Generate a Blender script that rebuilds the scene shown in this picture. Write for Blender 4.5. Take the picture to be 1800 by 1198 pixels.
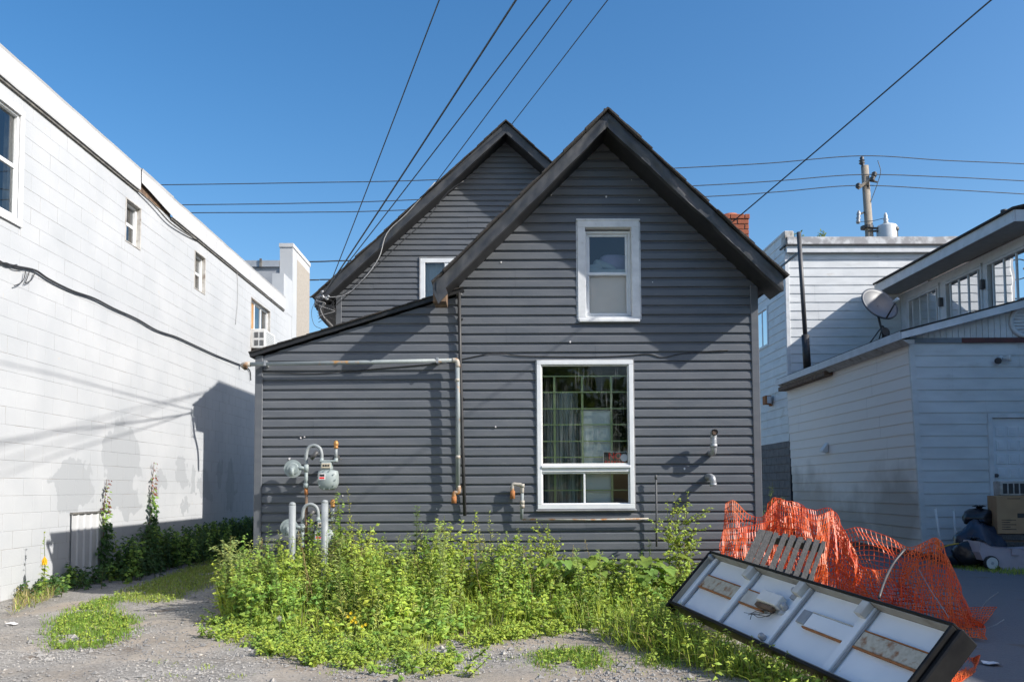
import bpy, math, random
from mathutils import Vector, Matrix, noise
random.seed(7)
RAD = math.radians
scn = bpy.context.scene
col = scn.collection
for o in list(bpy.data.objects):
    bpy.data.objects.remove(o)

# ------------------------------------------------------------------ camera
FPX, W0, H0 = 1490.0, 1800.0, 1198.0
HC, PITCH, ROLL, YAW, SHY = 1.23, RAD(3.2), 0.006, 0.0137362, 0.0975414
_fw = Vector((math.sin(YAW) * math.cos(PITCH), math.cos(YAW) * math.cos(PITCH), math.sin(PITCH)))
_rt = _fw.cross(Vector((0, 0, 1))).normalized()
_up = _rt.cross(_fw)
CR = _rt * math.cos(ROLL) - _up * math.sin(ROLL)
CU = _up * math.cos(ROLL) + _rt * math.sin(ROLL)
CC = Vector((0, 0, HC))
cam = bpy.data.objects.new('camera', bpy.data.cameras.new('camera'))
col.objects.link(cam)
M3 = Matrix((CR, CU, -_fw)).transposed().to_4x4()
M3.translation = CC
cam.matrix_world = M3
cam.data.sensor_width = 36.0
cam.data.lens = FPX / W0 * 36.0
cam.data.shift_y = SHY
cam.data.clip_start = 0.05
cam.data.clip_end = 2000
scn.camera = cam

# ------------------------------------------------------------------ light
SUN = Vector((1.0, -0.43, 0.74)).normalized()
w = bpy.data.worlds.new("World")
scn.world = w
w.use_nodes = True
nt = w.node_tree
nt.nodes.clear()
sky = nt.nodes.new('ShaderNodeTexSky')
sky.sky_type = 'NISHITA'
sky.sun_disc = False
sky.sun_elevation = math.asin(SUN.z)
sky.sun_rotation = math.atan2(SUN.x, SUN.y)
sky.altitude = 80
sky.air_density = 1.0
sky.dust_density = 1.6
sky.ozone_density = 1.2
bg = nt.nodes.new('ShaderNodeBackground')
bg.inputs[1].default_value = 0.145
wo = nt.nodes.new('ShaderNodeOutputWorld')
hsv = nt.nodes.new('ShaderNodeHueSaturation')
hsv.inputs['Saturation'].default_value = 1.38
nt.links.new(sky.outputs[0], hsv.inputs['Color'])
nt.links.new(hsv.outputs[0], bg.inputs[0])
nt.links.new(bg.outputs[0], wo.inputs[0])
sl = bpy.data.lights.new('sun', 'SUN')
sl.energy = 5.0
sl.angle = RAD(0.55)
sl.color = (1.0, 0.95, 0.88)
so = bpy.data.objects.new('sun', sl)
col.objects.link(so)
so.rotation_euler = SUN.to_track_quat('Z', 'Y').to_euler()
so.location = (20, -6, 16)
scn.view_settings.view_transform = 'Standard'
scn.view_settings.look = 'None'
scn.view_settings.exposure = 0.42
scn.view_settings.gamma = 1
scn.view_settings.use_curve_mapping = False

# ------------------------------------------------------------------ pixel -> ray helpers
def ray(px, py):
    return _fw + CR * ((px - 900.0) / FPX) + CU * ((599.0 + SHY * 1800 - py) / FPX)
def at(px, py, Y):
    d = ray(px, py); return CC + d * (Y / d.y)
def onX(px, py, X):
    d = ray(px, py); return CC + d * (X / d.x)
def gr(px, py, z=0.0):
    d = ray(px, py); return CC + d * ((z - HC) / d.z)

# ------------------------------------------------------------------ mesh builder
class MB:
    def __init__(s):
        s.v = []; s.f = []; s.c = None
    def add(s, vs, fs):
        b = len(s.v)
        s.v.extend([tuple(p) for p in vs])
        s.f.extend([tuple(i + b for i in f) for f in fs])
    def box(s, a, b, M=None):
        x0, y0, z0 = a; x1, y1, z1 = b
        vs = [Vector(p) for p in ((x0,y0,z0),(x1,y0,z0),(x1,y1,z0),(x0,y1,z0),(x0,y0,z1),(x1,y0,z1),(x1,y1,z1),(x0,y1,z1))]
        if M is not None: vs = [M @ p for p in vs]
        s.add(vs, [(0,3,2,1),(4,5,6,7),(0,1,5,4),(1,2,6,5),(2,3,7,6),(3,0,4,7)])
        return s
    def bbox(s, a, b, e=0.006, M=None):
        """box with chamfered vertical + horizontal edges (rounded look)"""
        x0, y0, z0 = a; x1, y1, z1 = b
        lay = [(z0, e), (z0 + e, 0), (z1 - e, 0), (z1, e)]
        vs = []
        for z, d in lay:
            for (x, y) in ((x0+e+d*.0,y0+d),(x1-e,y0+d),(x1-d,y0+e),(x1-d,y1-e),(x1-e,y1-d),(x0+e,y1-d),(x0+d,y1-e),(x0+d,y0+e)):
                vs.append(Vector((x, y, z)))
        if M is not None: vs = [M @ p for p in vs]
        fs = [tuple(reversed(range(8))), tuple(range(24, 32))]
        for k in range(3):
            for i in range(8):
                j = (i + 1) % 8
                fs.append((k*8+i, k*8+j, k*8+8+j, k*8+8+i))
        s.add(vs, fs); return s
    def prism(s, poly, d):
        """poly: list of 3D points, extruded by vector d"""
        n = len(poly); d = Vector(d)
        vs = [Vector(p) for p in poly] + [Vector(p) + d for p in poly]
        fs = [tuple(range(n)), tuple(reversed(range(n, 2*n)))]
        for i in range(n):
            j = (i + 1) % n
            fs.append((i, i + n, j + n, j))
        s.add(vs, fs); return s
    def tube(s, path, r, n=8, caps=True):
        path = [Vector(p) for p in path]
        m = len(path)
        rs = r if isinstance(r, (list, tuple)) else [r] * m
        t0 = (path[1] - path[0]).normalized()
        a = t0.orthogonal().normalized()
        vs = []
        for i, p in enumerate(path):
            if i == 0: t = path[1] - path[0]
            elif i == m - 1: t = path[-1] - path[-2]
            else: t = (path[i+1] - path[i]).normalized() + (path[i] - path[i-1]).normalized()
            t = t.normalized() if t.length > 1e-9 else t0
            a = (a - t * a.dot(t))
            a = a.normalized() if a.length > 1e-6 else t.orthogonal().normalized()
            b = t.cross(a)
            for k in range(n):
                an = 2 * math.pi * k / n
                vs.append(p + (a * math.cos(an) + b * math.sin(an)) * rs[i])
        fs = []
        for i in range(m - 1):
            for k in range(n):
                l = (k + 1) % n
                fs.append((i*n+k, i*n+l, i*n+n+l, i*n+n+k))
        if caps:
            fs.append(tuple(reversed(range(n)))); fs.append(tuple(range((m-1)*n, m*n)))
        s.add(vs, fs); return s
    def lathe(s, prof, c, ax, n=20):
        """prof: (radius, along) pairs"""
        ax = Vector(ax).normalized(); c = Vector(c)
        a = ax.orthogonal().normalized(); b = ax.cross(a)
        vs = []
        for r, h in prof:
            for k in range(n):
                an = 2 * math.pi * k / n
                vs.append(c + ax * h + (a * math.cos(an) + b * math.sin(an)) * r)
        fs = []
        for i in range(len(prof) - 1):
            for k in range(n):
                l = (k + 1) % n
                fs.append((i*n+k, i*n+l, i*n+n+l, i*n+n+k))
        fs.append(tuple(reversed(range(n)))); fs.append(tuple(range((len(prof)-1)*n, len(prof)*n)))
        s.add(vs, fs); return s
    def build(s, name, m, parent=None, smooth=False):
        me = bpy.data.meshes.new(name)
        me.from_pydata(s.v, [], s.f)
        if s.c is not None:
            at_ = me.color_attributes.new('Col', 'FLOAT_COLOR', 'POINT')
            flat = []
            for q in s.c: flat.extend((q[0], q[1], q[2], 1.0))
            at_.data.foreach_set('color', flat)
        me.materials.append(MAT[m] if isinstance(m, str) else m)
        if smooth:
            me.polygons.foreach_set('use_smooth', [True] * len(me.polygons))
        me.update()
        o = bpy.data.objects.new(name, me)
        col.objects.link(o)
        attach(o, parent)
        return o

WM = {}
def attach(o, parent):
    if parent is not None:
        o.parent = parent
        o.matrix_parent_inverse = Matrix.Translation(WM.get(parent.name, Vector((0, 0, 0)))).inverted()
def tag(o, label=None, cat=None, group=None, kind=None):
    if label: o['label'] = label
    if cat: o['category'] = cat
    if group: o['group'] = group
    if kind: o['kind'] = kind
    return o
def thing(name, label, cat, loc, group=None):
    o = bpy.data.objects.new(name, None)
    o.empty_display_size = 0.1
    col.objects.link(o)
    o.location = loc
    WM[o.name] = Vector(loc)
    return tag(o, label, cat, group)
def bez(pts, n=8):
    """Catmull-Rom through points"""
    P = [Vector(p) for p in pts]
    P = [P[0] * 2 - P[1]] + P + [P[-1] * 2 - P[-2]]
    out = []
    for i in range(1, len(P) - 2):
        for k in range(n):
            t = k / n
            out.append(0.5 * ((2*P[i]) + (P[i+1]-P[i-1])*t + (2*P[i-1]-5*P[i]+4*P[i+1]-P[i+2])*t*t + (3*P[i]-P[i-1]-3*P[i+1]+P[i+2])*t*t*t))
    out.append(P[-2])
    return out

# ------------------------------------------------------------------ materials
MAT = {}
def new_mat(name):
    m = bpy.data.materials.new(name); m.use_nodes = True
    MAT[name] = m
    n = m.node_tree.nodes; l = m.node_tree.links
    return m, n, l, n['Principled BSDF']
def N(n, t, **k):
    x = n.new(t)
    for a, b in k.items(): setattr(x, a, b)
    return x
def pm(name, c1, c2=None, scale=6, rough=0.6, bump=0.0, bscale=60, metal=0.0, spec=0.5, lo=0.35, hi=0.65, detail=6, stretch=None, c3=None, s3=1.5, lo3=0.55, hi3=0.7):
    m, n, l, b = new_mat(name)
    tc = N(n, 'ShaderNodeTexCoord')
    geo = N(n, 'ShaderNodeNewGeometry')
    vec = geo.outputs['Position']
    if stretch:
        mp = N(n, 'ShaderNodeMapping'); mp.inputs['Scale'].default_value = stretch
        l.new(vec, mp.inputs[0]); vec = mp.outputs[0]
    b.inputs['Roughness'].default_value = rough
    b.inputs['Metallic'].default_value = metal
    b.inputs['Specular IOR Level'].default_value = spec
    if c2 is None: c2 = tuple(x * 0.8 for x in c1)
    nz = N(n, 'ShaderNodeTexNoise'); nz.inputs['Scale'].default_value = scale; nz.inputs['Detail'].default_value = detail
    l.new(vec, nz.inputs['Vector'])
    cr = N(n, 'ShaderNodeValToRGB')
    cr.color_ramp.elements[0].position = lo; cr.color_ramp.elements[1].position = hi
    cr.color_ramp.elements[0].color = (*c1, 1); cr.color_ramp.elements[1].color = (*c2, 1)
    l.new(nz.outputs['Fac'], cr.inputs[0])
    outc = cr.outputs[0]
    if c3 is not None:
        n3 = N(n, 'ShaderNodeTexNoise'); n3.inputs['Scale'].default_value = s3; n3.inputs['Detail'].default_value = 8
        l.new(vec, n3.inputs['Vector'])
        r3 = N(n, 'ShaderNodeMapRange'); r3.inputs[1].default_value = lo3; r3.inputs[2].default_value = hi3
        l.new(n3.outputs['Fac'], r3.inputs[0])
        mx = N(n, 'ShaderNodeMix', data_type='RGBA')
        l.new(r3.outputs[0], mx.inputs[0]); l.new(outc, mx.inputs[6]); mx.inputs[7].default_value = (*c3, 1)
        outc = mx.outputs[2]
    l.new(outc, b.inputs['Base Color'])
    if bump:
        nb = N(n, 'ShaderNodeTexNoise'); nb.inputs['Scale'].default_value = bscale; nb.inputs['Detail'].default_value = 5
        l.new(vec, nb.inputs['Vector'])
        bp = N(n, 'ShaderNodeBump'); bp.inputs['Strength'].default_value = bump; bp.inputs['Distance'].default_value = 0.01
        l.new(nb.outputs['Fac'], bp.inputs['Height']); l.new(bp.outputs[0], b.inputs['Normal'])
    return m

pm('charcoal_vinyl', (0.106, 0.116, 0.132), (0.13, 0.138, 0.152), scale=2.2, rough=0.42, bump=0.12, bscale=9, spec=0.35, stretch=(1, 1, 4), c3=(0.165, 0.168, 0.178), s3=7, lo3=0.62, hi3=0.85)
pm('dark_wall', (0.05, 0.05, 0.055))
pm('rake_metal', (0.032, 0.034, 0.038), (0.06, 0.06, 0.062), scale=5, rough=0.42, bump=0.5, bscale=7, spec=0.5)
pm('shingle', (0.028, 0.027, 0.028), (0.055, 0.05, 0.047), scale=30, rough=0.95, bump=0.6, bscale=160, c3=(0.11, 0.075, 0.05), s3=4, lo3=0.6, hi3=0.75)
pm('roof_edge', (0.012, 0.0125, 0.014), (0.022, 0.022, 0.024), scale=12, rough=0.5)
pm('white_trim', (0.72, 0.73, 0.74), (0.6, 0.61, 0.62), scale=9, rough=0.5, bump=0.1, bscale=40, c3=(0.42, 0.38, 0.32), s3=18, lo3=0.68, hi3=0.8)
pm('white_vinyl_frame', (0.74, 0.76, 0.77), (0.66, 0.68, 0.7), scale=7, rough=0.4)
pm('aluminum_edge', (0.32, 0.33, 0.34), (0.22, 0.22, 0.23), rough=0.45)
pm('block_paint_dummy', (0.7, 0.7, 0.7))
pm('mortar', (0.45, 0.45, 0.45), (0.29, 0.25, 0.21), scale=5, rough=0.9, bump=0.3, bscale=60)
pm('parapet_white', (0.51, 0.52, 0.53), (0.46, 0.47, 0.48), scale=3, rough=0.75, bump=0.25, bscale=14, c3=(0.36, 0.33, 0.3), s3=9, lo3=0.72, hi3=0.8)
pm('flashing_dark', (0.09, 0.09, 0.09), (0.2, 0.19, 0.17), scale=8, rough=0.7)
pm('bare_wood', (0.34, 0.18, 0.07), (0.46, 0.26, 0.1), scale=4, rough=0.7, stretch=(6, 6, 0.8))
pm('old_wood', (0.2, 0.13, 0.08), (0.09, 0.06, 0.045), scale=10, rough=0.85)
pm('grey_stucco', (0.36, 0.38, 0.41), (0.28, 0.3, 0.33), scale=2.5, rough=0.85, bump=0.2, bscale=30)
pm('cap_metal', (0.42, 0.44, 0.47), (0.36, 0.38, 0.4), rough=0.45, metal=0.3)
pm('beige_brick', (0.36, 0.33, 0.29), (0.31, 0.285, 0.25), scale=14, rough=0.9, bump=0.3, bscale=60)
pm('plastic_white', (0.72, 0.72, 0.7), (0.62, 0.62, 0.6), rough=0.45)
pm('black_plastic', (0.02, 0.02, 0.022), (0.035, 0.035, 0.036), rough=0.5)
pm('cable_black', (0.02, 0.021, 0.023), (0.04, 0.04, 0.042), rough=0.55)
pm('cable_grey', (0.28, 0.28, 0.28), (0.4, 0.4, 0.4), rough=0.5)
pm('wire_dark', (0.04, 0.05, 0.065), (0.07, 0.08, 0.09), rough=0.5)
pm('galvanized', (0.38, 0.4, 0.42), (0.3, 0.31, 0.33), scale=14, rough=0.45, metal=0.35, bump=0.1)
pm('pipe_pale', (0.27, 0.305, 0.31), (0.22, 0.25, 0.26), scale=8, rough=0.55, c3=(0.42, 0.24, 0.1), s3=8, lo3=0.63, hi3=0.72)
pm('pipe_rusty', (0.42, 0.4, 0.35), (0.34, 0.31, 0.27), scale=9, rough=0.6, c3=(0.36, 0.17, 0.06), s3=10, lo3=0.5, hi3=0.62)
pm('rust', (0.4, 0.16, 0.05), (0.3, 0.12, 0.045), scale=25, rough=0.85, bump=0.4, bscale=120)
pm('vent_dark', (0.1, 0.105, 0.11), (0.07, 0.073, 0.078), rough=0.6)
pm('brass', (0.55, 0.3, 0.1), (0.45, 0.22, 0.08), scale=20, rough=0.5, metal=0.5)
pm('meter_grey', (0.3, 0.345, 0.345), (0.24, 0.285, 0.285), scale=12, rough=0.5, bump=0.08, bscale=60)
pm('bollard_grey', (0.29, 0.315, 0.325), (0.235, 0.26, 0.27), scale=10, rough=0.5)
pm('label_cream', (0.62, 0.55, 0.42), (0.5, 0.44, 0.34), scale=40, rough=0.5)
pm('label_white', (0.75, 0.75, 0.75), (0.65, 0.6, 0.6), rough=0.5)
pm('red_print', (0.8, 0.03, 0.03), (0.7, 0.025, 0.025), rough=0.5)
pm('red_brick', (0.36, 0.105, 0.05), (0.27, 0.075, 0.038), scale=9, rough=0.85, bump=0.3, bscale=70)
pm('clay', (0.4, 0.13, 0.07), (0.33, 0.1, 0.05), rough=0.8)
pm('brick_mortar', (0.36, 0.32, 0.28), (0.27, 0.24, 0.2), rough=0.95)
pm('pale_siding', (0.68, 0.7, 0.71), (0.6, 0.62, 0.63), scale=2, rough=0.55, bump=0.06, bscale=8, stretch=(1, 1, 3), c3=(0.46, 0.43, 0.38), s3=2.2, lo3=0.62, hi3=0.85)
pm('garage_front_siding', (0.64, 0.665, 0.67), (0.56, 0.58, 0.585), scale=2, rough=0.5, bump=0.06, bscale=8, stretch=(1, 1, 3), c3=(0.44, 0.44, 0.42), s3=2.4, lo3=0.6, hi3=0.85)
pm('white_board', (0.68, 0.7, 0.72), (0.58, 0.6, 0.61), scale=5, rough=0.6, bump=0.1, bscale=20, c3=(0.34, 0.28, 0.22), s3=8, lo3=0.68, hi3=0.85)
pm('grimy_board', (0.5, 0.49, 0.47), (0.36, 0.34, 0.31), scale=8, rough=0.7, c3=(0.16, 0.12, 0.09), s3=6, lo3=0.55, hi3=0.75)
pm('soffit', (0.42, 0.41, 0.4), (0.36, 0.35, 0.34), rough=0.7)
pm('worn_flashing', (0.5, 0.51, 0.52), (0.26, 0.26, 0.27), scale=5, rough=0.7, lo=0.45, hi=0.6)
pm('concrete_block', (0.2, 0.19, 0.18), (0.15, 0.14, 0.135), scale=8, rough=0.9, bump=0.3, bscale=60)
pm('door_white', (0.72, 0.75, 0.78), (0.66, 0.69, 0.72), rough=0.45, scale=4)
pm('maroon_trim', (0.12, 0.035, 0.03), (0.08, 0.03, 0.03), rough=0.5)
pm('blue_grey_trim', (0.2, 0.23, 0.26), (0.15, 0.17, 0.2), rough=0.5)
pm('dish_grey', (0.12, 0.13, 0.15), (0.1, 0.11, 0.125), rough=0.4)
pm('pole_wood', (0.33, 0.29, 0.24), (0.24, 0.21, 0.17), scale=12, rough=0.85, stretch=(8, 8, 0.6), bump=0.3)
pm('dark_steel', (0.05, 0.05, 0.055), (0.08, 0.08, 0.08), rough=0.5)
pm('transformer_grey', (0.6, 0.63, 0.65), (0.52, 0.55, 0.57), rough=0.4)
pm('sign_white', (0.8, 0.82, 0.84), (0.73, 0.76, 0.79), scale=3, rough=0.35, bump=0.03, bscale=6, c3=(0.48, 0.44, 0.38), s3=14, lo3=0.72, hi3=0.82)
pm('sign_bar', (0.58, 0.57, 0.53), (0.48, 0.46, 0.42), scale=9, rough=0.5)
pm('sign_rim', (0.34, 0.32, 0.28), (0.26, 0.24, 0.2), scale=6, rough=0.6, c3=(0.13, 0.1, 0.07), s3=9, lo3=0.6, hi3=0.8)
pm('sign_black', (0.01, 0.01, 0.011), (0.018, 0.018, 0.018), scale=9, spec=0.2, rough=0.5, bump=0.1, bscale=20)
pm('rusted_plate', (0.52, 0.48, 0.39), (0.42, 0.38, 0.3), scale=40, rough=0.7, c3=(0.26, 0.11, 0.04), s3=16, lo3=0.55, hi3=0.7)
pm('pallet_wood', (0.1, 0.098, 0.094), (0.055, 0.054, 0.053), scale=9, rough=0.9, stretch=(9, 3, 3), bump=0.4, bscale=50, c3=(0.16, 0.14, 0.12), s3=14, lo3=0.6, hi3=0.75)
pm('cardboard', (0.4, 0.26, 0.14), (0.35, 0.22, 0.12), scale=5, rough=0.85)
pm('cardboard_print', (0.05, 0.045, 0.04), (0.06, 0.05, 0.045), rough=0.8)
pm('bag_black', (0.013, 0.014, 0.018), (0.02, 0.022, 0.028), rough=0.28, bump=0.5, bscale=16)
pm('bag_blue', (0.03, 0.045, 0.075), (0.02, 0.03, 0.05), rough=0.3, bump=0.5, bscale=16)
pm('yellow_stripe', (0.55, 0.36, 0.04), (0.4, 0.26, 0.03), rough=0.5)
pm('mauve_plastic', (0.5, 0.42, 0.46), (0.44, 0.37, 0.4), rough=0.45)
pm('tyre_black', (0.02, 0.02, 0.02), (0.03, 0.03, 0.03), rough=0.8)
pm('blanket_lilac', (0.5, 0.42, 0.58), (0.42, 0.35, 0.5), rough=0.9)
pm('pillow_grey', (0.52, 0.56, 0.58), (0.42, 0.46, 0.48), rough=0.9)
pm('blind_beige', (0.88, 0.8, 0.72), (0.84, 0.76, 0.68), rough=0.9)
pm('curtain', (0.6, 0.62, 0.64), (0.45, 0.47, 0.5), scale=16, rough=0.95, stretch=(8, 8, 0.3))
pm('lace', (0.3, 0.31, 0.3), (0.14, 0.15, 0.15), scale=20, rough=0.95, stretch=(6, 6, 0.25))
pm('grille_green', (0.5, 0.58, 0.27), (0.42, 0.48, 0.23), rough=0.5)
pm('room_wall', (0.34, 0.35, 0.33), (0.28, 0.285, 0.275), rough=0.9)
pm('cabinet_white', (0.85, 0.86, 0.86), (0.8, 0.81, 0.81), rough=0.5)
pm('bark', (0.12, 0.09, 0.06), (0.07, 0.055, 0.04), rough=0.9)
pm('stem_green', (0.16, 0.2, 0.06), (0.2, 0.13, 0.06), scale=20, rough=0.7)
pm('stone', (0.31, 0.3, 0.285), (0.19, 0.185, 0.18), scale=0.9, rough=0.9, detail=2, c3=(0.5, 0.46, 0.4), s3=23, lo3=0.6, hi3=0.66)

# painted block wall: white paint, grey over-painted patches with a shape of their own
def block_paint():
    m, n, l, b = new_mat('block_paint')
    geo = N(n, 'ShaderNodeNewGeometry')
    b.inputs['Roughness'].default_value = 0.62
    nz = N(n, 'ShaderNodeTexNoise'); nz.inputs['Scale'].default_value = 1.3; nz.inputs['Detail'].default_value = 7
    l.new(geo.outputs['Position'], nz.inputs['Vector'])
    cr = N(n, 'ShaderNodeValToRGB')
    cr.color_ramp.elements[0].position = 0.3; cr.color_ramp.elements[1].position = 0.7
    cr.color_ramp.elements[0].color = (0.41, 0.43, 0.45, 1); cr.color_ramp.elements[1].color = (0.48, 0.495, 0.51, 1)
    l.new(nz.outputs['Fac'], cr.inputs[0])
    oi = N(n, 'ShaderNodeObjectInfo')
    rr = N(n, 'ShaderNodeMapRange'); rr.inputs[3].default_value = 0.985; rr.inputs[4].default_value = 1.01
    l.new(oi.outputs['Random'], rr.inputs[0])
    vm = N(n, 'ShaderNodeVectorMath', operation='SCALE')
    l.new(cr.outputs[0], vm.inputs[0]); l.new(rr.outputs[0], vm.inputs['Scale'])
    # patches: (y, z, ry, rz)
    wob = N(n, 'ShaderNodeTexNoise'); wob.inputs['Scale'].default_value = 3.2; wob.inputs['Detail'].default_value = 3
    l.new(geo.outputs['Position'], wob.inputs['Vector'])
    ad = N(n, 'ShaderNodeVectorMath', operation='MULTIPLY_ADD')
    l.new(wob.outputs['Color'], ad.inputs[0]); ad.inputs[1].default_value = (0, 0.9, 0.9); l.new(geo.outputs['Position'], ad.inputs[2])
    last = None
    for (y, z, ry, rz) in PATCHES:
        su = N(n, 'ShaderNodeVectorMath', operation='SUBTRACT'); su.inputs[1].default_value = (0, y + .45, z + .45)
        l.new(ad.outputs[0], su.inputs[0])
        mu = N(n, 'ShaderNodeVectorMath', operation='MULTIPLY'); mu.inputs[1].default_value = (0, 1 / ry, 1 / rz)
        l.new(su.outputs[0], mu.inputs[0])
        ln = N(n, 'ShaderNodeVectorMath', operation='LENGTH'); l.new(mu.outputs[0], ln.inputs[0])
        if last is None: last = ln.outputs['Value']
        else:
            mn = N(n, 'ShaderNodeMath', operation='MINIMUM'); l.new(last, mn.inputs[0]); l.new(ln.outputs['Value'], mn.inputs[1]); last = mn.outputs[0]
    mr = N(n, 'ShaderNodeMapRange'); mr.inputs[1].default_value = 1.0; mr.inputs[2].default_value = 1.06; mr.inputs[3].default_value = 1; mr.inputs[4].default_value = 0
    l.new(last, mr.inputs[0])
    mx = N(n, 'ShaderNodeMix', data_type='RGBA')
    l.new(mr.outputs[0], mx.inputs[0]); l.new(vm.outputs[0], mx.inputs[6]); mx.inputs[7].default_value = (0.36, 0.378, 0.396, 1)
    # rusty drips / dirt specks
    n3 = N(n, 'ShaderNodeTexNoise'); n3.inputs['Scale'].default_value = 9; n3.inputs['Detail'].default_value = 8
    l.new(geo.outputs['Position'], n3.inputs['Vector'])
    r3 = N(n, 'ShaderNodeMapRange'); r3.inputs[1].default_value = 0.7; r3.inputs[2].default_value = 0.8
    l.new(n3.outputs['Fac'], r3.inputs[0])
    mx2 = N(n, 'ShaderNodeMix', data_type='RGBA')
    l.new(r3.outputs[0], mx2.inputs[0]); l.new(mx.outputs[2], mx2.inputs[6]); mx2.inputs[7].default_value = (0.5, 0.45, 0.39, 1)
    l.new(mx2.outputs[2], b.inputs['Base Color'])
    nb = N(n, 'ShaderNodeTexNoise'); nb.inputs['Scale'].default_value = 45; nb.inputs['Detail'].default_value = 5
    l.new(geo.outputs['Position'], nb.inputs['Vector'])
    bp = N(n, 'ShaderNodeBump'); bp.inputs['Strength'].default_value = 0.35; bp.inputs['Distance'].default_value = 0.006
    l.new(nb.outputs['Fac'], bp.inputs['Height']); l.new(bp.outputs[0], b.inputs['Normal'])
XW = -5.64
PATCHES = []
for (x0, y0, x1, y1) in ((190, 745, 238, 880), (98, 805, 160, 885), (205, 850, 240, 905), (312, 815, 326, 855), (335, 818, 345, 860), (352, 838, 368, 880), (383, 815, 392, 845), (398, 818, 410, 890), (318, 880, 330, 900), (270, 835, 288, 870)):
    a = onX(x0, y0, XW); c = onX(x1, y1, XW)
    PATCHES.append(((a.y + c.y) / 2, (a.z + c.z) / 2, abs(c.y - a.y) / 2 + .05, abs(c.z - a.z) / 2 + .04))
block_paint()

# dirty garage side siding: grime rises from the ground in its own shape
def grime_siding():
    m, n, l, b = new_mat('garage_side_siding')
    geo = N(n, 'ShaderNodeNewGeometry')
    b.inputs['Roughness'].default_value = 0.6
    wob = N(n, 'ShaderNodeTexNoise'); wob.inputs['Scale'].default_value = 1.8; wob.inputs['Detail'].default_value = 8
    l.new(geo.outputs['Position'], wob.inputs['Vector'])
    ad = N(n, 'ShaderNodeVectorMath', operation='MULTIPLY_ADD')
    l.new(wob.outputs['Color'], ad.inputs[0]); ad.inputs[1].default_value = (0, 1.6, 1.2); l.new(geo.outputs['Position'], ad.inputs[2])
    last = None
    for (y, z, ry, rz) in ((15.2, .7, 1.3, .75), (17.4, .45, 1.5, .6), (19.6, .8, 1.6, .7)):
        su = N(n, 'ShaderNodeVectorMath', operation='SUBTRACT'); su.inputs[1].default_value = (0, y + .8, z + .6)
        l.new(ad.outputs[0], su.inputs[0])
        mu = N(n, 'ShaderNodeVectorMath', operation='MULTIPLY'); mu.inputs[1].default_value = (0, 1 / ry, 1 / rz)
        l.new(su.outputs[0], mu.inputs[0])
        ln = N(n, 'ShaderNodeVectorMath', operation='LENGTH'); l.new(mu.outputs[0], ln.inputs[0])
        if last is None: last = ln.outputs['Value']
        else:
            mn = N(n, 'ShaderNodeMath', operation='MINIMUM'); l.new(last, mn.inputs[0]); l.new(ln.outputs['Value'], mn.inputs[1]); last = mn.outputs[0]
    mr = N(n, 'ShaderNodeMapRange'); mr.inputs[1].default_value = 0.55; mr.inputs[2].default_value = 1.38
    l.new(last, mr.inputs[0])
    cr = N(n, 'ShaderNodeValToRGB')
    cr.color_ramp.elements[0].color = (0.46, 0.43, 0.395, 1); cr.color_ramp.elements[1].color = (0.82, 0.785, 0.74, 1)
    l.new(mr.outputs[0], cr.inputs[0]); l.new(cr.outputs[0], b.inputs['Base Color'])
grime_siding()

def glass(name, tint=(0.9, 0.95, 0.95), rough=0.0, ior=1.5, boost=1.0):
    m = bpy.data.materials.new(name); m.use_nodes = True; MAT[name] = m
    n = m.node_tree.nodes; l = m.node_tree.links; n.clear()
    out = N(n, 'ShaderNodeOutputMaterial')
    tr = N(n, 'ShaderNodeBsdfTransparent'); tr.inputs[0].default_value = (*tint, 1)
    gl = N(n, 'ShaderNodeBsdfGlossy'); gl.inputs['Roughness'].default_value = rough
    geo = N(n, 'ShaderNodeNewGeometry')
    nz = N(n, 'ShaderNodeTexNoise'); nz.inputs['Scale'].default_value = 1.7; nz.inputs['Detail'].default_value = 1
    l.new(geo.outputs['Position'], nz.inputs['Vector'])
    bp = N(n, 'ShaderNodeBump'); bp.inputs['Strength'].default_value = 0.06; bp.inputs['Distance'].default_value = 0.05
    l.new(nz.outputs['Fac'], bp.inputs['Height']); l.new(bp.outputs[0], gl.inputs['Normal'])
    fr = N(n, 'ShaderNodeFresnel'); fr.inputs[0].default_value = ior
    mu = N(n, 'ShaderNodeMath', operation='MULTIPLY', use_clamp=True); mu.inputs[1].default_value = boost
    l.new(fr.outputs[0], mu.inputs[0])
    mx = N(n, 'ShaderNodeMixShader')
    l.new(mu.outputs[0], mx.inputs[0]); l.new(tr.outputs[0], mx.inputs[1]); l.new(gl.outputs[0], mx.inputs[2])
    l.new(mx.outputs[0], out.inputs[0])
glass('glass', boost=2.2)
glass('glass_clear', tint=(0.8, 0.86, 0.84), boost=1.1)
glass('glass_plain', tint=(.96, .96, .95), boost=.8)
glass('glass_dark', tint=(0.5, 0.55, 0.56), boost=1.5)

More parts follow.
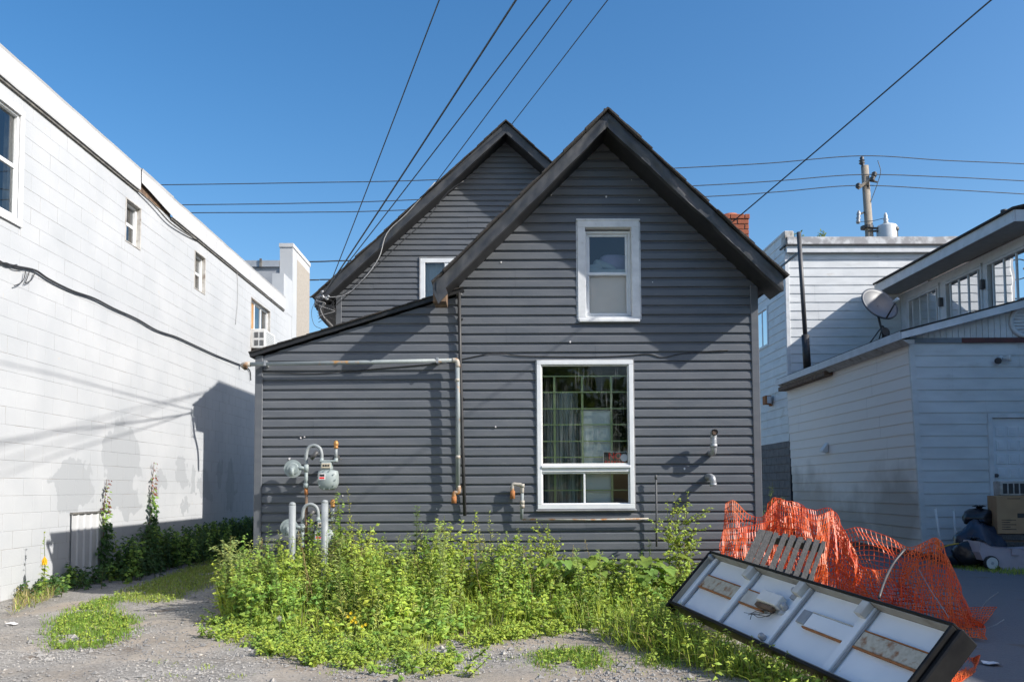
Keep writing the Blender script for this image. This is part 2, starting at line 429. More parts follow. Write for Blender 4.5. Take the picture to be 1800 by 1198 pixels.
# window glass with dried drip streaks
def streak_glass():
    glass('glass_streaked', tint=(0.88, 0.93, 0.91), boost=.9)
    m = MAT['glass_streaked']; n = m.node_tree.nodes; l = m.node_tree.links
    out = [x for x in n if x.type == 'OUTPUT_MATERIAL'][0]
    base = out.inputs[0].links[0].from_socket
    geo = N(n, 'ShaderNodeNewGeometry')
    mp = N(n, 'ShaderNodeMapping'); mp.inputs['Scale'].default_value = (26, 1, 1.1)
    l.new(geo.outputs['Position'], mp.inputs[0])
    nz = N(n, 'ShaderNodeTexNoise'); nz.inputs['Scale'].default_value = 2.2; nz.inputs['Detail'].default_value = 4
    l.new(mp.outputs[0], nz.inputs['Vector'])
    mr = N(n, 'ShaderNodeMapRange'); mr.inputs[1].default_value = 0.5; mr.inputs[2].default_value = 0.72; mr.inputs[4].default_value = 0.18
    l.new(nz.outputs['Fac'], mr.inputs[0])
    sx = N(n, 'ShaderNodeSeparateXYZ'); l.new(geo.outputs['Position'], sx.inputs[0])
    n2 = N(n, 'ShaderNodeTexNoise'); n2.inputs['Scale'].default_value = 2.4
    l.new(geo.outputs['Position'], n2.inputs['Vector'])
    m2 = N(n, 'ShaderNodeMapRange'); m2.inputs[1].default_value = 0.38; m2.inputs[2].default_value = 0.6
    l.new(n2.outputs['Fac'], m2.inputs[0])
    mu = N(n, 'ShaderNodeMath', operation='MULTIPLY'); l.new(mr.outputs[0], mu.inputs[0]); l.new(m2.outputs[0], mu.inputs[1])
    df = N(n, 'ShaderNodeBsdfDiffuse'); df.inputs[0].default_value = (0.62, 0.64, 0.62, 1)
    mx = N(n, 'ShaderNodeMixShader')
    l.new(mu.outputs[0], mx.inputs[0]); l.new(base, mx.inputs[1]); l.new(df.outputs[0], mx.inputs[2])
    l.new(mx.outputs[0], out.inputs[0])
streak_glass()

def sheer():
    m, n, l, b = new_mat('sheer')
    geo = N(n, 'ShaderNodeNewGeometry'); mp = N(n, 'ShaderNodeMapping'); mp.inputs['Scale'].default_value = (9, 9, .35); l.new(geo.outputs['Position'], mp.inputs[0])
    nz = N(n, 'ShaderNodeTexNoise'); nz.inputs['Scale'].default_value = 3.0; l.new(mp.outputs[0], nz.inputs['Vector'])
    mr = N(n, 'ShaderNodeMapRange'); mr.inputs[1].default_value = .35; mr.inputs[2].default_value = .7; mr.inputs[3].default_value = .15; mr.inputs[4].default_value = .65; l.new(nz.outputs['Fac'], mr.inputs[0])
    b.inputs['Base Color'].default_value = (.78, .8, .76, 1); b.inputs['Roughness'].default_value = .9
    tr = N(n, 'ShaderNodeBsdfTransparent'); mx = N(n, 'ShaderNodeMixShader')
    l.new(mr.outputs[0], mx.inputs[0]); l.new(tr.outputs[0], mx.inputs[1]); l.new(b.outputs[0], mx.inputs[2]); l.new(mx.outputs[0], n['Material Output'].inputs[0])
sheer()
def leaf_mat(name, trans=0.35):
    m, n, l, b = new_mat(name)
    at_ = N(n, 'ShaderNodeAttribute'); at_.attribute_name = 'Col'
    l.new(at_.outputs['Color'], b.inputs['Base Color'])
    b.inputs['Roughness'].default_value = 0.5
    b.inputs['Specular IOR Level'].default_value = 0.3
    tr = N(n, 'ShaderNodeBsdfTranslucent')
    hs = N(n, 'ShaderNodeHueSaturation'); hs.inputs['Value'].default_value = 1.25; hs.inputs['Hue'].default_value = 0.485
    l.new(at_.outputs['Color'], hs.inputs['Color']); l.new(hs.outputs[0], tr.inputs[0])
    mx = N(n, 'ShaderNodeMixShader'); mx.inputs[0].default_value = trans
    l.new(b.outputs[0], mx.inputs[1]); l.new(tr.outputs[0], mx.inputs[2])
    l.new(mx.outputs[0], n['Material Output'].inputs[0])
leaf_mat('leaf', 0.42)

def net_mat():
    m, n, l, b = new_mat('net_orange')
    b.inputs['Roughness'].default_value = 0.4
    geo = N(n, 'ShaderNodeNewGeometry')
    nz = N(n, 'ShaderNodeTexNoise'); nz.inputs['Scale'].default_value = 2.5
    l.new(geo.outputs['Position'], nz.inputs['Vector'])
    cr = N(n, 'ShaderNodeValToRGB')
    cr.color_ramp.elements[0].position = .35; cr.color_ramp.elements[1].position = .65
    cr.color_ramp.elements[0].color = (0.88, 0.12, 0.03, 1); cr.color_ramp.elements[1].color = (0.92, 0.24, 0.055, 1)
    l.new(nz.outputs['Fac'], cr.inputs[0]); l.new(cr.outputs[0], b.inputs['Base Color'])
    tr = N(n, 'ShaderNodeBsdfTranslucent'); l.new(cr.outputs[0], tr.inputs[0])
    mx = N(n, 'ShaderNodeMixShader'); mx.inputs[0].default_value = 0.4
    l.new(b.outputs[0], mx.inputs[1]); l.new(tr.outputs[0], mx.inputs[2])
    l.new(mx.outputs[0], n['Material Output'].inputs[0])
net_mat()

def ground_mat():
    m, n, l, b = new_mat('gravel_ground')
    b.inputs['Roughness'].default_value = 0.95
    geo = N(n, 'ShaderNodeNewGeometry'); P = geo.outputs['Position']
    def noise_(s, d=6):
        x = N(n, 'ShaderNodeTexNoise'); x.inputs['Scale'].default_value = s; x.inputs['Detail'].default_value = d
        l.new(P, x.inputs['Vector']); return x.outputs['Fac']
    def mixc(fac, a, c):
        x = N(n, 'ShaderNodeMix', data_type='RGBA'); l.new(fac, x.inputs[0])
        if isinstance(a, tuple): x.inputs[6].default_value = (*a, 1)
        else: l.new(a, x.inputs[6])
        if isinstance(c, tuple): x.inputs[7].default_value = (*c, 1)
        else: l.new(c, x.inputs[7])
        return x.outputs[2]
    def rng(s, a, c):
        x = N(n, 'ShaderNodeMapRange'); x.inputs[1].default_value = a; x.inputs[2].default_value = c
        l.new(s, x.inputs[0]); return x.outputs[0]
    vo = N(n, 'ShaderNodeTexVoronoi'); vo.inputs['Scale'].default_value = 70; l.new(P, vo.inputs['Vector'])
    sep = N(n, 'ShaderNodeSeparateColor'); l.new(vo.outputs['Color'], sep.inputs[0])
    grav = mixc(sep.outputs[0], (0.155, 0.148, 0.138), (0.345, 0.325, 0.295))
    grav = mixc(rng(noise_(160, 3), .62, .72), grav, (0.44, 0.42, 0.39))
    dirt = mixc(noise_(40), (0.27, 0.225, 0.178), (0.39, 0.335, 0.27))
    dirt = mixc(rng(noise_(150, 3), .58, .68), dirt, (0.18, 0.165, 0.15))
    # dirt shows through the gravel in worn patches, most in the middle of the yard
    sx = N(n, 'ShaderNodeSeparateXYZ'); l.new(P, sx.inputs[0])
    dm = N(n, 'ShaderNodeMath', operation='MULTIPLY_ADD'); l.new(sx.outputs['X'], dm.inputs[0]); dm.inputs[1].default_value = 0.035; l.new(noise_(0.9, 7), dm.inputs[2])
    c = mixc(rng(dm.outputs[0], .37, .54), grav, dirt)
    tv = N(n, 'ShaderNodeVectorMath', operation='SCALE'); tr_ = N(n, 'ShaderNodeMapRange'); tr_.inputs[1].default_value = .3; tr_.inputs[2].default_value = .7; tr_.inputs[3].default_value = .78; tr_.inputs[4].default_value = 1.14
    l.new(noise_(2.3, 9), tr_.inputs[0]); l.new(c, tv.inputs[0]); l.new(tr_.outputs[0], tv.inputs['Scale']); c = tv.outputs[0]
    # asphalt paving on the right
    am = N(n, 'ShaderNodeMath', operation='MULTIPLY_ADD'); l.new(noise_(1.3, 6), am.inputs[0]); am.inputs[1].default_value = 2.0; l.new(sx.outputs['X'], am.inputs[2])
    asp = mixc(noise_(90, 4), (0.12, 0.122, 0.13), (0.21, 0.21, 0.22))
    c = mixc(rng(am.outputs[0], 3.3, 4.0), c, asp)
    # darker damp soil spots
    c = mixc(rng(noise_(1.9, 8), .62, .72), c, (0.15, 0.115, 0.085))
    l.new(c, b.inputs['Base Color'])
    bp = N(n, 'ShaderNodeBump'); bp.inputs['Strength'].default_value = 0.7; bp.inputs['Distance'].default_value = 0.012
    hm = N(n, 'ShaderNodeMath', operation='ADD'); l.new(sep.outputs[0], hm.inputs[0]); l.new(noise_(28, 6), hm.inputs[1])
    l.new(hm.outputs[0], bp.inputs['Height']); l.new(bp.outputs[0], b.inputs['Normal'])
ground_mat()

# ------------------------------------------------------------------ ground
def ground_z(x, y):
    if abs(x) > 12 or y < 2 or y > 28: return 0.0
    z = 0.03 * noise.noise(Vector((x * .5, y * .5, 3))) + 0.012 * noise.noise(Vector((x * 2.1, y * 2.1, 9)))
    # two wheel tracks worn into the drive along the block wall
    for cx in (-5.0, -3.65):
        z -= 0.03 * math.exp(-((x - cx) / .3) ** 2) * (1 if y > 6 else 0.5)
    return z - 0.005
def make_ground():
    xs = [-150, -60, -25] + [-12 + i * .2 for i in range(121)] + [25, 60, 150]
    ys = [-80, -30, -10] + [1 + i * .2 for i in range(136)] + [45, 80, 250]
    mb = MB()
    mb.v = [(x, y, ground_z(x, y)) for y in ys for x in xs]
    nx = len(xs)
    mb.f = [(j*nx+i, j*nx+i+1, j*nx+nx+i+1, j*nx+nx+i) for j in range(len(ys)-1) for i in range(nx-1)]
    tag(mb.build('ground', 'gravel_ground', None, True), kind='structure')
make_ground()

# ------------------------------------------------------------------ siding generator
DUTCH = [(0, -.004), (0, .022), (.035, .0235), (.66, .0195), (.82, .003), (1.07, .0005)]
CLAP = [(0, 0.0), (0, .015), (.04, .016), (.5, .0095), (1.05, .0015)]
def clip_prof(prof, ta, tb):
    if ta <= 0.001 and tb >= 0.999: return prof
    out = []
    def val(t):
        for (t0, o0), (t1, o1) in zip(prof, prof[1:]):
            if t0 <= t <= t1 and t1 > t0: return o0 + (o1 - o0) * (t - t0) / (t1 - t0)
        return prof[-1][1]
    if ta <= 0.001: out += [p for p in prof if p[0] == 0]
    else: out.append((ta, val(ta)))
    out += [p for p in prof if max(ta, .001) < p[0] < tb]
    out.append((tb, val(tb)))
    return out
def siding(name, P, z0, z1, rev, Lf, Rf, holes, mat, parent, prof=DUTCH, amp=0.0026, joint=None, dent=0.0, joined=False, seed=0, flip=False, step=0.22):
    """P(u, z, out) -> world. Each course becomes its own plank(s). holes: (u0,u1,z0,z1)"""
    rnd = random.Random(seed)
    n = int(math.ceil((z1 - z0) / rev - 1e-6))
    big = MB() if joined else None
    jp = None
    for k in range(n):
        za = z0 + k * rev; zb = za + rev
        if zb > z1 + .5 * rev and k: pass
        zt = min(zb, z1)
        if Rf(za) - Lf(za) < 0.04: continue
        if k % 2 == 0: jp = [rnd.uniform(.2, .8) + i for i in range(0, 8)] if joint else []
        segs = []     # (ua fn, ub fn, ta, tb)
        cuts = sorted([h for h in holes if h[2] < zb - .004 and h[3] > za + .004])
        cur = Lf
        for h in cuts:
            segs.append((cur, (lambda z, h=h: h[0]), 0, 1))
            if h[2] > za + .012: segs.append(((lambda z, h=h: h[0]), (lambda z, h=h: h[1]), 0, (h[2] - za) / rev))
            if h[3] < zb - .012: segs.append(((lambda z, h=h: h[0]), (lambda z, h=h: h[1]), (h[3] - za) / rev, 1))
            cur = (lambda z, h=h: h[1])
        segs.append((cur, Rf, 0, 1))
        if joint:
            out = []
            for (a, b, ta, tb) in segs:
                ua, ub = a(za), b(za)
                js = [j * joint + Lf(z0) for j in jp]
                js = [j for j in js if ua + .4 < j < ub - .4]
                prev = a
                for j in js:
                    out.append((prev, (lambda z, j=j: j), ta, tb)); prev = (lambda z, j=j: j)
                out.append((prev, b, ta, tb))
            segs = out
        for si, (a, b, ta, tb) in enumerate(segs):
            tb = min(tb, (zt - za) / rev) if zt < zb - 1e-6 else tb
            pr = clip_prof(prof, ta, tb)
            if b(za) - a(za) < .02 or tb - ta < .05: continue
            m = max(1, int((b(za) - a(za)) / step))
            mb = big or MB()
            vs = []
            lift = 0.0015 * (si % 2) + rnd.uniform(0, .0008)
            tilt = rnd.uniform(-1, 1) * dent
            for (t, o) in pr:
                z = za + t * rev
                ua, ub = a(z), b(z)
                if ub < ua: ua = ub = (ua + ub) / 2
                for i in range(m + 1):
                    u = ua + (ub - ua) * i / m
                    w_ = amp * noise.noise(Vector((u * 1.1, z * 2.3 + seed, 1.7))) + .6 * amp * noise.noise(Vector((u * 4.1, z * 5 + seed, 4.2)))
                    zz = z + (.8 * amp * noise.noise(Vector((u * .9, k * 3.7 + seed, 8))) + tilt * (i / m - .5) if t < 1 else 0)
                    vs.append(P(u, zz, o + lift + (w_ if o > .001 else 0)))
            fs = []
            for r in range(len(pr) - 1):
                for i in range(m):
                    q = (r*(m+1)+i, r*(m+1)+i+1, (r+1)*(m+1)+i+1, (r+1)*(m+1)+i)
                    fs.append(q if not flip else q[::-1])
            mb.add(vs, fs)
            if not joined:
                mb.build(name, mat, parent)
    if joined:
        return tag(big.build(name, mat, parent), kind='stuff')
def backing(name, P, zs, Lf, Rf, holes, mat, parent, out=-0.002, th=-0.05):
    """solid sheet behind the siding with the window holes left open"""
    br = sorted(set([z for z in zs] + [h[2] for h in holes] + [h[3] for h in holes]))
    mb = MB()
    for za, zb in zip(br, br[1:]):
        zm = (za + zb) / 2
        cur = Lf
        items = []
        for h in sorted(holes):
            if h[2] < zm < h[3]:
                items.append((cur, (lambda z, h=h: h[0]))); cur = (lambda z, h=h: h[1])
        items.append((cur, Rf))
        for a, b in items:
            q = [(a(za), za), (b(za), za), (b(zb), zb), (a(zb), zb)]
            if q[1][0] - q[0][0] < .005 and q[2][0] - q[3][0] < .005: continue
            p0 = [Vector(P(u, z, out)) for u, z in q]; p1 = [Vector(P(u, z, th)) for u, z in q]
            mb.prism(p0, p1[0] - p0[0])
    return mb.build(name, mat, parent)

# ------------------------------------------------------------------ the charcoal house
YF, YO, YR = 9.6, 9.12, 15.0        # facade, outer face of its rake, front wall of the taller rear part
house = thing('gabled_house', 'charcoal grey house with two pointed gables and a low side wing', 'house', (0, 11.5, 0))
xl = at(450, 800, YF).x; xr = at(1333, 700, YF).x; xs = at(807, 560, YF).x
# outlines of the roofs (x, z) seen on their outer faces
ap = at(1068, 199, YO); rt_ = at(1377, 487, YO); lt_ = at(767, 497, YO)
FA = (ap.x, ap.z); FR = (rt_.x, rt_.z); FL = (lt_.x, lt_.z)
slR = (FA[1] - FR[1]) / (FR[0] - FA[0]); slL = (FA[1] - FL[1]) / (FA[0] - FL[0])
wl = at(446, 622, YF); wr = at(812, 509, YF)          # wing roof line
wsl = (wr.z - wl.z) / (wr.x - wl.x)
DR = 0.145                                              # vertical depth of the rake box
def gz(x):   # underside of the front roof
    return FA[1] - DR - ((x - FA[0]) * slR if x > FA[0] else (FA[0] - x) * slL)
def Lmain(z):
    zr = gz(xs)
    return xs if z <= zr else FA[0] - (FA[1] - DR - z) / slL
def Rmain(z):
    zr = gz(xr)
    return xr if z <= zr else FA[0] + (FA[1] - DR - z) / slR
def Rwing(z):
    return xs
def Lwing(z):
    zl = wl.z - .05
    return xl if z <= zl else xl + (z - zl) / wsl
Pf = lambda u, z, o: (u, YF - o, z)
def hole_px(x0, y0, x1, y1, Y):
    a = at(x0, y0, Y); b = at(x1, y1, Y)
    return (a.x, b.x, b.z, a.z)
BW = hole_px(941, 632, 1117, 895, YF)        # big picture window (outer frame)
UW = hole_px(1014, 388, 1125, 565, YF)       # upper sash window (outer trim)
ins = lambda h, d: (h[0] + d, h[1] - d, h[2] + d, h[3] - d)
fw = backing('facade_wall', Pf, [0.0, gz(xr), gz(xs), FA[1] - DR - .02], Lmain, Rmain, [ins(BW, .03), ins(UW, .05)], 'dark_wall', house)
REV = 0.1068
siding('siding_plank', Pf, 0.11, FA[1] - DR, REV, Lmain, Rmain, [ins(BW, .02), ins(UW, .03)], 'charcoal_vinyl', fw, joint=2.6, seed=3, dent=.002)
ww = backing('wing_wall', Pf, [0.0, wl.z - .05, wr.z - .06], Lwing, Rwing, [], 'dark_wall', house)
siding('siding_plank', Pf, 0.11 + .012, wr.z - .06, REV, Lwing, Rwing, [], 'charcoal_vinyl', ww, joint=2.9, seed=11, dent=.002)
# concrete foundation strip
MB().box((xl + .02, YF + .004, -.15), (xr - .02, YF + .25, .112)).build('foundation', 'concrete_block', house)
# corner trims
for cx, top in ((xl, wl.z - .02), (xr, gz(xr) + .02)):
    sgn = -1 if cx < 0 else 1
    m = MB()
    m.bbox((cx - (.075 if sgn > 0 else .012), YF - .034, .08), (cx + (.012 if sgn > 0 else .075), YF + .07, top), .006)
    m.build('corner_trim', 'charcoal_vinyl', house)
# side walls
Pl = lambda u, z, o: (xl + .004 - o, u, z)
Pr = lambda u, z, o: (xr - .004 + o, u, z)
MB().box((xl + .005, YF + .052, 0), (xl + .05, 19.5, wl.z - .04)).build('side_wall', 'dark_wall', house)
siding('siding_course', Pl, .1, wl.z - .06, REV, lambda z: YF + .07, lambda z: 19.5, [], 'charcoal_vinyl', house, joined=True, step=1.5, seed=21, flip=True)
MB().box((xr - .05, YF + .052, 0), (xr - .005, 19.5, gz(xr) - .01)).build('side_wall', 'dark_wall', house)
siding('siding_course', Pr, .1, gz(xr) - .01, REV, lambda z: YF + .07, lambda z: 19.5, [], 'charcoal_vinyl', house, joined=True, step=1.5, seed=22)

def dented(mb, amp, fr, seed):
    out = []
    for p in mb.v:
        q = Vector(p)
        q += Vector((.3, 1, .5)) * amp * noise.noise(q * fr + Vector((seed, 0, 0)))
        out.append(tuple(q))
    mb.v = out
def rake(parent, A, E, y0, y1, depth, ext=0.0, seed=0, flip=False):
    """boxed overhang from apex A to eave end E (x,z), with a crinkled metal fascia"""
    a = Vector((A[0], 0, A[1])); e = Vector((E[0], 0, E[1]))
    poly = [(A[0], y0 + .012, A[1]), (E[0], y0 + .012, E[1]), (E[0] - (.10 if E[0] > A[0] else -.10) * 0, y0 + .012, E[1] - depth), (A[0], y0 + .012, A[1] - depth)]
    MB().prism(poly, (0, y1 - y0 - .02, 0)).build('rake_soffit', 'roof_edge', parent)
    m = MB(); n = 52; rows = 5
    vs = []
    for i in range(n + 1):
        t = i / n
        p = a.lerp(e, t)
        for r in range(rows + 1):
            q = r / rows
            cr = 0.014 * noise.noise(Vector((t * 9 + seed, q * 1.5, 2))) + .011 * noise.noise(Vector((t * 26 + seed, q * 2.5, 5)))
            if t > .985: cr += .004
            vs.append((p.x, y0 - .002 - cr * (1 if 0 < r < rows else .5), p.z + .012 - (depth + .022 + .012 * noise.noise(Vector((t * 6 + seed, 7, 1)))) * q))
    fs = []
    for i in range(n):
        for r in range(rows):
            q = (i*(rows+1)+r, i*(rows+1)+r+1, (i+1)*(rows+1)+r+1, (i+1)*(rows+1)+r)
            fs.append(q)
    m.add(vs, fs)
    # return lip under the box
    b = len(m.v)
    for i in range(n + 1):
        p = Vector(vs[i*(rows+1)+rows]); m.v.append(tuple(p)); m.v.append((p.x, p.y + .09, p.z + .006))
    for i in range(n): m.f.append((b+2*i, b+2*i+1, b+2*i+3, b+2*i+2))
    return m.build('fascia', 'rake_metal', parent, True)
def slope_roof(name, parent, A, E, y0, y1, th=.07, seed=0, row=.17):
    """roof slab plus uneven shingle courses that stick out past the rake"""
    dx = E[0] - A[0]; dz = E[1] - A[1]; L = math.hypot(dx, dz)
    ux, uz = dx / L, dz / L; nx, nz = (-uz, ux) if ux > 0 else (uz, -ux)
    MB().prism([(A[0], y0 + .03, A[1]), (E[0], y0 + .03, E[1]), (E[0] + nx*.02, y0 + .03, E[1] + nz*.02), (A[0] + nx*.02, y0 + .03, A[1] + nz*.02 + .004)], (0, y1 - y0 - .03, 0)).build(name, 'roof_edge', parent)
    rnd = random.Random(seed); m = MB()
    k = 0; d = L + .03
    while d > -.02:
        d0 = d; d1 = max(-.03, d - row * 1.25)
        pa = (A[0] + ux*d0, A[1] + uz*d0); pb = (A[0] + ux*d1, A[1] + uz*d1)
        lo = .022 + rnd.uniform(0, .006); t1 = .022 + rnd.uniform(0.014, .026)
        ye = y0 - rnd.uniform(.035, .065)
        m.prism([(pa[0] + nx*lo, ye, pa[1] + nz*lo), (pb[0] + nx*lo*.9, ye, pb[1] + nz*lo*.9), (pb[0] + nx*t1*.85, ye, pb[1] + nz*t1*.85), (pa[0] + nx*t1, ye, pa[1] + nz*t1)], (0, y1 - ye, 0))
        d -= row; k += 1
    return tag(m.build('shingle', 'shingle', parent), kind='stuff')
# front roof
fr = MB().box((FA[0] - .04, YO, FA[1] + .03), (FA[0] + .04, YR, FA[1] + .055)).build('ridge_cap', 'shingle', house)
for E_, nm in ((FR, 1), (FL, 2)):
    rake(house, FA, E_, YO, YF, DR, seed=nm * 3.1)
    slope_roof('roof_slope', house, FA, E_, YO, YR + .02, seed=nm)
    # eave soffit strip along the side
# broken open end of the left rake
m = MB()
m.box((FL[0] - .035, YO + .02, FL[1] - .2), (FL[0] + .10, YO + .36, FL[1] - .02))
dented(m, .03, 5, 3)
tag(m.build('rake_end', 'old_wood', house), label='broken open end of the left rake board')
m = MB()
m.prism([(FL[0] - .05, YO - .012, FL[1] + .02), (FL[0] + .05, YO - .012, FL[1] + .06), (FL[0] + .12, YO - .012, FL[1] - .12), (FL[0] + .02, YO - .012, FL[1] - .23), (FL[0] - .04, YO - .012, FL[1] - .1)], (0, .03, 0))
dented(m, .03, 4, 8)
m.build('fascia_flap', 'rake_metal', house)

# taller rear part
YRO = 14.56
rap = at(889, 217, YRO); rlt = at(553, 523, YRO)
RA = (rap.x, rap.z); RL = (rlt.x, rlt.z); RR = (2 * RA[0] - RL[0], RL[1])
rsl = (RA[1] - RL[1]) / (RA[0] - RL[0]); DR2 = .16
rxl = at(592, 560, YR).x; rxr = 2 * RA[0] - rxl
Prr = lambda u, z, o: (u, YR - o, z)
rz = lambda x: RA[1] - DR2 - abs(x - RA[0]) * rsl
Lr = lambda z: rxl if z <= rz(rxl) else RA[0] - (RA[1] - DR2 - z) / rsl
Rr = lambda z: rxr if z <= rz(rxr) else RA[0] + (RA[1] - DR2 - z) / rsl
RW = hole_px(737, 452, 858, 560, YR)
rw = backing('rear_gable_wall', Prr, [2.5, rz(rxl), RA[1] - DR2 - .02], Lr, Rr, [ins(RW, .03)], 'dark_wall', house)
siding('siding_plank', Prr, 2.9, RA[1] - DR2, .1, Lr, Rr, [ins(RW, .02)], 'charcoal_vinyl', rw, joint=1.7, seed=31, dent=.006, amp=.003)
m = MB(); m.bbox((rxl - .012, YR - .034, 2.6), (rxl + .09, YR + .05, rz(rxl) + .02), .006); m.build('corner_trim', 'charcoal_vinyl', house)
for E_, nm in ((RL, 5), (RR, 6)):
    rake(house, RA, E_, YRO, YR, DR2, seed=nm * 2.3)
    slope_roof('roof_slope', house, RA, E_, YRO, 20.0, seed=nm)
MB().box((rxl - .02, YR + .052, 2.5), (rxl + .05, 19.6, RL[1] - .1)).build('side_wall', 'charcoal_vinyl', house)
MB().box((rxr - .05, YR + .052, 0), (rxr, 19.6, RL[1] - .1)).build('side_wall', 'charcoal_vinyl', house)
MB().prism([(rxl, 19.62, 0), (rxr, 19.62, 0), (rxr, 19.62, rz(rxr)), (RA[0], 19.62, RA[1] - .1), (rxl, 19.62, rz(rxl))], (0, .06, 0)).build('rear_wall', 'dark_wall', house)
# eave soffit of rear part (left)
MB().box((RL[0] + .02, YRO + .03, RL[1] - .2), (rxl, 19.6, RL[1] - .12)).build('eave_soffit', 'roof_edge', house)
# gutter and downspout elbow
dp = [at(566, 532, YRO - .05), at(564, 551, YRO - .04), at(571, 562, YRO), at(585, 577, YRO + .1), at(592, 590, YRO + .12), at(592, 612, YRO + .14)]
MB().tube(bez(dp, 5), .042, 10).build('downspout', 'rake_metal', house, True)
# wing roof (lean-to) with a thin black edge
wu = Vector((wr.x - wl.x, 0, wr.z - wl.z)).normalized(); wn = Vector((-wu.z, 0, wu.x))
a = Vector((wl.x - .03, YF - .075, wl.z - .012)); b = Vector((wr.x + .02, YF - .075, wr.z))
n = 20; vs = []
for i in range(n + 1):
    p = a.lerp(b, i / n); wv = .006 * noise.noise(Vector((i * .7, 3, 1)))
    vs += [p - wn * (.036 + wv), p + wn * (.012 + wv)]
m = MB(); m.add(vs + [q + Vector((0, .03, 0)) for q in vs], [(2*i, 2*i+2, 2*i+3, 2*i+1) for i in range(n)] + [(2*i, 2*i+2*n+2, 2*i+2*n+4, 2*i+2) for i in range(n)] + [(2*i+1, 2*i+3, 2*i+2*n+5, 2*i+2*n+3) for i in range(n)])
m.build('wing_roof_edge', 'roof_edge', house)
MB().prism([a + Vector((0, .02, 0)) - wn * .033, b + Vector((0, .02, 0)) - wn * .033, b + Vector((0, .02, 0)) - wn * .005, a + Vector((0, .02, 0)) - wn * .005], (0, YR - YF + .05, 0)).build('wing_roof', 'roof_edge', house)
m = MB(); rnd = random.Random(4)
L = (b - a).length; d = 0
while d < L:
    p = a + (b - a).normalized() * d; q = a + (b - a).normalized() * min(L, d + .2)
    e = rnd.uniform(.012, .03)
    m.prism([p + Vector((0, -e, 0)) + wn * .012, q + Vector((0, -e, 0)) + wn * .008, q + Vector((0, -e, 0)) + wn * .018, p + Vector((0, -e, 0)) + wn * .026], (0, YR - YF + .06, 0)); d += .17
tag(m.build('shingle', 'shingle', house), kind='stuff')
# inner partitions so that the windows look into rooms
MB().box((xs - .2, YF + 3.2, 0), (xr - .06, YF + 3.26, 4.2)).build('room_wall', 'room_wall', house)
MB().box((xs - .2, YF + .06, 2.72), (xr - .06, YF + 3.2, 2.78)).build('room_floor', 'room_wall', house)
MB().box((xs - .2, YF + .06, .3), (xr - .06, YF + 3.2, .34)).build('room_floor', 'room_wall', house)
MB().box((xs - .2, YF + .06, .3), (xs - .14, YF + 3.2, 3.4)).build('room_wall', 'room_wall', house)

# chimney of single bricks
chim = MB(); YC = 11.5
c0 = at(1271, 376, YC); c1 = at(1317, 432, YC)
cx0, cx1, cz1 = c0.x, c1.x, c0.z - .005
cz0 = cz1 - .9; cd = .42
core = MB().box((cx0 + .008, YC + .008, cz0), (cx1 - .008, YC + cd - .008, cz1 - .01)).build('chimney', 'brick_mortar', house)
row = .072; k = 0; z = cz1
rnd = random.Random(9)
while z > cz0 + .05:
    bl = .2; off = 0 if k % 2 else -.1
    cap = .012 if k == 0 else 0
    x = cx0 + off
    while x < cx1 - .02:
        a_ = max(x, cx0) - (cap if x <= cx0 else 0); b_ = min(x + bl - .01, cx1) + (cap if x + bl >= cx1 else 0)
        if b_ - a_ > .03:
            j = rnd.uniform(-.003, .003)
            MB().bbox((a_, YC - .004 - cap + j, z - row + .009), (b_, YC + .09, z), .004).build('brick', 'red_brick', core)
        x += bl
    y = YC + .1
    while y < YC + cd:
        for xx in ((cx0 - cap, cx0 + .09), (cx1 - .09, cx1 + cap)):
            MB().bbox((xx[0], y, z - row + .009), (xx[1], min(y + .19, YC + cd), z), .004).build('brick', 'red_brick', core)
        y += .2
    z -= row; k += 1
fl = MB().lathe([(.115, 0), (.12, .03), (.105, .035), (.1, .06), (.085, .062), (.08, .01)], ((cx0 + cx1) / 2 - .02, YC + cd / 2, cz1), (0, 0, 1), 18)
fl.build('flue', 'clay', core, True)

# --- windows of the house
def frame_box(m, h, wd, y0, y1, P=None):
    u0, u1, z0, z1 = h
    P = P or (lambda u, y, z: (u, y, z))
    def bx(a, b): 
        p = [P(a[0], a[1], a[2]), P(b[0], b[1], b[2])]
        lo = [min(p[0][i], p[1][i]) for i in range(3)]; hi = [max(p[0][i], p[1][i]) for i in range(3)]
        m.bbox(lo, hi, min(.004, (y1 - y0) * .3))
    wl_, wr_, wb, wt = wd if isinstance(wd, tuple) else (wd,) * 4
    bx((u0, y0, z0 + wb), (u0 + wl_, y1, z1 - wt)); bx((u1 - wr_, y0, z0 + wb), (u1, y1, z1 - wt))
    bx((u0, y0, z0), (u1, y1, z0 + wb)); bx((u0, y0, z1 - wt), (u1, y1, z1))
    return m
def pane(parent, h, y, mat='glass', P=None, name='pane'):
    P = P or (lambda u, y, z: (u, y, z))
    u0, u1, z0, z1 = h
    m = MB(); m.add([P(u0, y, z0), P(u1, y, z0), P(u1, y, z1), P(u0, y, z1)], [(0, 1, 2, 3)])
    return m.build(name, mat, parent)
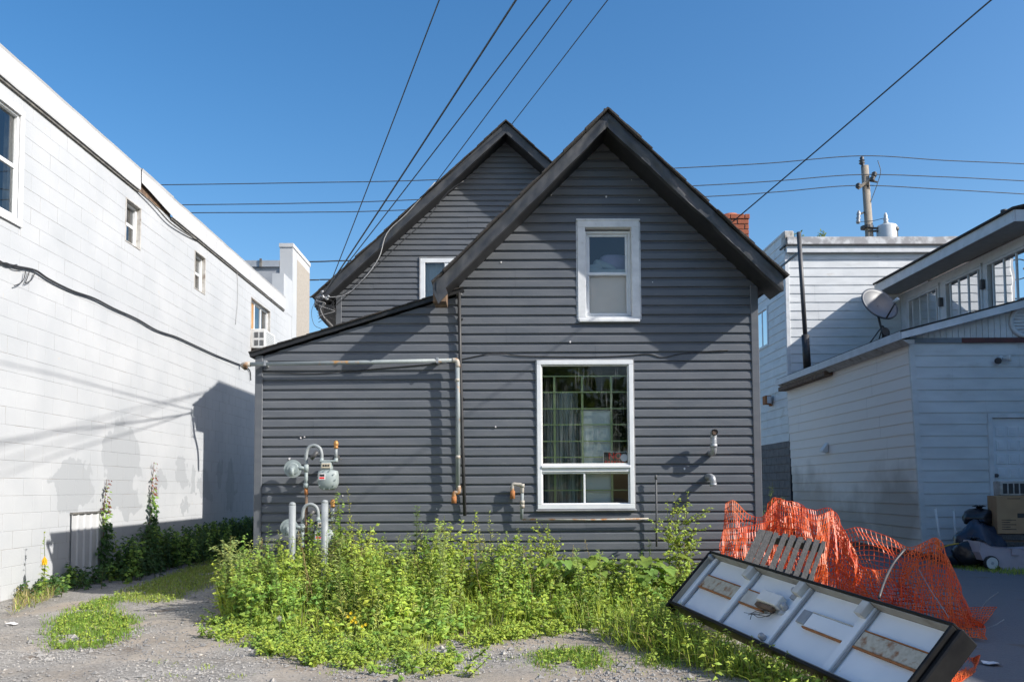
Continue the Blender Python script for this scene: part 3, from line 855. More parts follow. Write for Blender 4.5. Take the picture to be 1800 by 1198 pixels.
# big picture window
wf = frame_box(MB(), BW, .012, YF - .036, YF + .02).build('picture_window', 'aluminum_edge', house)
i1 = ins(BW, .012)
frame_box(MB(), i1, (.05, .05, .055, .05), YF - .042, YF + .03).build('frame', 'white_vinyl_frame', wf)
zmid0 = at(1030, 829, YF).z; zmid1 = at(1030, 816, YF).z
i2 = ins(i1, .05)
MB().bbox((i2[0], YF - .032, zmid0), (i2[1], YF + .03, zmid1), .004).build('transom_bar', 'white_vinyl_frame', wf)
MB().bbox((i2[0] - .004, YF - .052, zmid0 + .045), (i2[1] + .004, YF - .032, zmid1 - .01), .004).build('transom_ledge', 'white_vinyl_frame', wf)
mxx = at(1027, 860, YF).x
frame_box(MB(), (i2[0], i2[1], zmid1, i2[3]), .014, YF - .022, YF + .02).build('frame', 'plastic_white', wf)
frame_box(MB(), (i2[0], mxx + .012, i2[2], zmid0), (.014, .022, .016, .02), YF - .016, YF + .006).build('sash', 'white_vinyl_frame', wf)
frame_box(MB(), (mxx - .012, i2[1], i2[2], zmid0), (.02, .014, .016, .02), YF + .008, YF + .028).build('sash', 'white_vinyl_frame', wf)
pane(wf, (i2[0], i2[1], zmid1, i2[3]), YF + .006, 'glass_streaked')
pane(wf, (i2[0], mxx, i2[2], zmid0), YF - .004, 'glass_clear')
pane(wf, (mxx, i2[1], i2[2], zmid0), YF + .018, 'glass_clear')
MB().bbox((BW[0] - .006, YF - .06, BW[2] - .012), (BW[1] + .006, YF - .036, BW[2] + .006), .003).build('sill', 'aluminum_edge', wf)
# security grille behind the glass
g = MB(); yg = YF + .085
for px_ in (975, 1024, 1075): 
    x = at(px_, 750, yg).x; g.box((x - .012, yg, i2[2] - .02), (x + .012, yg + .012, at(1000, 661, yg).z))
for py_ in (661, 689, 718, 746, 775, 803, 832, 861, 885):
    z = at(1030, py_, yg).z; g.box((i2[0] - .03, yg - .012, z - .007), (i2[1] + .03, yg, z + .007))
tag(g.build('security_grille', 'grille_green', wf), label='pale green steel grille behind the big window')
# curtain behind
c = MB(); n = 40
for i in range(n + 1):
    u = i2[0] - .02 + (at(1016, 750, YF + .2).x - i2[0] + .02) * i / n
    yy = YF + .2 + .02 * math.sin(i * 1.9) + .01 * math.sin(i * .7)
    c.v += [(u, yy, i2[2] - .02), (u, yy, at(960, 688, YF + .2).z)]
c.f = [(2*i, 2*i+2, 2*i+3, 2*i+1) for i in range(n)]
c.build('curtain', 'sheer', wf, True)
kc = thing('white_cabinet', 'tall white cabinet standing inside behind the big picture window', 'cabinet', (at(1047, 800, YF + .4).x, YF + .45, .34))
q0 = at(1021, 719, YF + .13); q1 = at(1075, 719, YF + .13)
MB().bbox((q0.x, YF + .156, .34), (q1.x, YF + .65, q0.z), .01).build('body', 'cabinet_white', kc)
MB().bbox((q0.x + .004, YF + .132, .4), (q1.x - .004, YF + .154, q0.z - .012), .006).build('cabinet_door', 'cabinet_white', kc)
MB().bbox((q0.x - .03, YF + .12, q0.z), (q1.x + .004, YF + .65, q0.z + .012), .003).build('cabinet_top', 'cabinet_white', kc)

# the notice in the window
def text_mesh(txt, size, loc, mat, parent, name, sx=1.0):
    cu = bpy.data.curves.new(name, 'FONT'); cu.body = txt; cu.size = size; cu.align_x = 'CENTER'; cu.extrude = .0006; cu.offset = size * .02
    to = bpy.data.objects.new(name + '_tmp', cu); col.objects.link(to)
    bpy.context.view_layer.update()
    me = bpy.data.meshes.new_from_object(to.evaluated_get(bpy.context.evaluated_depsgraph_get()))
    bpy.data.objects.remove(to)
    me.name = name
    me.transform(Matrix.Translation(loc) @ Matrix.Rotation(RAD(90), 4, 'X') @ Matrix.Diagonal((sx, 1, 1, 1)))
    me.materials.clear(); me.materials.append(MAT[mat])
    o = bpy.data.objects.new(name, me); col.objects.link(o); attach(o, parent)
    return o
ys = YF + .014
s0 = at(1060, 793, ys); s1 = at(1104, 817, ys)
ns = thing('notice_sign', 'small black notice with red NO PARKING lettering inside the big window', 'sign', (s0.x, ys, s1.z))
MB().box((s0.x, ys, s1.z), (s1.x, ys + .004, s0.z)).build('board', 'black_plastic', ns)
m = MB(); t = .008
m.box((s0.x, ys - .003, s1.z), (s0.x + t, ys - .0005, s0.z)); m.box((s1.x - t, ys - .003, s1.z), (s1.x, ys - .0005, s0.z)); m.box((s0.x + t, ys - .003, s0.z - t), (s1.x - t, ys - .0005, s0.z))
m.build('border', 'label_white', ns)
text_mesh('NO', .1, (s0.x + .135, ys - .002, s0.z - .085), 'red_print', ns, 'lettering', .95)
text_mesh('PARKING', .075, (s0.x + .142, ys - .002, s0.z - .155), 'red_print', ns, 'lettering', .8)
m = MB().lathe([(.04, 0), (.043, .003), (.043, .007), (.04, .01)], (at(1097, 804, ys).x, ys - .004, at(1097, 804, ys).z), (0, -1, 0), 20)
m.build('sticker', 'cap_metal', ns)

# upper sash window
uf = frame_box(MB(), UW, (.092, .092, .05, .085), YF - .036, YF + .004).build('sash_window', 'white_trim', house)
MB().bbox((UW[0] - .012, YF - .045, UW[3] - .01), (UW[1] + .012, YF - .02, UW[3] + .012), .004).build('head_trim', 'white_trim', uf)
for sx_ in (UW[0] - .014, UW[1] + .002):
    MB().bbox((sx_, YF - .026, UW[2] + .02), (sx_ + .012, YF - .002, UW[3] - .012), .003).build('edge_bead', 'white_trim', uf)
MB().bbox((UW[0] + .01, YF - .062, UW[2] - .012), (UW[1] - .01, YF - .034, UW[2] + .022), .005).build('sill', 'white_trim', uf)
j = (UW[0] + .092, UW[1] - .092, UW[2] + .05, UW[3] - .085)
m = MB()      # reveal
m.box((j[0] - .02, YF + .005, j[2] - .02), (j[0], YF + .14, j[3] + .02)); m.box((j[1], YF + .005, j[2] - .02), (j[1] + .02, YF + .14, j[3] + .02)); m.box((j[0], YF + .005, j[3]), (j[1], YF + .14, j[3] + .02)); m.box((j[0], YF + .005, j[2] - .02), (j[1], YF + .14, j[2]))
m.build('jamb', 'white_trim', uf)
j2 = (j[0], j[1], j[2], j[3] - .02)
frame_box(MB(), j2, (.028, .028, .03, .03), YF + .05, YF + .1).build('frame', 'white_vinyl_frame', uf)
zm = at(1070, 482, YF + .07).z
k1 = (j2[0] + .028, j2[1] - .028, zm - .02, j2[3] - .03); k2 = (j2[0] + .028, j2[1] - .028, j2[2] + .03, zm + .02)
frame_box(MB(), k1, (.03, .03, .035, .03), YF + .076, YF + .098).build('sash', 'white_vinyl_frame', uf)
frame_box(MB(), k2, (.022, .022, .03, .035), YF + .052, YF + .075).build('sash', 'white_vinyl_frame', uf)
pane(uf, ins(k1, .025), YF + .088, 'glass'); pane(uf, ins(k2, .02), YF + .064, 'glass_plain')
pane(uf, (k2[0], k2[1], k2[2], zm), YF + .11, 'blind_beige', name='blind')
bz = zm + .02
bd = thing('bedding_pile', 'lilac blanket and grey pillows piled behind the upper gable window', 'bedding', ((k1[0] + k1[1]) / 2, YF + .3, 2.78))
def cushion(cx_, cy_, cz_, sx_, sy_, sz_, ry, name, mat, parent, seed=0):
    m = MB(); nu, nv = 16, 10
    vs = []
    for i in range(nv + 1):
        ph = -math.pi / 2 + math.pi * i / nv
        for k in range(nu):
            th_ = 2 * math.pi * k / nu
            se = lambda c_, e: math.copysign(abs(c_) ** e, c_)
            p = Vector((se(math.cos(ph), .6) * se(math.cos(th_), .5), se(math.cos(ph), .6) * se(math.sin(th_), .5), se(math.sin(ph), .8)))
            p *= 1 + .1 * noise.noise(p * 2 + Vector((seed, 0, 0)))
            p = Matrix.Rotation(ry, 3, 'Y') @ Vector((p.x * sx_, p.y * sy_, p.z * sz_))
            vs.append(p + Vector((cx_, cy_, cz_)))
    fs = [(i*nu+k, i*nu+(k+1) % nu, (i+1)*nu+(k+1) % nu, (i+1)*nu+k) for i in range(nv) for k in range(nu)]
    m.add(vs, fs); return m.build(name, mat, parent, True)
pb = lambda px_, py_: at(px_, py_, YF + .3)
cushion(pb(1082, 460).x, YF + .45, pb(1082, 462).z, .2, .18, .12, .03, 'blanket', 'blanket_lilac', bd, 2)
cushion(pb(1062, 468).x, YF + .3, pb(1062, 469).z, .14, .1, .045, .35, 'pillow', 'pillow_grey', bd, 4)
cushion(pb(1044, 472).x, YF + .3, pb(1044, 474).z, .1, .1, .06, -.2, 'pillow', 'pillow_grey', bd, 7)
MB().box((k1[0] - .1, YF + .12, 2.785), (k1[1] + .12, YF + .75, pb(1062, 480).z)).build('chest', 'pillow_grey', bd)

# rear gable window
rf = frame_box(MB(), RW, (.02, .02, .02, .02), YR - .04, YR + .02).build('slider_window', 'aluminum_edge', house)
i1 = ins(RW, .02)
frame_box(MB(), i1, .085, YR - .034, YR + .03).build('frame', 'white_vinyl_frame', rf)
xm = at(785, 480, YR).x
MB().bbox((xm - .035, YR - .025, i1[2] + .085), (xm + .035, YR + .02, i1[3] - .085), .004).build('mullion', 'white_vinyl_frame', rf)
pane(rf, ins(i1, .08), YR + .004, 'glass')
c = MB()
for i in range(31):
    u = i1[0] + (i1[1] - i1[0]) * i / 30
    c.v += [(u, YR + .12 + .02 * math.sin(i * 2.1), i1[2]), (u, YR + .12 + .02 * math.sin(i * 2.1), i1[3])]
c.f = [(2*i, 2*i+2, 2*i+3, 2*i+1) for i in range(30)]
c.build('curtain', 'curtain', rf, True)

fk = MB(); rnd = random.Random(77)
for i in range(26):
    px_, py_ = rnd.uniform(460, 1320), rnd.uniform(300, 900)
    p = at(px_, py_, YF - .027)
    if not (Lmain(p.z) < p.x < Rmain(p.z) or (p.x < xs and p.z < wl.z)) or (UW[0] < p.x < UW[1] and UW[2] < p.z < UW[3]) or (BW[0] < p.x < BW[1] and BW[2] < p.z < BW[3]): continue
    s_ = rnd.uniform(.004, .011)
    MB().prism([p + Vector((s_ * math.cos(a), 0, s_ * rnd.uniform(.7, 1.6) * math.sin(a))) for a in (0, 1, 2.1, 3.1, 4.2, 5.2)], (0, .02, 0)).build('paint_fleck', 'label_white', fw)
# --- pipes on the facade
def pth(pts, Y): return [at(x, y, Y) for x, y in pts]
gp = thing('gas_pipe', 'pale grey gas pipe running across the wing and down the wall', 'pipe', at(803, 880, YF - .09))
yp = YF - .13
p = pth([(436, 640), (620, 637), (798, 633)], yp)
MB().tube(p, .024, 10).build('pipe_run', 'pipe_pale', gp, True)
p = pth([(804, 640), (805, 720), (805, 856)], yp)
MB().tube(p, .025, 10).build('pipe_drop', 'pipe_pale', gp, True)
for (x, y) in ((803, 634),): 
    MB().tube(bez(pth([(795, 633), (803, 634), (805, 645)], yp), 4), .028, 10).build('elbow', 'pipe_rusty', gp, True)
MB().tube(bez(pth([(806, 853), (806, 864), (799, 866), (798, 874)], yp), 4), .026, 10).build('elbow', 'pipe_rusty', gp, True)
MB().tube(pth([(798, 872), (798, 884)], yp), .029, 10).build('pipe_end', 'rust', gp, True)
for (x, y) in ((804, 668), (805, 803)):
    MB().tube(pth([(x, y - 3), (x, y + 3)], yp), .027, 10).build('coupling', 'pipe_rusty', gp, True)
q = at(440, 640, yp)
MB().tube([q, q + Vector((-.06, 0, 0)), q + Vector((-.09, .02, -.01)), q + Vector((-.09, .12, -.02))], .03, 10).build('elbow', 'pipe_rusty', gp, True)
for x_ in (470, 770):
    q = at(x_, 635 if x_ > 700 else 640, YF - .05)
    m = MB(); m.box((q.x - .012, yp - .025, q.z - .03), (q.x + .012, YF - .01, q.z + .03)); m.build('bracket', 'galvanized', gp)
cd_ = thing('black_conduit', 'thin black conduit standing up the seam between wing and gable wall', 'conduit', at(817, 905, YF - .05))
MB().tube(pth([(807, 514), (809, 640), (813, 780), (817, 906)], YF - .06), .019, 8).build('tube', 'cable_black', cd_, True)
MB().bbox(at(802, 518, YF - .05) - Vector((0, .01, 0)), at(812, 509, YF - .05) + Vector((0, .05, 0)), .004).build('tube_head', 'cable_grey', cd_)
for y_ in (560, 700, 850):
    q = at(808 + (y_ - 514) * .02, y_, YF - .05); MB().box(q + Vector((-.03, -.008, -.008)), q + Vector((.03, .045, .008))).build('clip', 'black_plastic', cd_)
g2 = thing('gas_stub', 'rusty brown gas pipe stub with low run under the big window', 'pipe', at(917, 912, YF - .06))
y2 = YF - .09
MB().tube(bez(pth([(901, 870), (901, 852), (909, 851), (917, 853), (918, 866)], y2), 5), .021, 10).build('pipe_bend', 'pipe_rusty', g2, True)
MB().tube(pth([(918, 860), (917, 912)], y2), .019, 10).build('pipe_drop', 'pipe_pale', g2, True)
MB().tube(pth([(917, 912), (1040, 913), (1140, 911)], y2), 0.0105, 8).build('pipe_run', 'pipe_rusty', g2, True)
MB().tube(pth([(901, 862), (901, 876)], y2), .027, 8).build('pipe_end', 'rust', g2, True)
for y_ in (853, 882, 889):
    q = at(918, y_, y2); MB().tube([q + Vector((0, 0, -.02)), q + Vector((0, 0, .02))], .026, 10).build('coupling', 'pipe_rusty', g2, True)
# vent pipes
v1 = thing('vent_pipe', 'tall grey plastic vent pipe with upturned elbow on the siding', 'pipe', at(1249, 800, YF - .05))
q = at(1249, 795, YF - .02); qt = at(1249, 762, YF - .17)
MB().tube(bez([(q.x, YF + .02, q.z), (q.x, YF - .12, q.z - .01), (q.x, YF - .17, q.z + .05), (q.x, YF - .17, qt.z - .04)], 5), .034, 12).build('pipe_body', 'galvanized', v1, True)
MB().tube(bez([(q.x, YF - .17, qt.z - .05), (q.x, YF - .172, qt.z), (q.x - .002, YF - .21, qt.z + .015), (q.x - .004, YF - .245, qt.z + .012)], 5), .037, 12, caps=False).build('elbow', 'galvanized', v1, True)
MB().lathe([(.026, 0), (.0255, .001)], (q.x - .004, YF - .238, qt.z + .012), (0, -1, 0), 12).build('opening', 'old_wood', v1)
MB().tube([(q.x, YF - .17, q.z + .05), (q.x, YF - .17, q.z + .09)], .039, 12).build('coupling', 'galvanized', v1, True)
v2 = thing('vent_pipe', 'short grey plastic vent elbow turned down on the siding', 'pipe', at(1249, 845, YF - .05))
q = at(1248, 838, YF - .1)
MB().tube(bez([(q.x - .01, YF + .02, q.z), (q.x, YF - .1, q.z + .005), (q.x + .012, YF - .165, q.z - .02), (q.x + .018, YF - .17, q.z - .09)], 6), .036, 12).build('pipe_body', 'galvanized', v2, True)
MB().tube([(q.x + .017, YF - .17, q.z - .07), (q.x + .019, YF - .17, q.z - .1)], .04, 12).build('collar', 'galvanized', v2, True)
v3 = thing('rod', 'thin dark pipe rising from the weeds beside the big window', 'pipe', at(1153, 915, YF - .07))
MB().tube(pth([(1153, 835), (1154, 905), (1154, 960)], YF - .09), .011, 8).build('tube', 'vent_dark', v3, True)
MB().tube(pth([(1153, 834), (1153, 842)], YF - .09), .015, 8).build('cap', 'vent_dark', v3, True)

# thin cable stapled over the window
cb = MB().tube(bez(pth([(455, 654), (560, 656), (660, 648), (770, 638), (812, 631), (870, 620), (905, 624), (945, 626), (1040, 627), (1100, 625), (1140, 622), (1165, 628), (1205, 620), (1280, 615)], YF - .03), 5), .0055, 5)
tag(cb.build('cable', 'cable_black', None, True), 'thin dark cable strung along the siding above the big window', 'cable')

# --- gas meters and bollards
def meter(c, s, label, body_px):
    """c: centre of meter body on its plane"""
    y = c.y
    t = thing('gas_meter', label, 'gas meter', (c.x, y, c.z - .15))
    k = s
    V = lambda x, yy, z: Vector((c.x + x * k, y + yy * k, c.z + z * k))
    # body: rounded two-lobed case
    m = MB(); prof = []
    W_, Hh = .125, .15
    pl = [(-.115, .09), (-.125, .03), (-.125, -.06), (-.105, -.12), (-.06, -.148), (.06, -.148), (.105, -.12), (.125, -.06), (.125, .03), (.115, .09), (.06, .105), (-.06, .105)]
    rings = [(.0, .88), (.02, .97), (.05, 1.0), (.11, 1.0), (.14, .97), (.16, .86)]
    vs = [];
    for (d, sc) in rings:
        for (x, z) in pl: vs.append(V(x * sc, -.08 + d, z * sc))
    n_ = len(pl); fs = [tuple(range(n_)), tuple(reversed(range((len(rings)-1)*n_, len(rings)*n_)))]
    for r in range(len(rings)-1):
        for i in range(n_): fs.append((r*n_+i, (r+1)*n_+i, (r+1)*n_+(i+1) % n_, r*n_+(i+1) % n_))
    m.add(vs, fs); m.build('meter_body', 'meter_grey', t, True)
    m = MB()
    for a_ in range(10):
        an = a_ / 10 * 6.283
        m.lathe([(.008*k, 0), (.008*k, .004*k)], V(.108 * math.cos(an), -.086, .118 * math.sin(an) - .02), (0, -1, 0), 6)
    m.build('bolt', 'meter_grey', t)
    MB().bbox(V(-.085, -.07, .1), V(.05, .06, .2), .012).build('index_housing', 'meter_grey', t)
    MB().bbox(V(-.07, -.078, .125), V(.04, -.068, .185), .002).build('index_plate', 'label_cream', t)
    m = MB()
    for i in range(3): m.box(V(-.055 + i * .03, -.0805, .145), V(-.033 + i * .03, -.0785, .168))
    m.build('dial', 'black_plastic', t)
    MB().bbox(V(-.1, -.05, .2), V(.115, .05, .225), .006).build('top_plate', 'meter_grey', t)
    lb = MB().box(V(-.1, -.089, -.02), V(-.02, -.083, .06)).build('sticker', 'label_white', t)
    m = MB(); m.box(V(-.09, -.0915, -.008), V(-.03, -.0895, .014)); m.build('sticker_print', 'red_print', lb)
    m = MB(); m.box(V(-.09, -.0915, .022), V(-.03, -.0895, .05)); m.build('sticker_print', 'black_plastic', lb)
    for x in (-.085, .095): MB().tube([V(x, 0, .2), V(x, 0, .25)], .026 * k, 10).build('swivel', 'meter_grey', t, True)
    # outlet riser with capped brass top
    MB().tube([V(.095, 0, .24), V(.095, 0, .38)], .019 * k, 10).build('riser', 'bollard_grey', t, True)
    MB().lathe([(.026*k, 0), (.028*k, .02*k), (.022*k, .03*k), (.03*k, .045*k), (.03*k, .07*k), (.016*k, .1*k)], V(.095, 0, .37), (0, 0, 1), 10).build('riser_cap', 'brass', t, True)
    # inlet gooseneck
    MB().tube(bez([V(-.085, 0, .23), V(-.085, 0, .3), V(-.11, 0, .375), (V(-.18, 0, .41)), V(-.25, 0, .38), V(-.275, 0, .3), V(-.275, 0, .16)], 6), .022 * k, 10).build('gooseneck', 'bollard_grey', t, True)
    m = MB().tube([V(-.21, -.03, .24), V(-.13, -.03, .33)], .026 * k, 10); m.build('plug_valve', 'dark_steel', t, True)
    # regulator: a flat pan
    rg = MB().lathe([(.03*k, .022*k), (.034*k, .008*k), (.07*k, .004*k), (.078*k, -.008*k), (.112*k, -.012*k), (.112*k, -.03*k), (.085*k, -.036*k), (.05*k, -.07*k)], V(-.44, -.02, .12), (0, -1, 0), 24).build('regulator', 'meter_grey', t)
    MB().tube([V(-.44, -.05, .135), V(-.435, -.06, .03)], .026 * k, 10).build('vent_spout', 'meter_grey', rg, True)
    MB().tube([V(-.4, 0, .13), V(-.275, 0, .13)], .024 * k, 10).build('coupling', 'meter_grey', t, True)
    MB().tube([V(-.275, 0, .17), V(-.275, 0, .08)], .03 * k, 10).build('tee', 'meter_grey', t, True)
    MB().tube([V(-.275, 0, .1), V(-.275, 0, -.1)], .022 * k, 10).build('service_pipe', 'meter_grey', t, True)
    MB().tube([V(-.275, 0, -.06), V(-.275, 0, -.12)], .034 * k, 8).build('shutoff_valve', 'meter_grey', t, True)
    MB().tube([V(-.275, 0, -.12), V(-.27, 0, -.2)], .024 * k, 8).build('service_pipe', 'rust', t, True)
    z_ = c.z - .2 * k
    MB().tube([V(-.27, 0, -.2), Vector((c.x - .27 * k, y + .02, max(-.05, z_ - .9)))], .018 * k, 8).build('service_pipe', 'old_wood', t, True)
    m = MB(); m.box(V(.02, .0, .235), V(.14, .16, .25)); m.box(V(.05, .02, .25), V(.11, .16, .29)); m.build('bracket', 'dark_steel', t)
    return t
cm = at(577, 840, YF - .26)
meter(cm, .88, 'grey gas meter hung high on the siding, clear of the weeds', None)
cm2 = at(571, 944, YF - .3)
meter(cm2, .88, 'grey gas meter half buried in weeds between two bollards', None)
for px_, py_, Yb, lab in ((514, 884, YF - .72, 'round grey bollard in front of the lower meter regulator'), (571, 880, YF - .78, 'round grey bollard in front of the lower meter case')):
    p = at(px_, py_, Yb)
    t = thing('bollard', lab, 'bollard', (p.x, p.y, 0), 'bollards guarding the gas meters')
    r_ = .036
    MB().tube([(p.x, p.y, -.1), (p.x, p.y, p.z - .02)], r_, 16).build('post', 'bollard_grey', t, True)
    MB().lathe([(r_, 0), (r_ * .97, .012), (r_ * .75, .026), (r_ * .3, .034)], (p.x, p.y, p.z - .02), (0, 0, 1), 16).build('cap', 'bollard_grey', t, True)

# tangle of cables and clamps at the rear eave
cl = thing('service_drop', 'tangle of cables and clamps where wires meet the rear eave', 'cable', at(563, 545, YRO - .12))
rnd = random.Random(5)
yk = YRO - .12
for i in range(5):
    a_ = at(565 + rnd.uniform(-5, 8), 520 + rnd.uniform(-6, 6), yk); 
    pts = [a_] + [a_ + Vector((rnd.uniform(-.12, .22), rnd.uniform(-.05, .05), -.1 * (j + 1) + rnd.uniform(-.06, .06))) for j in range(4)]
    MB().tube(bez(pts, 5), .0045, 5).build('cable_end', 'cable_grey' if i % 2 else 'cable_black', cl, True)
for i in range(5):
    a_ = at(562 + i * 4 + rnd.uniform(-2, 2), 516 + rnd.uniform(-6, 12), yk - .03)
    MB().lathe([(.012, 0), (.03, .01), (.018, .03), (.03, .05), (.012, .06)], a_, (rnd.uniform(-1, 1), -.3, 1), 8).build('clamp', 'galvanized', cl, True)
lp = [at(560, 520, yk), at(548, 545, yk), at(552, 570, yk), at(566, 578, yk)]
MB().tube(bez(lp, 6), .004, 5).build('cable_loop', 'cable_black', cl, True)
for pts, nm in (([(556, 522), (600, 520), (630, 500), (665, 455), (680, 410), (715, 375), (765, 320)], 'cable_grey'), ([(560, 560), (615, 515), (690, 440), (750, 385), (785, 340), (815, 318)], 'cable_black')):
    tag(MB().tube(bez([at(x, y, YRO - .03) for x, y in pts], 5), .008, 6).build('cable', nm, None, True), 'grey cable running up the face of the rear rake board' if nm == 'cable_grey' else 'thin dark cable slanting across the rear gable siding', 'cable')

# ------------------------------------------------------------------ white block building on the left
bb = thing('block_building', 'long white painted concrete block building with small upper windows', 'building', (XW - 3, 14, 0))
ZP0, ZP1 = 5.9, 6.24                 # underside and top of the parapet band
YB0, YB1 = 3.0, 22.3
def wx(x0, y0, x1, y1):
    a = onX(x0, y0, XW); b = onX(x1, y1, XW)
    return (a.y, b.y, b.z, a.z)
def wh(xa, xb, ytop, ybot):
    """window on the wall plane from left px, right px, top y at left, bottom y at left"""
    a = onX(xa, ytop, XW); b = onX(xa, ybot, XW); c = onX(xb, ytop, XW)
    return (a.y, c.y, b.z, a.z)
W1r = onX(38, 200, XW); W1b = onX(32, 393, XW)
W1 = (W1r.y - 1.05, W1r.y, W1b.z, W1r.z)
W2 = wh(221, 248, 346, 424)
W3 = wh(342, 361, 439, 507)
W4 = wh(441, 475, 521, 628)
bholes = [W1, W2, W3, W4]
PB = lambda u, z, o: (XW + o, u, z)
bwall = backing('block_wall', PB, [-.2, ZP0 + .02], lambda z: YB0, lambda z: YB1, bholes, 'mortar', bb, out=0.0, th=-.2)
bw_back = MB().box((XW - 8, YB0, -.2), (XW - 7.8, YB1, ZP0)).build('far_wall', 'mortar', bb)
MB().box((XW - 7.8, YB0, ZP0 - .3), (XW - .2, YB1, ZP0 - .1)).build('roof_deck', 'dark_wall', bb)
MB().box((XW - 7.8, YB0 - .1, -.2), (XW, YB0, ZP1)).build('end_wall', 'mortar', bb)
BHH, BLL, JT = .2032, .4064, .006
def block_mesh(l, h, d=.0034):
    m = MB(); c = .004
    e = .0018
    vs = [(0, 0, 0), (0, l, 0), (0, l, h), (0, 0, h), (d - e, 0, 0), (d - e, l, 0), (d - e, l, h), (d - e, 0, h), (d, c, c), (d, l - c, c), (d, l - c, h - c), (d, c, h - c)]
    m.add(vs, [(0, 1, 5, 4), (1, 2, 6, 5), (2, 3, 7, 6), (3, 0, 4, 7), (4, 5, 9, 8), (5, 6, 10, 9), (6, 7, 11, 10), (7, 4, 8, 11), (8, 9, 10, 11)])
    return m
cache = {}
cand = []
rows = int((ZP0 + .04) / BHH) + 1
for r in range(rows):
    z0 = -.04 + r * BHH; z1 = z0 + BHH
    z1c = min(z1, ZP0)
    if z1c - z0 < .03: continue
    y = YB0 + (0.0 if r % 2 else -BLL / 2)
    while y < YB1:
        a = max(y, YB0); b = min(y + BLL, YB1)
        parts = [(a, b, z0, z1c)]
        for h in bholes:
            if h[2] < z1c and h[3] > z0 and h[0] < b and h[1] > a:
                nw = []
                for (pa, pb_, pz0, pz1) in parts:
                    if pa < h[0]: nw.append((pa, min(pb_, h[0]), pz0, pz1))
                    if pb_ > h[1]: nw.append((max(pa, h[1]), pb_, pz0, pz1))
                    ma, mb_ = max(pa, h[0]), min(pb_, h[1])
                    if ma < mb_:
                        if h[2] - pz0 > .03: nw.append((ma, mb_, pz0, h[2]))
                        if pz1 - h[3] > .03: nw.append((ma, mb_, h[3], pz1))
                parts = nw
        for q in parts:
            if q[1] - q[0] > .025 and q[3] - q[2] > .025: cand.append(q)
        y += BLL
rnd = random.Random(12)
near = sorted([q for q in cand if q[0] > 9.0], key=lambda q: q[0])
ind = set(near[:296])
rest = MB()
for q in cand:
    JT = rnd.choice((.0016, .002, .003, .004, .006))
    l_, h_ = q[1] - q[0] - JT, q[3] - q[2] - rnd.choice((.0014, .0014, .0022, .004))
    dx = rnd.uniform(-.0012, .0012)
    loc = Vector((XW + .0002 + max(dx, -.0001), q[0] + JT / 2, q[2] + .001))
    if q in ind:
        key = (round(l_, 4), round(h_, 4))
        if key not in cache:
            o = block_mesh(l_, h_).build('block', 'block_paint', None); cache[key] = o.data
        else:
            o = bpy.data.objects.new('block', cache[key]); col.objects.link(o)
        o.location = loc
        attach(o, bwall)
    else:
        m = block_mesh(l_, h_)
        rest.add([Vector(v) + loc for v in m.v], m.f)
tag(rest.build('block_courses', 'block_paint', bwall), kind='stuff')
# parapet band in lengths, with the torn stretch
segs = [(YB0 - .06, 13.05, 0), (13.07, 14.35, 1), (14.352, 16.6, 0), (16.602, YB1 - .35, 0)]
for (a, b, torn) in segs:
    m = MB(); n = max(2, int((b - a) / .3)); 
    pr = [(.0, ZP0 + .005), (.05, ZP0), (.054, ZP0 + .02), (.05, ZP1 - .03), (.062, ZP1), (-.3, ZP1 + .015)]
    if torn: pr = [(.03, ZP0 + .16), (.06, ZP0 + .13), (.062, ZP0 + .16), (.056, ZP1 - .03), (.07, ZP1 + .012), (-.3, ZP1 + .02)]
    vs = []
    for (o_, z) in pr:
        for i in range(n + 1):
            u = a + (b - a) * i / n
            dz_ = .008 * noise.noise(Vector((u * 1.3, z * 4, 2)))
            if torn and z < ZP0 + .2: dz_ += -.13 * (i / n)
            vs.append((XW + o_ + .008 * noise.noise(Vector((u * 2, z * 7, 5))), u, z + dz_))
    m.add(vs, [(r*(n+1)+i, r*(n+1)+i+1, (r+1)*(n+1)+i+1, (r+1)*(n+1)+i) for r in range(len(pr)-1) for i in range(n)])
    m.build('parapet_band', 'parapet_white', bb)
    m = MB()
    if not torn: 
        m.box((XW + .0052, a, ZP0 - .035), (XW + .03, b, ZP0 - .001)); m.build('flashing_strip', 'flashing_dark', bb)
    else:
        m.box((XW + .001, a, ZP0 + .0), (XW + .012, b, ZP0 + .19)); m.build('exposed_board', 'old_wood', bb)
m = MB()
m.tube(bez([(XW + .03, 13.0, ZP0 - .02), (XW + .05, 13.6, ZP0 - .06), (XW + .05, 14.2, ZP0 - .13), (XW + .04, 14.9, ZP0 - .1), (XW + .03, 15.6, ZP0 - .03)], 5), .012, 6)
m.build('loose_flashing', 'flashing_dark', bb, True)
# rear raised parapet steps and the beige street-front return
MB().box((XW - .3, YB1 - .34, ZP0 + .001), (XW + .004, YB1 + .55, 6.88)).build('parapet_step', 'block_paint', bb)
MB().box((XW - .34, YB1 + .552, -.2), (XW + .008, 23.35, 7.82)).build('parapet_step', 'block_paint', bb)
MB().box((XW - .34, YB1, -.2), (XW - .002, YB1 + .55, ZP0)).build('parapet_step', 'block_paint', bb)
MB().box((XW - .34, 23.352, -.2), (XW + .012, 24.9, 7.62)).build('street_front_return', 'beige_brick', bb)
MB().box((XW - .36, YB1 + .53, 7.825), (XW + .03, 24.93, 7.93)).build('coping', 'parapet_white', bb)
MB().box((XW - .36, 23.36, 7.622), (XW + .01, 24.9, 7.824)).build('parapet_step', 'parapet_white', bb)
MB().box((XW - 7.5, YB1 + .6, ZP0 - .3), (XW - .345, YB1 + .9, 7.28)).build('raised_wall', 'grey_stucco', bb)
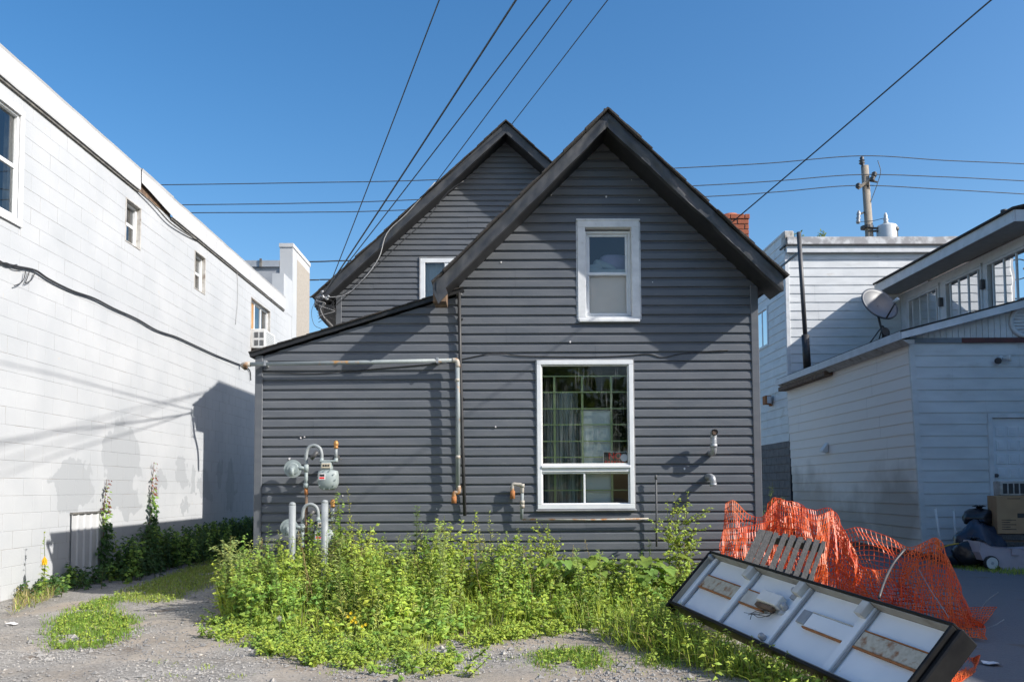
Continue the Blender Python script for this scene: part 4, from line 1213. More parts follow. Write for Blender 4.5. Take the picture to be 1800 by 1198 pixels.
MB().box((XW - 7.6, YB1 + .54, 7.285), (XW - .35, YB1 + .96, 7.46)).build('wall_cap', 'cap_metal', bb)
m = MB(); q = at(458, 455, YB1 + .5); m.box((q.x - .03, YB1 + .5, 7.27), (q.x + .03, YB1 + .53, 7.5)); m.build('cap_joint', 'flashing_dark', bb)
# windows in the block wall
PX = lambda u, y, z: (XW - y, u, z)     # y counts inward
def wall_window(h, style):
    u0, u1, z0, z1 = h
    o = frame_box(MB(), h, (.02, .02, .02, .02), -.012, .14, PX).build('window', 'white_trim' if style == 'big' else 'grimy_board', bb)
    i_ = ins(h, .02)
    if style == 'big':
        frame_box(MB(), (u0 - .03, u1 + .03, z0 - .04, z1 + .03), .075, -.03, -.008, PX).build('trim', 'white_trim', o)
        dep = .03
    else: dep = .085
    if style == 'slider':
        frame_box(MB(), i_, .05, dep - .03, dep + .03, PX).build('frame', 'white_vinyl_frame', o)
        k_ = ins(i_, .05); d_ = k_[1] - k_[0]
        m = MB()
        for f_ in (.3, .66): m.bbox(PX(k_[0] + d_ * f_ + .025, dep + .02, k_[2]), PX(k_[0] + d_ * f_ - .025, dep - .02, k_[3]), .003)
        m.build('mullion', 'white_vinyl_frame', o)
        b_ = MB(); b_.box(PX(k_[0] + d_ * .28, dep + .012, k_[2] + .0), PX(k_[0], dep - .004, k_[3])); tag(b_.build('wood_panel', 'bare_wood', o), label='bare plywood panel filling one light of the window')
        pane(o, (k_[0] + d_ * .3, k_[0] + d_ * .66, k_[2], k_[3]), dep, 'glass', PX)
        pane(o, (k_[0] + d_ * .66, k_[1], k_[2], k_[3]), dep + .01, 'glass_dark', PX)
    else:
        frame_box(MB(), i_, .035 if style == 'small' else .05, dep - .03, dep + .03, PX).build('frame', 'white_vinyl_frame', o)
        k_ = ins(i_, .033 if style == 'small' else .048)
        zm_ = (k_[2] + k_[3]) / 2 - .01
        m = MB(); m.bbox(PX(k_[1], dep + .02, zm_ - .025), PX(k_[0], dep - .015, zm_ + .025), .003); m.build('meeting_rail', 'white_vinyl_frame', o)
        frame_box(MB(), (k_[0], k_[1], k_[2], zm_), .022, dep - .012, dep + .012, PX).build('sash', 'white_vinyl_frame', o)
        pane(o, (k_[0], k_[1], zm_, k_[3]), dep + .012, 'glass', PX); pane(o, (k_[0], k_[1], k_[2], zm_), dep, 'glass', PX)
    c = MB()
    for i in range(21):
        u = u0 + (u1 - u0) * i / 20
        c.v += [(XW - .3 - .02 * math.sin(i * 2.3), u, z0 - .02), (XW - .3 - .02 * math.sin(i * 2.3), u, z1 + .02)]
    c.f = [(2*i, 2*i+2, 2*i+3, 2*i+1) for i in range(20)]
    c.build('curtain', 'lace', o, True)
for h, st in ((W1, 'big'), (W2, 'small'), (W3, 'small'), (W4, 'slider')): wall_window(h, st)
# room behind the openings
MB().box((XW - 2.5, YB0, 3.0), (XW - 2.4, YB1, ZP0 - .3)).build('room_wall', 'room_wall', bb)
MB().box((XW - 2.4, YB0, 3.0), (XW - .2, YB1, 3.05)).build('room_floor', 'room_wall', bb)
# window air conditioner
ac0 = W4[0] + .08; az = onX(447, 614, XW).z
ac = thing('air_conditioner', 'white window air conditioner poking out of the last upper window', 'air conditioner', (XW + .1, ac0 + .4, az))
MB().bbox((XW - .1, ac0 + .02, az), (XW + .3, ac0 + .9, az + .44), .015).build('case', 'plastic_white', ac)
for i in range(2):
    for k in range(2):
        g_ = MB()
        for r in range(5): g_.box((XW + .06 + i * .0 + k * .12, ac0 + .0125, az + .06 + i * .18 + r * .027), (XW + .15 + k * .12, ac0 + .02, az + .075 + i * .18 + r * .027))
        g_.build('louvre', 'dark_steel', ac)
g_ = MB()
for r in range(9): g_.box((XW + .3, ac0 + .12, az + .05 + r * .04), (XW + .306, ac0 + .8, az + .065 + r * .04))
g_.build('coil_grille', 'cap_metal', ac)
m = MB(); m.box((XW - .02, ac0 + .1, az - .04), (XW + .25, ac0 + .14, az - .002)); m.box((XW - .02, ac0 + .7, az - .04), (XW + .25, ac0 + .74, az - .002)); m.build('support_bracket', 'dark_steel', ac)
# cable stapled along the wall
pts = [(-30, 455), (0, 461), (30, 468), (62, 475), (85, 490), (125, 510), (165, 524), (200, 542), (240, 560), (275, 580), (310, 592), (345, 608), (380, 624), (410, 636), (437, 648), (441, 668)]
tag(MB().tube(bez([onX(x, y, XW + .03) for x, y in pts], 5), .0135, 6).build('cable', 'cable_black', None, True), 'thick black cable sagging along the white block wall', 'cable')
tw = thing('cable_offcut', 'frayed loose wire ends dangling from the cable on the block wall', 'cable', onX(50, 500, XW + .03))
for pts in ([(45, 476), (42, 490), (35, 498), (25, 502)], [(52, 476), (48, 488), (44, 498)], [(62, 478), (55, 492), (46, 497)], [(0, 463), (12, 462), (25, 470), (40, 472)], [(0, 458), (14, 466), (30, 465)]):
    MB().tube(bez([onX(x, y, XW + .04) for x, y in pts], 4), .006, 5).build('wire_end', 'cable_black', tw, True)
tag(MB().tube(bez([onX(x, y, XW + .02) for x, y in ((417, 481), (418, 510), (417, 540), (414, 570))], 4), .006, 5).build('cable', 'cable_grey', None, True), 'thin grey wire hanging down beside the air conditioner window', 'cable')
# insulators where wires cross the drive
tag(MB().lathe([(.02, 0), (.035, .015), (.02, .03), (.035, .045), (.015, .06)], onX(425, 640, XW + .07), (1, 0, .2), 10).build('insulator', 'galvanized', None, True), 'small grey insulator on the block wall at the cable end', 'insulator')
# corrugated metal access panel at the foot
pa = onX(122, 903, XW); pb2 = onX(191, 898, XW)
ap_ = thing('metal_panel', 'pale ribbed metal sheet screwed to the foot of the block wall', 'panel', (XW + .02, (pa.y + pb2.y) / 2, 0))
m = MB(); n = 48; vs = []
for i in range(n + 1):
    u = pa.y + (pb2.y - pa.y) * i / n
    o_ = .014 + (.016 if i % 8 in (0, 1) else 0) + .003 * noise.noise(Vector((u * 3, 1, 1)))
    vs += [(XW + o_, u, .02), (XW + o_, u, pa.z)]
m.add(vs, [(2*i, 2*i+2, 2*i+3, 2*i+1) for i in range(n)]); m.build('sheet', 'parapet_white', ap_)
MB().box((XW + .008, pa.y, pa.z - .004), (XW + .04, pb2.y, pa.z + .02)).build('top_lip', 'flashing_dark', ap_)

# ------------------------------------------------------------------ garage on the right
YG0, YG1 = 14.3, 20.5
g_t = at(1598, 600, YG0); g_b = at(1621, 945, YG0)
gk = (g_b.x - g_t.x) / (g_t.z - g_b.z)          # the corner leans
gxb = g_b.x + gk * g_b.z
GX = lambda z: gxb - gk * z
ga = thing('garage', 'low leaning garage with pale clapboard siding and grimy side wall', 'garage', (8.5, 17, 0))
zeF = g_t.z                                      # front eave height
eB = onX(1377, 664, GX(3.7) - .2)
zS = zeF + .02
Pgs = lambda u, z, o: (GX(z) - o, u, z)
Pgf = lambda u, z, o: (u, YG0 - o, z)
XGR = 10.5
sw = backing('side_wall', Pgs, [-.1, zS], lambda z: YG0, lambda z: YG1, [], 'dark_wall', ga, out=-.002, th=-.06)
siding('siding_plank', Pgs, .12, zS, .2, lambda z: YG0 + .02, lambda z: YG1, [], 'garage_side_siding', sw, prof=CLAP, joint=2.4, seed=41, dent=.004, amp=.006, flip=True)
DL = at(1734, 727, YG0); DX0, DX1, DZ1 = DL.x, DL.x + 1.04, DL.z; DZ0 = DZ1 - 2.14
fwall = backing('front_wall', Pgf, [-.1, zS - .05], lambda z: GX(z), lambda z: XGR, [(DX0 + .04, DX1 - .04, DZ0, DZ1 - .04)], 'dark_wall', ga, out=-.002, th=-.06)
siding('siding_plank', Pgf, .12, zS - .05, .196, lambda z: GX(z) + .04, lambda z: XGR, [(DX0 + .02, DX1 - .02, DZ0, DZ1 - .02)], 'garage_front_siding', fwall, prof=CLAP, joint=2.2, seed=47, amp=.004)
MB().box((GX(0) + .02, YG0 + .01, -.2), (XGR, YG1, .118)).build('foundation', 'concrete_block', ga)
m = MB(); m.prism([(GX(.1) - .02, YG0 - .035, .1), (GX(.1) + .07, YG0 - .035, .1), (GX(zS) + .07, YG0 - .035, zS - .03), (GX(zS) - .02, YG0 - .035, zS - .03)], (0, .05, 0)); m.build('corner_trim', 'garage_front_siding', ga)
# dark trim strip under the gable
q = at(1700, 593, YG0)
MB().box((GX(zS) - .04, YG0 - .045, zS - .05), (at(1688, 597, YG0).x, YG0 - .003, zS + .035)).build('trim_strip', 'blue_grey_trim', ga)
MB().box((at(1688, 597, YG0).x + .003, YG0 - .05, zS - .05), (XGR, YG0 - .003, zS + .035)).build('trim_strip', 'maroon_trim', ga)
# shed roof rising to the right
ra = at(1584, 580, YG0 - .25); rb = at(1800, 524, YG0 - .25)
rs = (rb.z - ra.z) / (rb.x - ra.x)
RX0 = ra.x; RZ0 = ra.z
RX1 = 9.86; RZ1 = RZ0 + rs * (RX1 - RX0)
MB().prism([(RX0, YG0 - .25, RZ0), (RX1, YG0 - .25, RZ1), (RX1, YG0 - .25, RZ1 - .025), (RX0, YG0 - .25, RZ0 - .025)], (0, YG1 - YG0 + .25, 0)).build('roof_deck', 'shingle', ga)
MB().prism([(RX0 + .01, YG0 - .24, RZ0 - .028), (XGR, YG0 - .24, RZ0 - .028 + rs * (XGR - RX0)), (XGR, YG0 - .24, RZ0 - .16 + rs * (XGR - RX0)), (RX0 + .01, YG0 - .24, RZ0 - .145)], (0, .03, 0)).build('rake_board', 'white_board', ga)
MB().box((RX0 - .004, YG0 - .21, RZ0 - .15), (RX0 + .026, YG1 + .1, RZ0 - .012)).build('eave_board', 'white_board', ga)
MB().prism([(RX0 + .03, YG0 - .2, RZ0 - .15), (GX(zS) - .005, YG0 - .2, RZ0 - .15), (GX(zS) - .005, YG0 - .2, zS - .08), (RX0 + .16, YG0 - .2, zS - .1)], (0, YG1 - YG0 + .2, 0)).build('eave_soffit', 'grimy_board', ga)
MB().box((RX0 + .05, 17.6, RZ0 - .29), (GX(zS) - .02, YG1 + .05, RZ0 - .2)).build('rotten_fascia', 'old_wood', ga)
# vertical boards in the gable
bx_ = GX(zS) + .02; k = 0
par = MB().prism([(GX(zS), YG0 + .004, zS + .036), (XGR, YG0 + .004, zS + .036), (XGR, YG0 + .004, RZ0 - .03 + rs * (XGR - RX0)), (GX(zS), YG0 + .004, RZ0 - .03 + rs * (GX(zS) - RX0))], (0, .04, 0)).build('gable_backing', 'dark_wall', ga)
while bx_ < XGR - .1:
    t0 = RZ0 - .05 + rs * (bx_ - RX0); t1 = RZ0 - .05 + rs * (bx_ + .096 - RX0)
    if t0 > zS + .04:
        MB().prism([(bx_, YG0 - .012, zS + .037), (bx_ + .096, YG0 - .012, zS + .037), (bx_ + .096, YG0 - .012, t1), (bx_, YG0 - .012, t0)], (0, .014, 0)).build('gable_board', 'white_board', par)
    bx_ += .104
# round gable vent
q = at(1800, 566, YG0); R_ = .27
vt = MB().lathe([(R_, 0), (R_ + .01, .03), (R_ - .03, .045), (R_ - .07, .03), (R_ - .075, .01)], (q.x, YG0 - .013, q.z), (0, -1, 0), 36).build('round_vent', 'white_board', ga, True)
for i in range(7):
    z = q.z - .17 + i * .057; hw = math.sqrt(max(.01, (R_ - .075) ** 2 - (z - q.z) ** 2))
    MB().prism([(q.x - hw, YG0 - .045, z - .01), (q.x + hw, YG0 - .045, z - .01), (q.x + hw, YG0 - .025, z + .03), (q.x - hw, YG0 - .025, z + .03)], (0, .005, -.004)).build('louvre', 'white_board', vt)
# door
dr = MB().box((DX0 + .09, YG0 + .02, DZ0), (DX1 - .09, YG0 + .06, DZ1 - .075)).build('door', 'door_white', ga)
frame_box(MB(), (DX0, DX1, DZ0 - .02, DZ1), (.08, .08, .03, .07), YG0 - .04, YG0 + .05).build('door_frame', 'white_board', ga)
pw, ph = .155, .165
for c_ in range(4):
    for r_ in range(8):
        x = DX0 + .155 + c_ * .197; z = DZ1 - .22 - r_ * .236
        if z - ph < DZ0 + .08: continue
        m = MB()
        m.bbox((x, YG0 + .006, z - ph), (x + pw, YG0 + .022, z), .004); m.bbox((x + .035, YG0 - .001, z - ph + .035), (x + pw - .035, YG0 + .007, z - .035), .003)
        m.build('door_panel', 'door_white', dr)
for py_ in (835, 849):
    q = at(1750, py_, YG0)
    MB().lathe([(.03, 0), (.03, .008), (.012, .014), (.012, .035), (.03, .045), (.032, .065), (.02, .075)], (q.x, YG0 + .02, q.z), (0, -1, 0), 14).build('door_knob', 'brass' if py_ > 840 else 'dark_steel', dr, True)
MB().box((DX0 - .3, YG0 - .9, -.05), (DX1 + .3, YG0 - .06, DZ0 - .03)).build('step', 'concrete_block', ga)
# floodlight, hood vent
q = at(1757, 630, YG0)
fx = MB().lathe([(.05, 0), (.05, .03), (.02, .035)], (q.x, YG0 - .012, q.z), (0, -1, 0), 14).build('flood_light', 'white_board', ga, True)
for s_ in (-1, 1):
    MB().lathe([(.02, 0), (.03, .05), (.055, .11), (.057, .13), (.045, .132)], (q.x + .02 * s_, YG0 - .045, q.z - .01), (.7 * s_, -.7, -.4 + .4 * (s_ > 0)), 14).build('lamp_head', 'dark_steel' if s_ < 0 else 'plastic_white', fx, True)
q = onX(1453, 786, GX(2) - .02)
m = MB(); m.prism([(q.x - .002, q.y - .1, q.z - .1), (q.x - .002, q.y - .1, q.z + .1), (q.x - .12, q.y - .1, q.z - .06), (q.x - .12, q.y - .1, q.z - .1)], (0, .2, 0)); m.build('vent_hood', 'plastic_white', ga)

# ------------------------------------------------------------------ white building behind the garage
bk = thing('rear_building', 'tall white clapboard building with worn flat roof edge behind the garage', 'building', (8.5, 24, 0))
YK0, YK1 = 20.6, 27.5
kc_ = at(1382, 500, YK0); XK = kc_.x; ZK = at(1480, 441, YK0).z; XK1 = 13.0
Pkf = lambda u, z, o: (u, YK0 - o, z)
Pks = lambda u, z, o: (XK - o, u, z)
kf = backing('front_wall', Pkf, [0, ZK], lambda z: XK, lambda z: XK1, [], 'dark_wall', bk)
siding('siding_plank', Pkf, 3.2, ZK, .214, lambda z: XK + .06, lambda z: 10.6, [], 'pale_siding', kf, prof=CLAP, joint=3.1, seed=51, amp=.007)
KW = (onX(1352, 600, XK).y, onX(1330, 600, XK).y, onX(1352, 607, XK).z, onX(1352, 536, XK).z)
ks = backing('side_wall', Pks, [2.9, ZK + .45], lambda z: YK0, lambda z: YK1, [ins(KW, .03)], 'dark_wall', bk)
siding('siding_plank', Pks, 2.35, ZK + .45, .214, lambda z: YK0 + .03, lambda z: YK1, [ins(KW, .02)], 'pale_siding', ks, prof=CLAP, joint=3.3, seed=53, amp=.006, flip=True)
# dark block base
bs = MB().box((XK + .01, YK0 + .004, -.2), (XK + .3, YK1, 2.898)).build('block_base', 'brick_mortar', bk)
k = 0; z = 0
while z < 2.33:
    y = YK0 + .02 - (.2 if k % 2 else 0)
    while y < YK0 + 5:
        MB().bbox((XK - .012, max(y, YK0 + .01), z), (XK + .02, y + .39, z + .19), .006).build('block', 'concrete_block', bs)
        y += .4
    z += .2; k += 1
m = MB(); m.bbox((XK - .03, YK0 - .03, 3.1), (XK + .07, YK0 + .06, ZK), .006); m.build('corner_trim', 'white_board', bk)
kw = frame_box(MB(), KW, .06, -.035, .02, lambda u, y, z: (XK + y, u, z)).build('window', 'white_vinyl_frame', bk)
pane(kw, ins(KW, .05), .0, 'glass_dark', lambda u, y, z: (XK + y, u, z))
MB().box((XK - .01, (KW[0] + KW[1]) / 2 - .03, KW[2] + .06), (XK + .006, (KW[0] + KW[1]) / 2 + .03, KW[3] - .06)).build('mullion', 'white_vinyl_frame', kw)
# fascia, worn flashing, side parapet
MB().box((XK + .0, YK0 - .12, ZK - .06), (XK1, YK0 - .02, ZK + .1)).build('fascia', 'white_board', bk)
MB().box((XK - .05, YK0 - .16, ZK + .102), (XK1, YK0 + .3, ZK + .135)).build('roof_edge', 'roof_edge', bk)
m = MB(); vs = []
for i in range(41):
    u = XK + .02 + (XK1 - XK) * i / 40
    vs += [(u, YK0 - .13, ZK + .136), (u, YK0 - .10, ZK + .33 + .015 * noise.noise(Vector((u * 2, 1, 1)))), (u, YK0 + .4, ZK + .36)]
m.add(vs, [(3*i+r, 3*i+3+r, 3*i+4+r, 3*i+1+r) for i in range(40) for r in range(2)]); m.build('flashing', 'worn_flashing', bk)
MB().box((XK - .03, YK0 + .02, ZK + .452), (XK + .14, YK1, ZK + .5)).build('parapet_cap', 'white_board', bk)
MB().box((XK + .052, YK0 + .01, ZK + .0), (XK + .13, YK1, ZK + .45)).build('parapet_backing', 'dark_wall', bk)
MB().bbox((XK - .035, YK0 - .05, ZK + .14), (XK + .2, YK0 + .2, ZK + .5), .02).build('corner_post', 'grimy_board', bk)
MB().box((XK + .1, YK0 + .1, ZK + .0), (XK1, YK1, ZK + .05)).build('roof_deck', 'roof_edge', bk)
# rusty wall light on the side
q = onX(1357, 702, XK - .02)
jb = thing('wall_light', 'rusty boxy wall light near the back of the garage', 'light', (q.x - .05, q.y, q.z - .1))
MB().bbox((q.x - .2, q.y - .1, q.z - .12), (q.x - .04, q.y + .16, q.z + .1), .01).build('housing', 'rust', jb)
MB().bbox((q.x - .16, q.y - .12, q.z - .1), (q.x - .05, q.y - .095, q.z + .08), .006).build('lens', 'label_white', jb)
MB().box((q.x - .05, q.y, q.z - .16), (q.x + .02, q.y + .12, q.z - .118)).build('arm', 'rust', jb)
# satellite dish on the garage eave
YD = 15.3
dsh = thing('satellite_dish', 'grey oval satellite dish on a tripod mount at the garage eave', 'satellite dish', (RX0 + .2, YD, RZ0))
dc = at(1546, 534, YD); da = Vector((.32, -.82, .42)).normalized()
m = MB(); R1 = .4; nr, ns_ = 8, 36
e1 = da.orthogonal().normalized(); e1 = Vector((0, 0, 1)).cross(da).normalized(); e2 = da.cross(e1)
vs = [dc - da * .05]
for i in range(1, nr + 1):
    for k in range(ns_):
        an = 2 * math.pi * k / ns_; r = i / nr
        vs.append(dc + e1 * (R1 * r * math.cos(an)) + e2 * (.34 * r * math.sin(an)) + da * (.07 * r * r - .05))
fs = [(0, 1 + k, 1 + (k + 1) % ns_) for k in range(ns_)]
for i in range(1, nr):
    for k in range(ns_): fs.append((1+(i-1)*ns_+k, 1+i*ns_+k, 1+i*ns_+(k+1) % ns_, 1+(i-1)*ns_+(k+1) % ns_))
b0 = len(vs)
for k in range(ns_): vs.append(Vector(vs[1 + (nr-1)*ns_ + k]) - da * .03)
for k in range(ns_): fs.append((1+(nr-1)*ns_+k, b0+k, b0+(k+1) % ns_, 1+(nr-1)*ns_+(k+1) % ns_))
m.add(vs, fs); m.build('reflector', 'dish_grey', dsh, True)
base = Vector((at(1552, 588, YD).x, YD, RZ0 + rs * (at(1552, 588, YD).x - RX0)))
lnb = dc + da * .36 - e2 * .18
MB().tube([dc - e2 * .33, lnb], .016, 8).build('feed_arm', 'dark_steel', dsh, True)
MB().tube([lnb + da * .03, lnb - da * .08], .035, 10).build('feed_horn', 'plastic_white', dsh, True)
MB().tube([dc - da * .06, dc - da * .12 - e2 * .12, base + Vector((0, 0, .08)), base], .022, 8).build('mast', 'dark_steel', dsh, True)
for s_ in ((-.22, .05), (.2, .1), (.05, .3)): MB().tube([base + Vector((0, 0, .25)), Vector((base.x + s_[0], base.y + s_[1], RZ0 + rs * (base.x + s_[0] - RX0)))], .012, 6).build('leg', 'dark_steel', dsh, True)
MB().lathe([(.075, 0), (.09, .0), (.09, .02), (.075, .02)], base + Vector((.02, -.05, .12)), (.3, -1, .2), 16).build('cable_coil', 'cable_black', dsh, True)
# leaning vent stack
YV = 19.0
vp = thing('vent_stack', 'tall thin black pipe leaning up from the garage roof', 'pipe', (RX0 + .4, YV, RZ0))
p0 = at(1419, 640, YV); p0 = Vector((p0.x, YV, RZ0 + rs * (p0.x - RX0) - .02)); p1 = at(1404, 408, YV)
MB().tube([p0, p0.lerp(p1, .25)], .085, 12).build('sleeve', 'cable_black', vp, True)
MB().tube([p0.lerp(p1, .2), p1], .05, 12).build('tube', 'dark_steel', vp, True)
q = p0.lerp(p1, .86); MB().box((q.x - .02, YV, q.z - .03), (q.x + .02, YK0 - .02, q.z + .01)).build('strap', 'dark_steel', vp)

# ------------------------------------------------------------------ neighbouring house with the window porch (its bulk stands right of the frame)
nb_ = thing('neighbour_house', 'pale two storey house with a row of upper porch windows under a deep eave', 'house', (12, 16, 0))
XN = 9.9; XE = 9.2
en = onX(1783, 384, XE); YE0 = en.y; ZE = en.z
ef = at(1546, 497, YK0 - .1); 
hs = []
for (xa, xb) in ((1598, 1652), (1664, 1728), (1738, 1822)):
    a = onX(xa, 560, XN); b = onX(xb, 520, XN)
    hs.append((b.y, a.y))
zt = onX(1720, 470, XN).z; zb_ = zt - 1.5
Pn = lambda u, z, o: (XN - o, u, z)
YN0 = YE0 + .3
wh_ = [(max(a, YN0 + .1), min(b, YK0 - .05), zb_, zt) for a, b in hs]
nw = backing('porch_wall', Pn, [0, ZE - .05], lambda z: YN0, lambda z: YK0 - .02, wh_, 'white_board', nb_, out=0, th=-.1)
PN = lambda u, y, z: (XN + y, u, z)
for h in wh_:
    o = frame_box(MB(), h, .05, -.03, .05, PN).build('porch_window', 'white_board', nb_)
    d_ = h[1] - h[0]; k_ = ins(h, .05)
    fr_ = MB()
    for f_ in (.1, .36, .62, .86):
        fr_.bbox(PN(h[0] + d_ * f_, -.006, k_[2]), PN(h[0] + d_ * f_ + .035, .03, k_[3]), .003)
    fr_.build('sash_stile', 'white_board', o)
    pane(o, (h[0] + d_ * .12, h[0] + d_ * .86, k_[2], k_[3]), .014, 'glass_dark', PN)
    MB().box(PN(h[0] - .02, -.045, h[3]), PN(h[1] + .02, -.002, h[3] + .06)).build('head_trim', 'white_board', o)
    c = MB()
    for i in range(25):
        u = h[0] + d_ * i / 24; c.v += [(XN + .3 + .03 * math.sin(i * 2.1), u, k_[2]), (XN + .3 + .03 * math.sin(i * 2.1), u, k_[3])]
    c.f = [(2*i, 2*i+2, 2*i+3, 2*i+1) for i in range(24) if i % 9 != 4]
    c.build('curtain', 'lace', o, True)
for i in range(2):
    y = (wh_[i][0] + wh_[i + 1][1]) / 2
    MB().bbox((XN - .09, y - .02, zt - .5), (XN - .004, y + .05, zt - .3), .01).build('lantern', 'dark_steel', nb_)
MB().box((XE + .02, YE0 + .02, ZE - .02), (XN - .002, YK0 - .02, ZE + .01)).build('soffit', 'soffit', nb_)
MB().box((XE - .01, YE0, ZE - .05), (XE + .018, YK0 - .17, ZE + .16)).build('eave_fascia', 'white_board', nb_)
MB().box((XE + .02, YE0 - .012, ZE - .05), (XN + .8, YE0 + .018, ZE + .16)).build('eave_fascia', 'white_board', nb_)
MB().prism([(XE - .06, YE0 - .05, ZE + .162), (14.5, YE0 - .05, ZE + 1.45), (14.5, YE0 - .05, ZE + 1.5), (XE - .06, YE0 - .05, ZE + .2)], (0, YK0 - YE0 - .15, 0)).build('roof', 'shingle', nb_)
MB().tube([at(1789, 412, YE0 + 1.0), at(1840, 395, YE0 + .4)], .03, 8).build('soffit_light', 'white_board', nb_, True)
MB().box((XN + 1.6, YN0, 4.2), (XN + 1.7, YK0, ZE)).build('room_wall', 'room_wall', nb_)
# main block, out of the frame: it shades the garage front and the paving
MB().box((10.6, 8.6, 0), (17, 15.1, 7.3)).build('main_walls', 'pale_siding', nb_)
MB().prism([(10.45, 8.4, 7.3), (17.2, 8.4, 7.3), (13.8, 8.4, 8.6)], (0, 6.9, 0)).build('main_roof', 'shingle', nb_)
MB().box((10.6, -7, 0), (17, 8.39, 5.4)).build('annex_walls', 'pale_siding', nb_)
MB().box((10.45, -7.2, 5.402), (17.2, 8.38, 5.55)).build('annex_roof', 'roof_edge', nb_)
sp_ = thing('roof_pipe', 'short dark vent pipe on the far roof ridge', 'pipe', at(1765, 376, 19))
MB().tube([at(1765, 390, 19), at(1765, 372, 19)], .06, 10).build('tube', 'dark_steel', sp_, True)
MB().tube([at(1765, 375, 19), at(1765, 369, 19)], .075, 10).build('cap', 'dark_steel', sp_, True)

# narrow glimpse between house and garage: a far brick house
fb = thing('far_house', 'sliver of a pale brick house far down the gap beside the garage', 'house', at(1338, 800, 34))
q0 = at(1300, 725, 34); q1 = at(1347, 900, 34)
wf_ = MB().box((q0.x, 34, -.1), (q1.x, 38, q0.z)).build('wall', 'beige_brick', fb)
z = 1.9
while z < q0.z:
    for i in range(4): MB().bbox((q1.x - .27 * (i + 1) + (.12 if int(z * 7) % 2 else 0), 33.985, z), (q1.x - .27 * i - .02 + (.12 if int(z * 7) % 2 else 0) - (.12 if i == 0 else 0), 34.02, z + .12), .006).build('brick', 'beige_brick', wf_)
    z += .142
qa, qb = at(1336, 795, 33.95), at(1347, 848, 33.95)
MB().box((qa.x, 33.93, qb.z), (qb.x - .04, 33.98, qa.z)).build('window', 'glass_dark', fb)
MB().box((qa.x - .05, 33.92, qa.z), (qb.x, 33.975, qa.z + .1)).build('lintel', 'cap_metal', fb)

# ------------------------------------------------------------------ utility pole and wires
YU = 26.6
pt = at(1520, 292, YU); pbx = at(1530, 440, YU)
up = thing('utility_pole', 'weathered wooden utility pole with transformer behind the white building', 'utility pole', (pbx.x + .1, YU, 0))
lean = (pbx.x - pt.x) / (pt.z - pbx.z)
bx0 = pbx.x + lean * pbx.z
MB().tube([(bx0, YU, -.2), (pt.x, YU, pt.z)], [.17, .115], 14).build('post', 'pole_wood', up, True)
q = at(1515, 283, YU)
MB().tube([q + Vector((.04, 0, -.3)), q + Vector((0, -.05, -.1))], .05, 8).build('top_bracket', 'dark_steel', up, True)
MB().lathe([(.05, -.12), (.1, -.07), (.05, -.03), (.1, .01), (.05, .04), (.07, .1), (.04, .14)], q, (0, 0, 1), 12).build('insulator', 'dark_steel', up, True)
ca = at(1508, 331, YU - .15); cb_ = at(1536, 311, YU - .15)
MB().tube([ca, cb_], .055, 6).build('crossarm', 'pole_wood', up)
for p in (ca, cb_, at(1533, 319, YU - .2)): MB().lathe([(.05, 0), (.09, .04), (.05, .08), (.09, .12), (.04, .17)], p + Vector((0, 0, .0)), (.2, 0, 1), 10).build('insulator', 'dark_steel', up, True)
MB().tube([at(1530, 318, YU - .2), at(1542, 320, YU - .2)], .03, 6).build('cutout_arm', 'dark_steel', up)
tc_ = at(1560, 440, YU - .1); tt = at(1560, 397, YU - .1); tr_ = (at(1577, 420, YU).x - at(1543, 420, YU).x) / 2
tf = MB().lathe([(tr_ * .96, -.3), (tr_, -.25), (tr_, 0), (tr_, tt.z - tc_.z - .04), (tr_ * .93, tt.z - tc_.z), (tr_ * .5, tt.z - tc_.z + .06), (.05, tt.z - tc_.z + .08)], tc_, (0, 0, 1), 24).build('transformer', 'transformer_grey', up, True)
MB().lathe([(.05, -.28), (.05, -.1), (.085, -.07), (.06, -.02), (.08, .04), (.05, .1), (.06, .16), (.025, .26)], at(1557, 388, YU - .25), (0, 0, 1), 12).build('bushing', 'transformer_grey', tf, True)
for x_ in (1569, 1576):
    MB().lathe([(.06, -.04), (.07, .04), (.04, .06)], at(x_, 402, YU - .3), (.3, -1, 0), 10).build('terminal', 'dark_steel', tf, True)
for y_ in (401, 406): MB().tube([at(1526, y_, YU - .1), at(1546, y_, YU - .15)], .035, 6).build('mount_arm', 'dark_steel', up)
MB().lathe([(.2, 0), (.2, .08)], at(1524, 402, YU), (0, 0, 1), 14).build('band', 'dark_steel', up)
m = MB().lathe([(.05, -.22), (.07, -.15), (.045, -.1), (.075, -.04), (.045, .02), (.07, .08), (.03, .2)], at(1509, 381, YU - .1), (.1, 0, 1), 10); m.build('fuse_cutout', 'galvanized', up, True)
MB().tube([at(1512, 376, YU - .1), at(1520, 373, YU)], .03, 6).build('cutout_arm', 'dark_steel', up)
MB().tube(bez([at(1543, 282, YU - .1), at(1548, 300, YU - .1), at(1545, 315, YU - .1), at(1538, 335, YU - .1), at(1530, 356, YU - .1)], 5), .012, 5).build('jumper_wire', 'wire_dark', up, True)
MB().tube([at(1577, 404, YU - .3), at(1579, 440, YU - .3)], .025, 6).build('secondary_lead', 'dark_steel', up)
MB().tube([at(1510, 390, YU - .1), at(1535, 388, YU - .2), at(1556, 383, YU - .25)], .01, 5).build('jumper_wire', 'wire_dark', up)
def wire(name, pts, r, mat, label, cat='wire', group=None, n=8):
    return tag(MB().tube(bez(pts, n), r, 5).build(name, mat, None, True), label, cat, group)
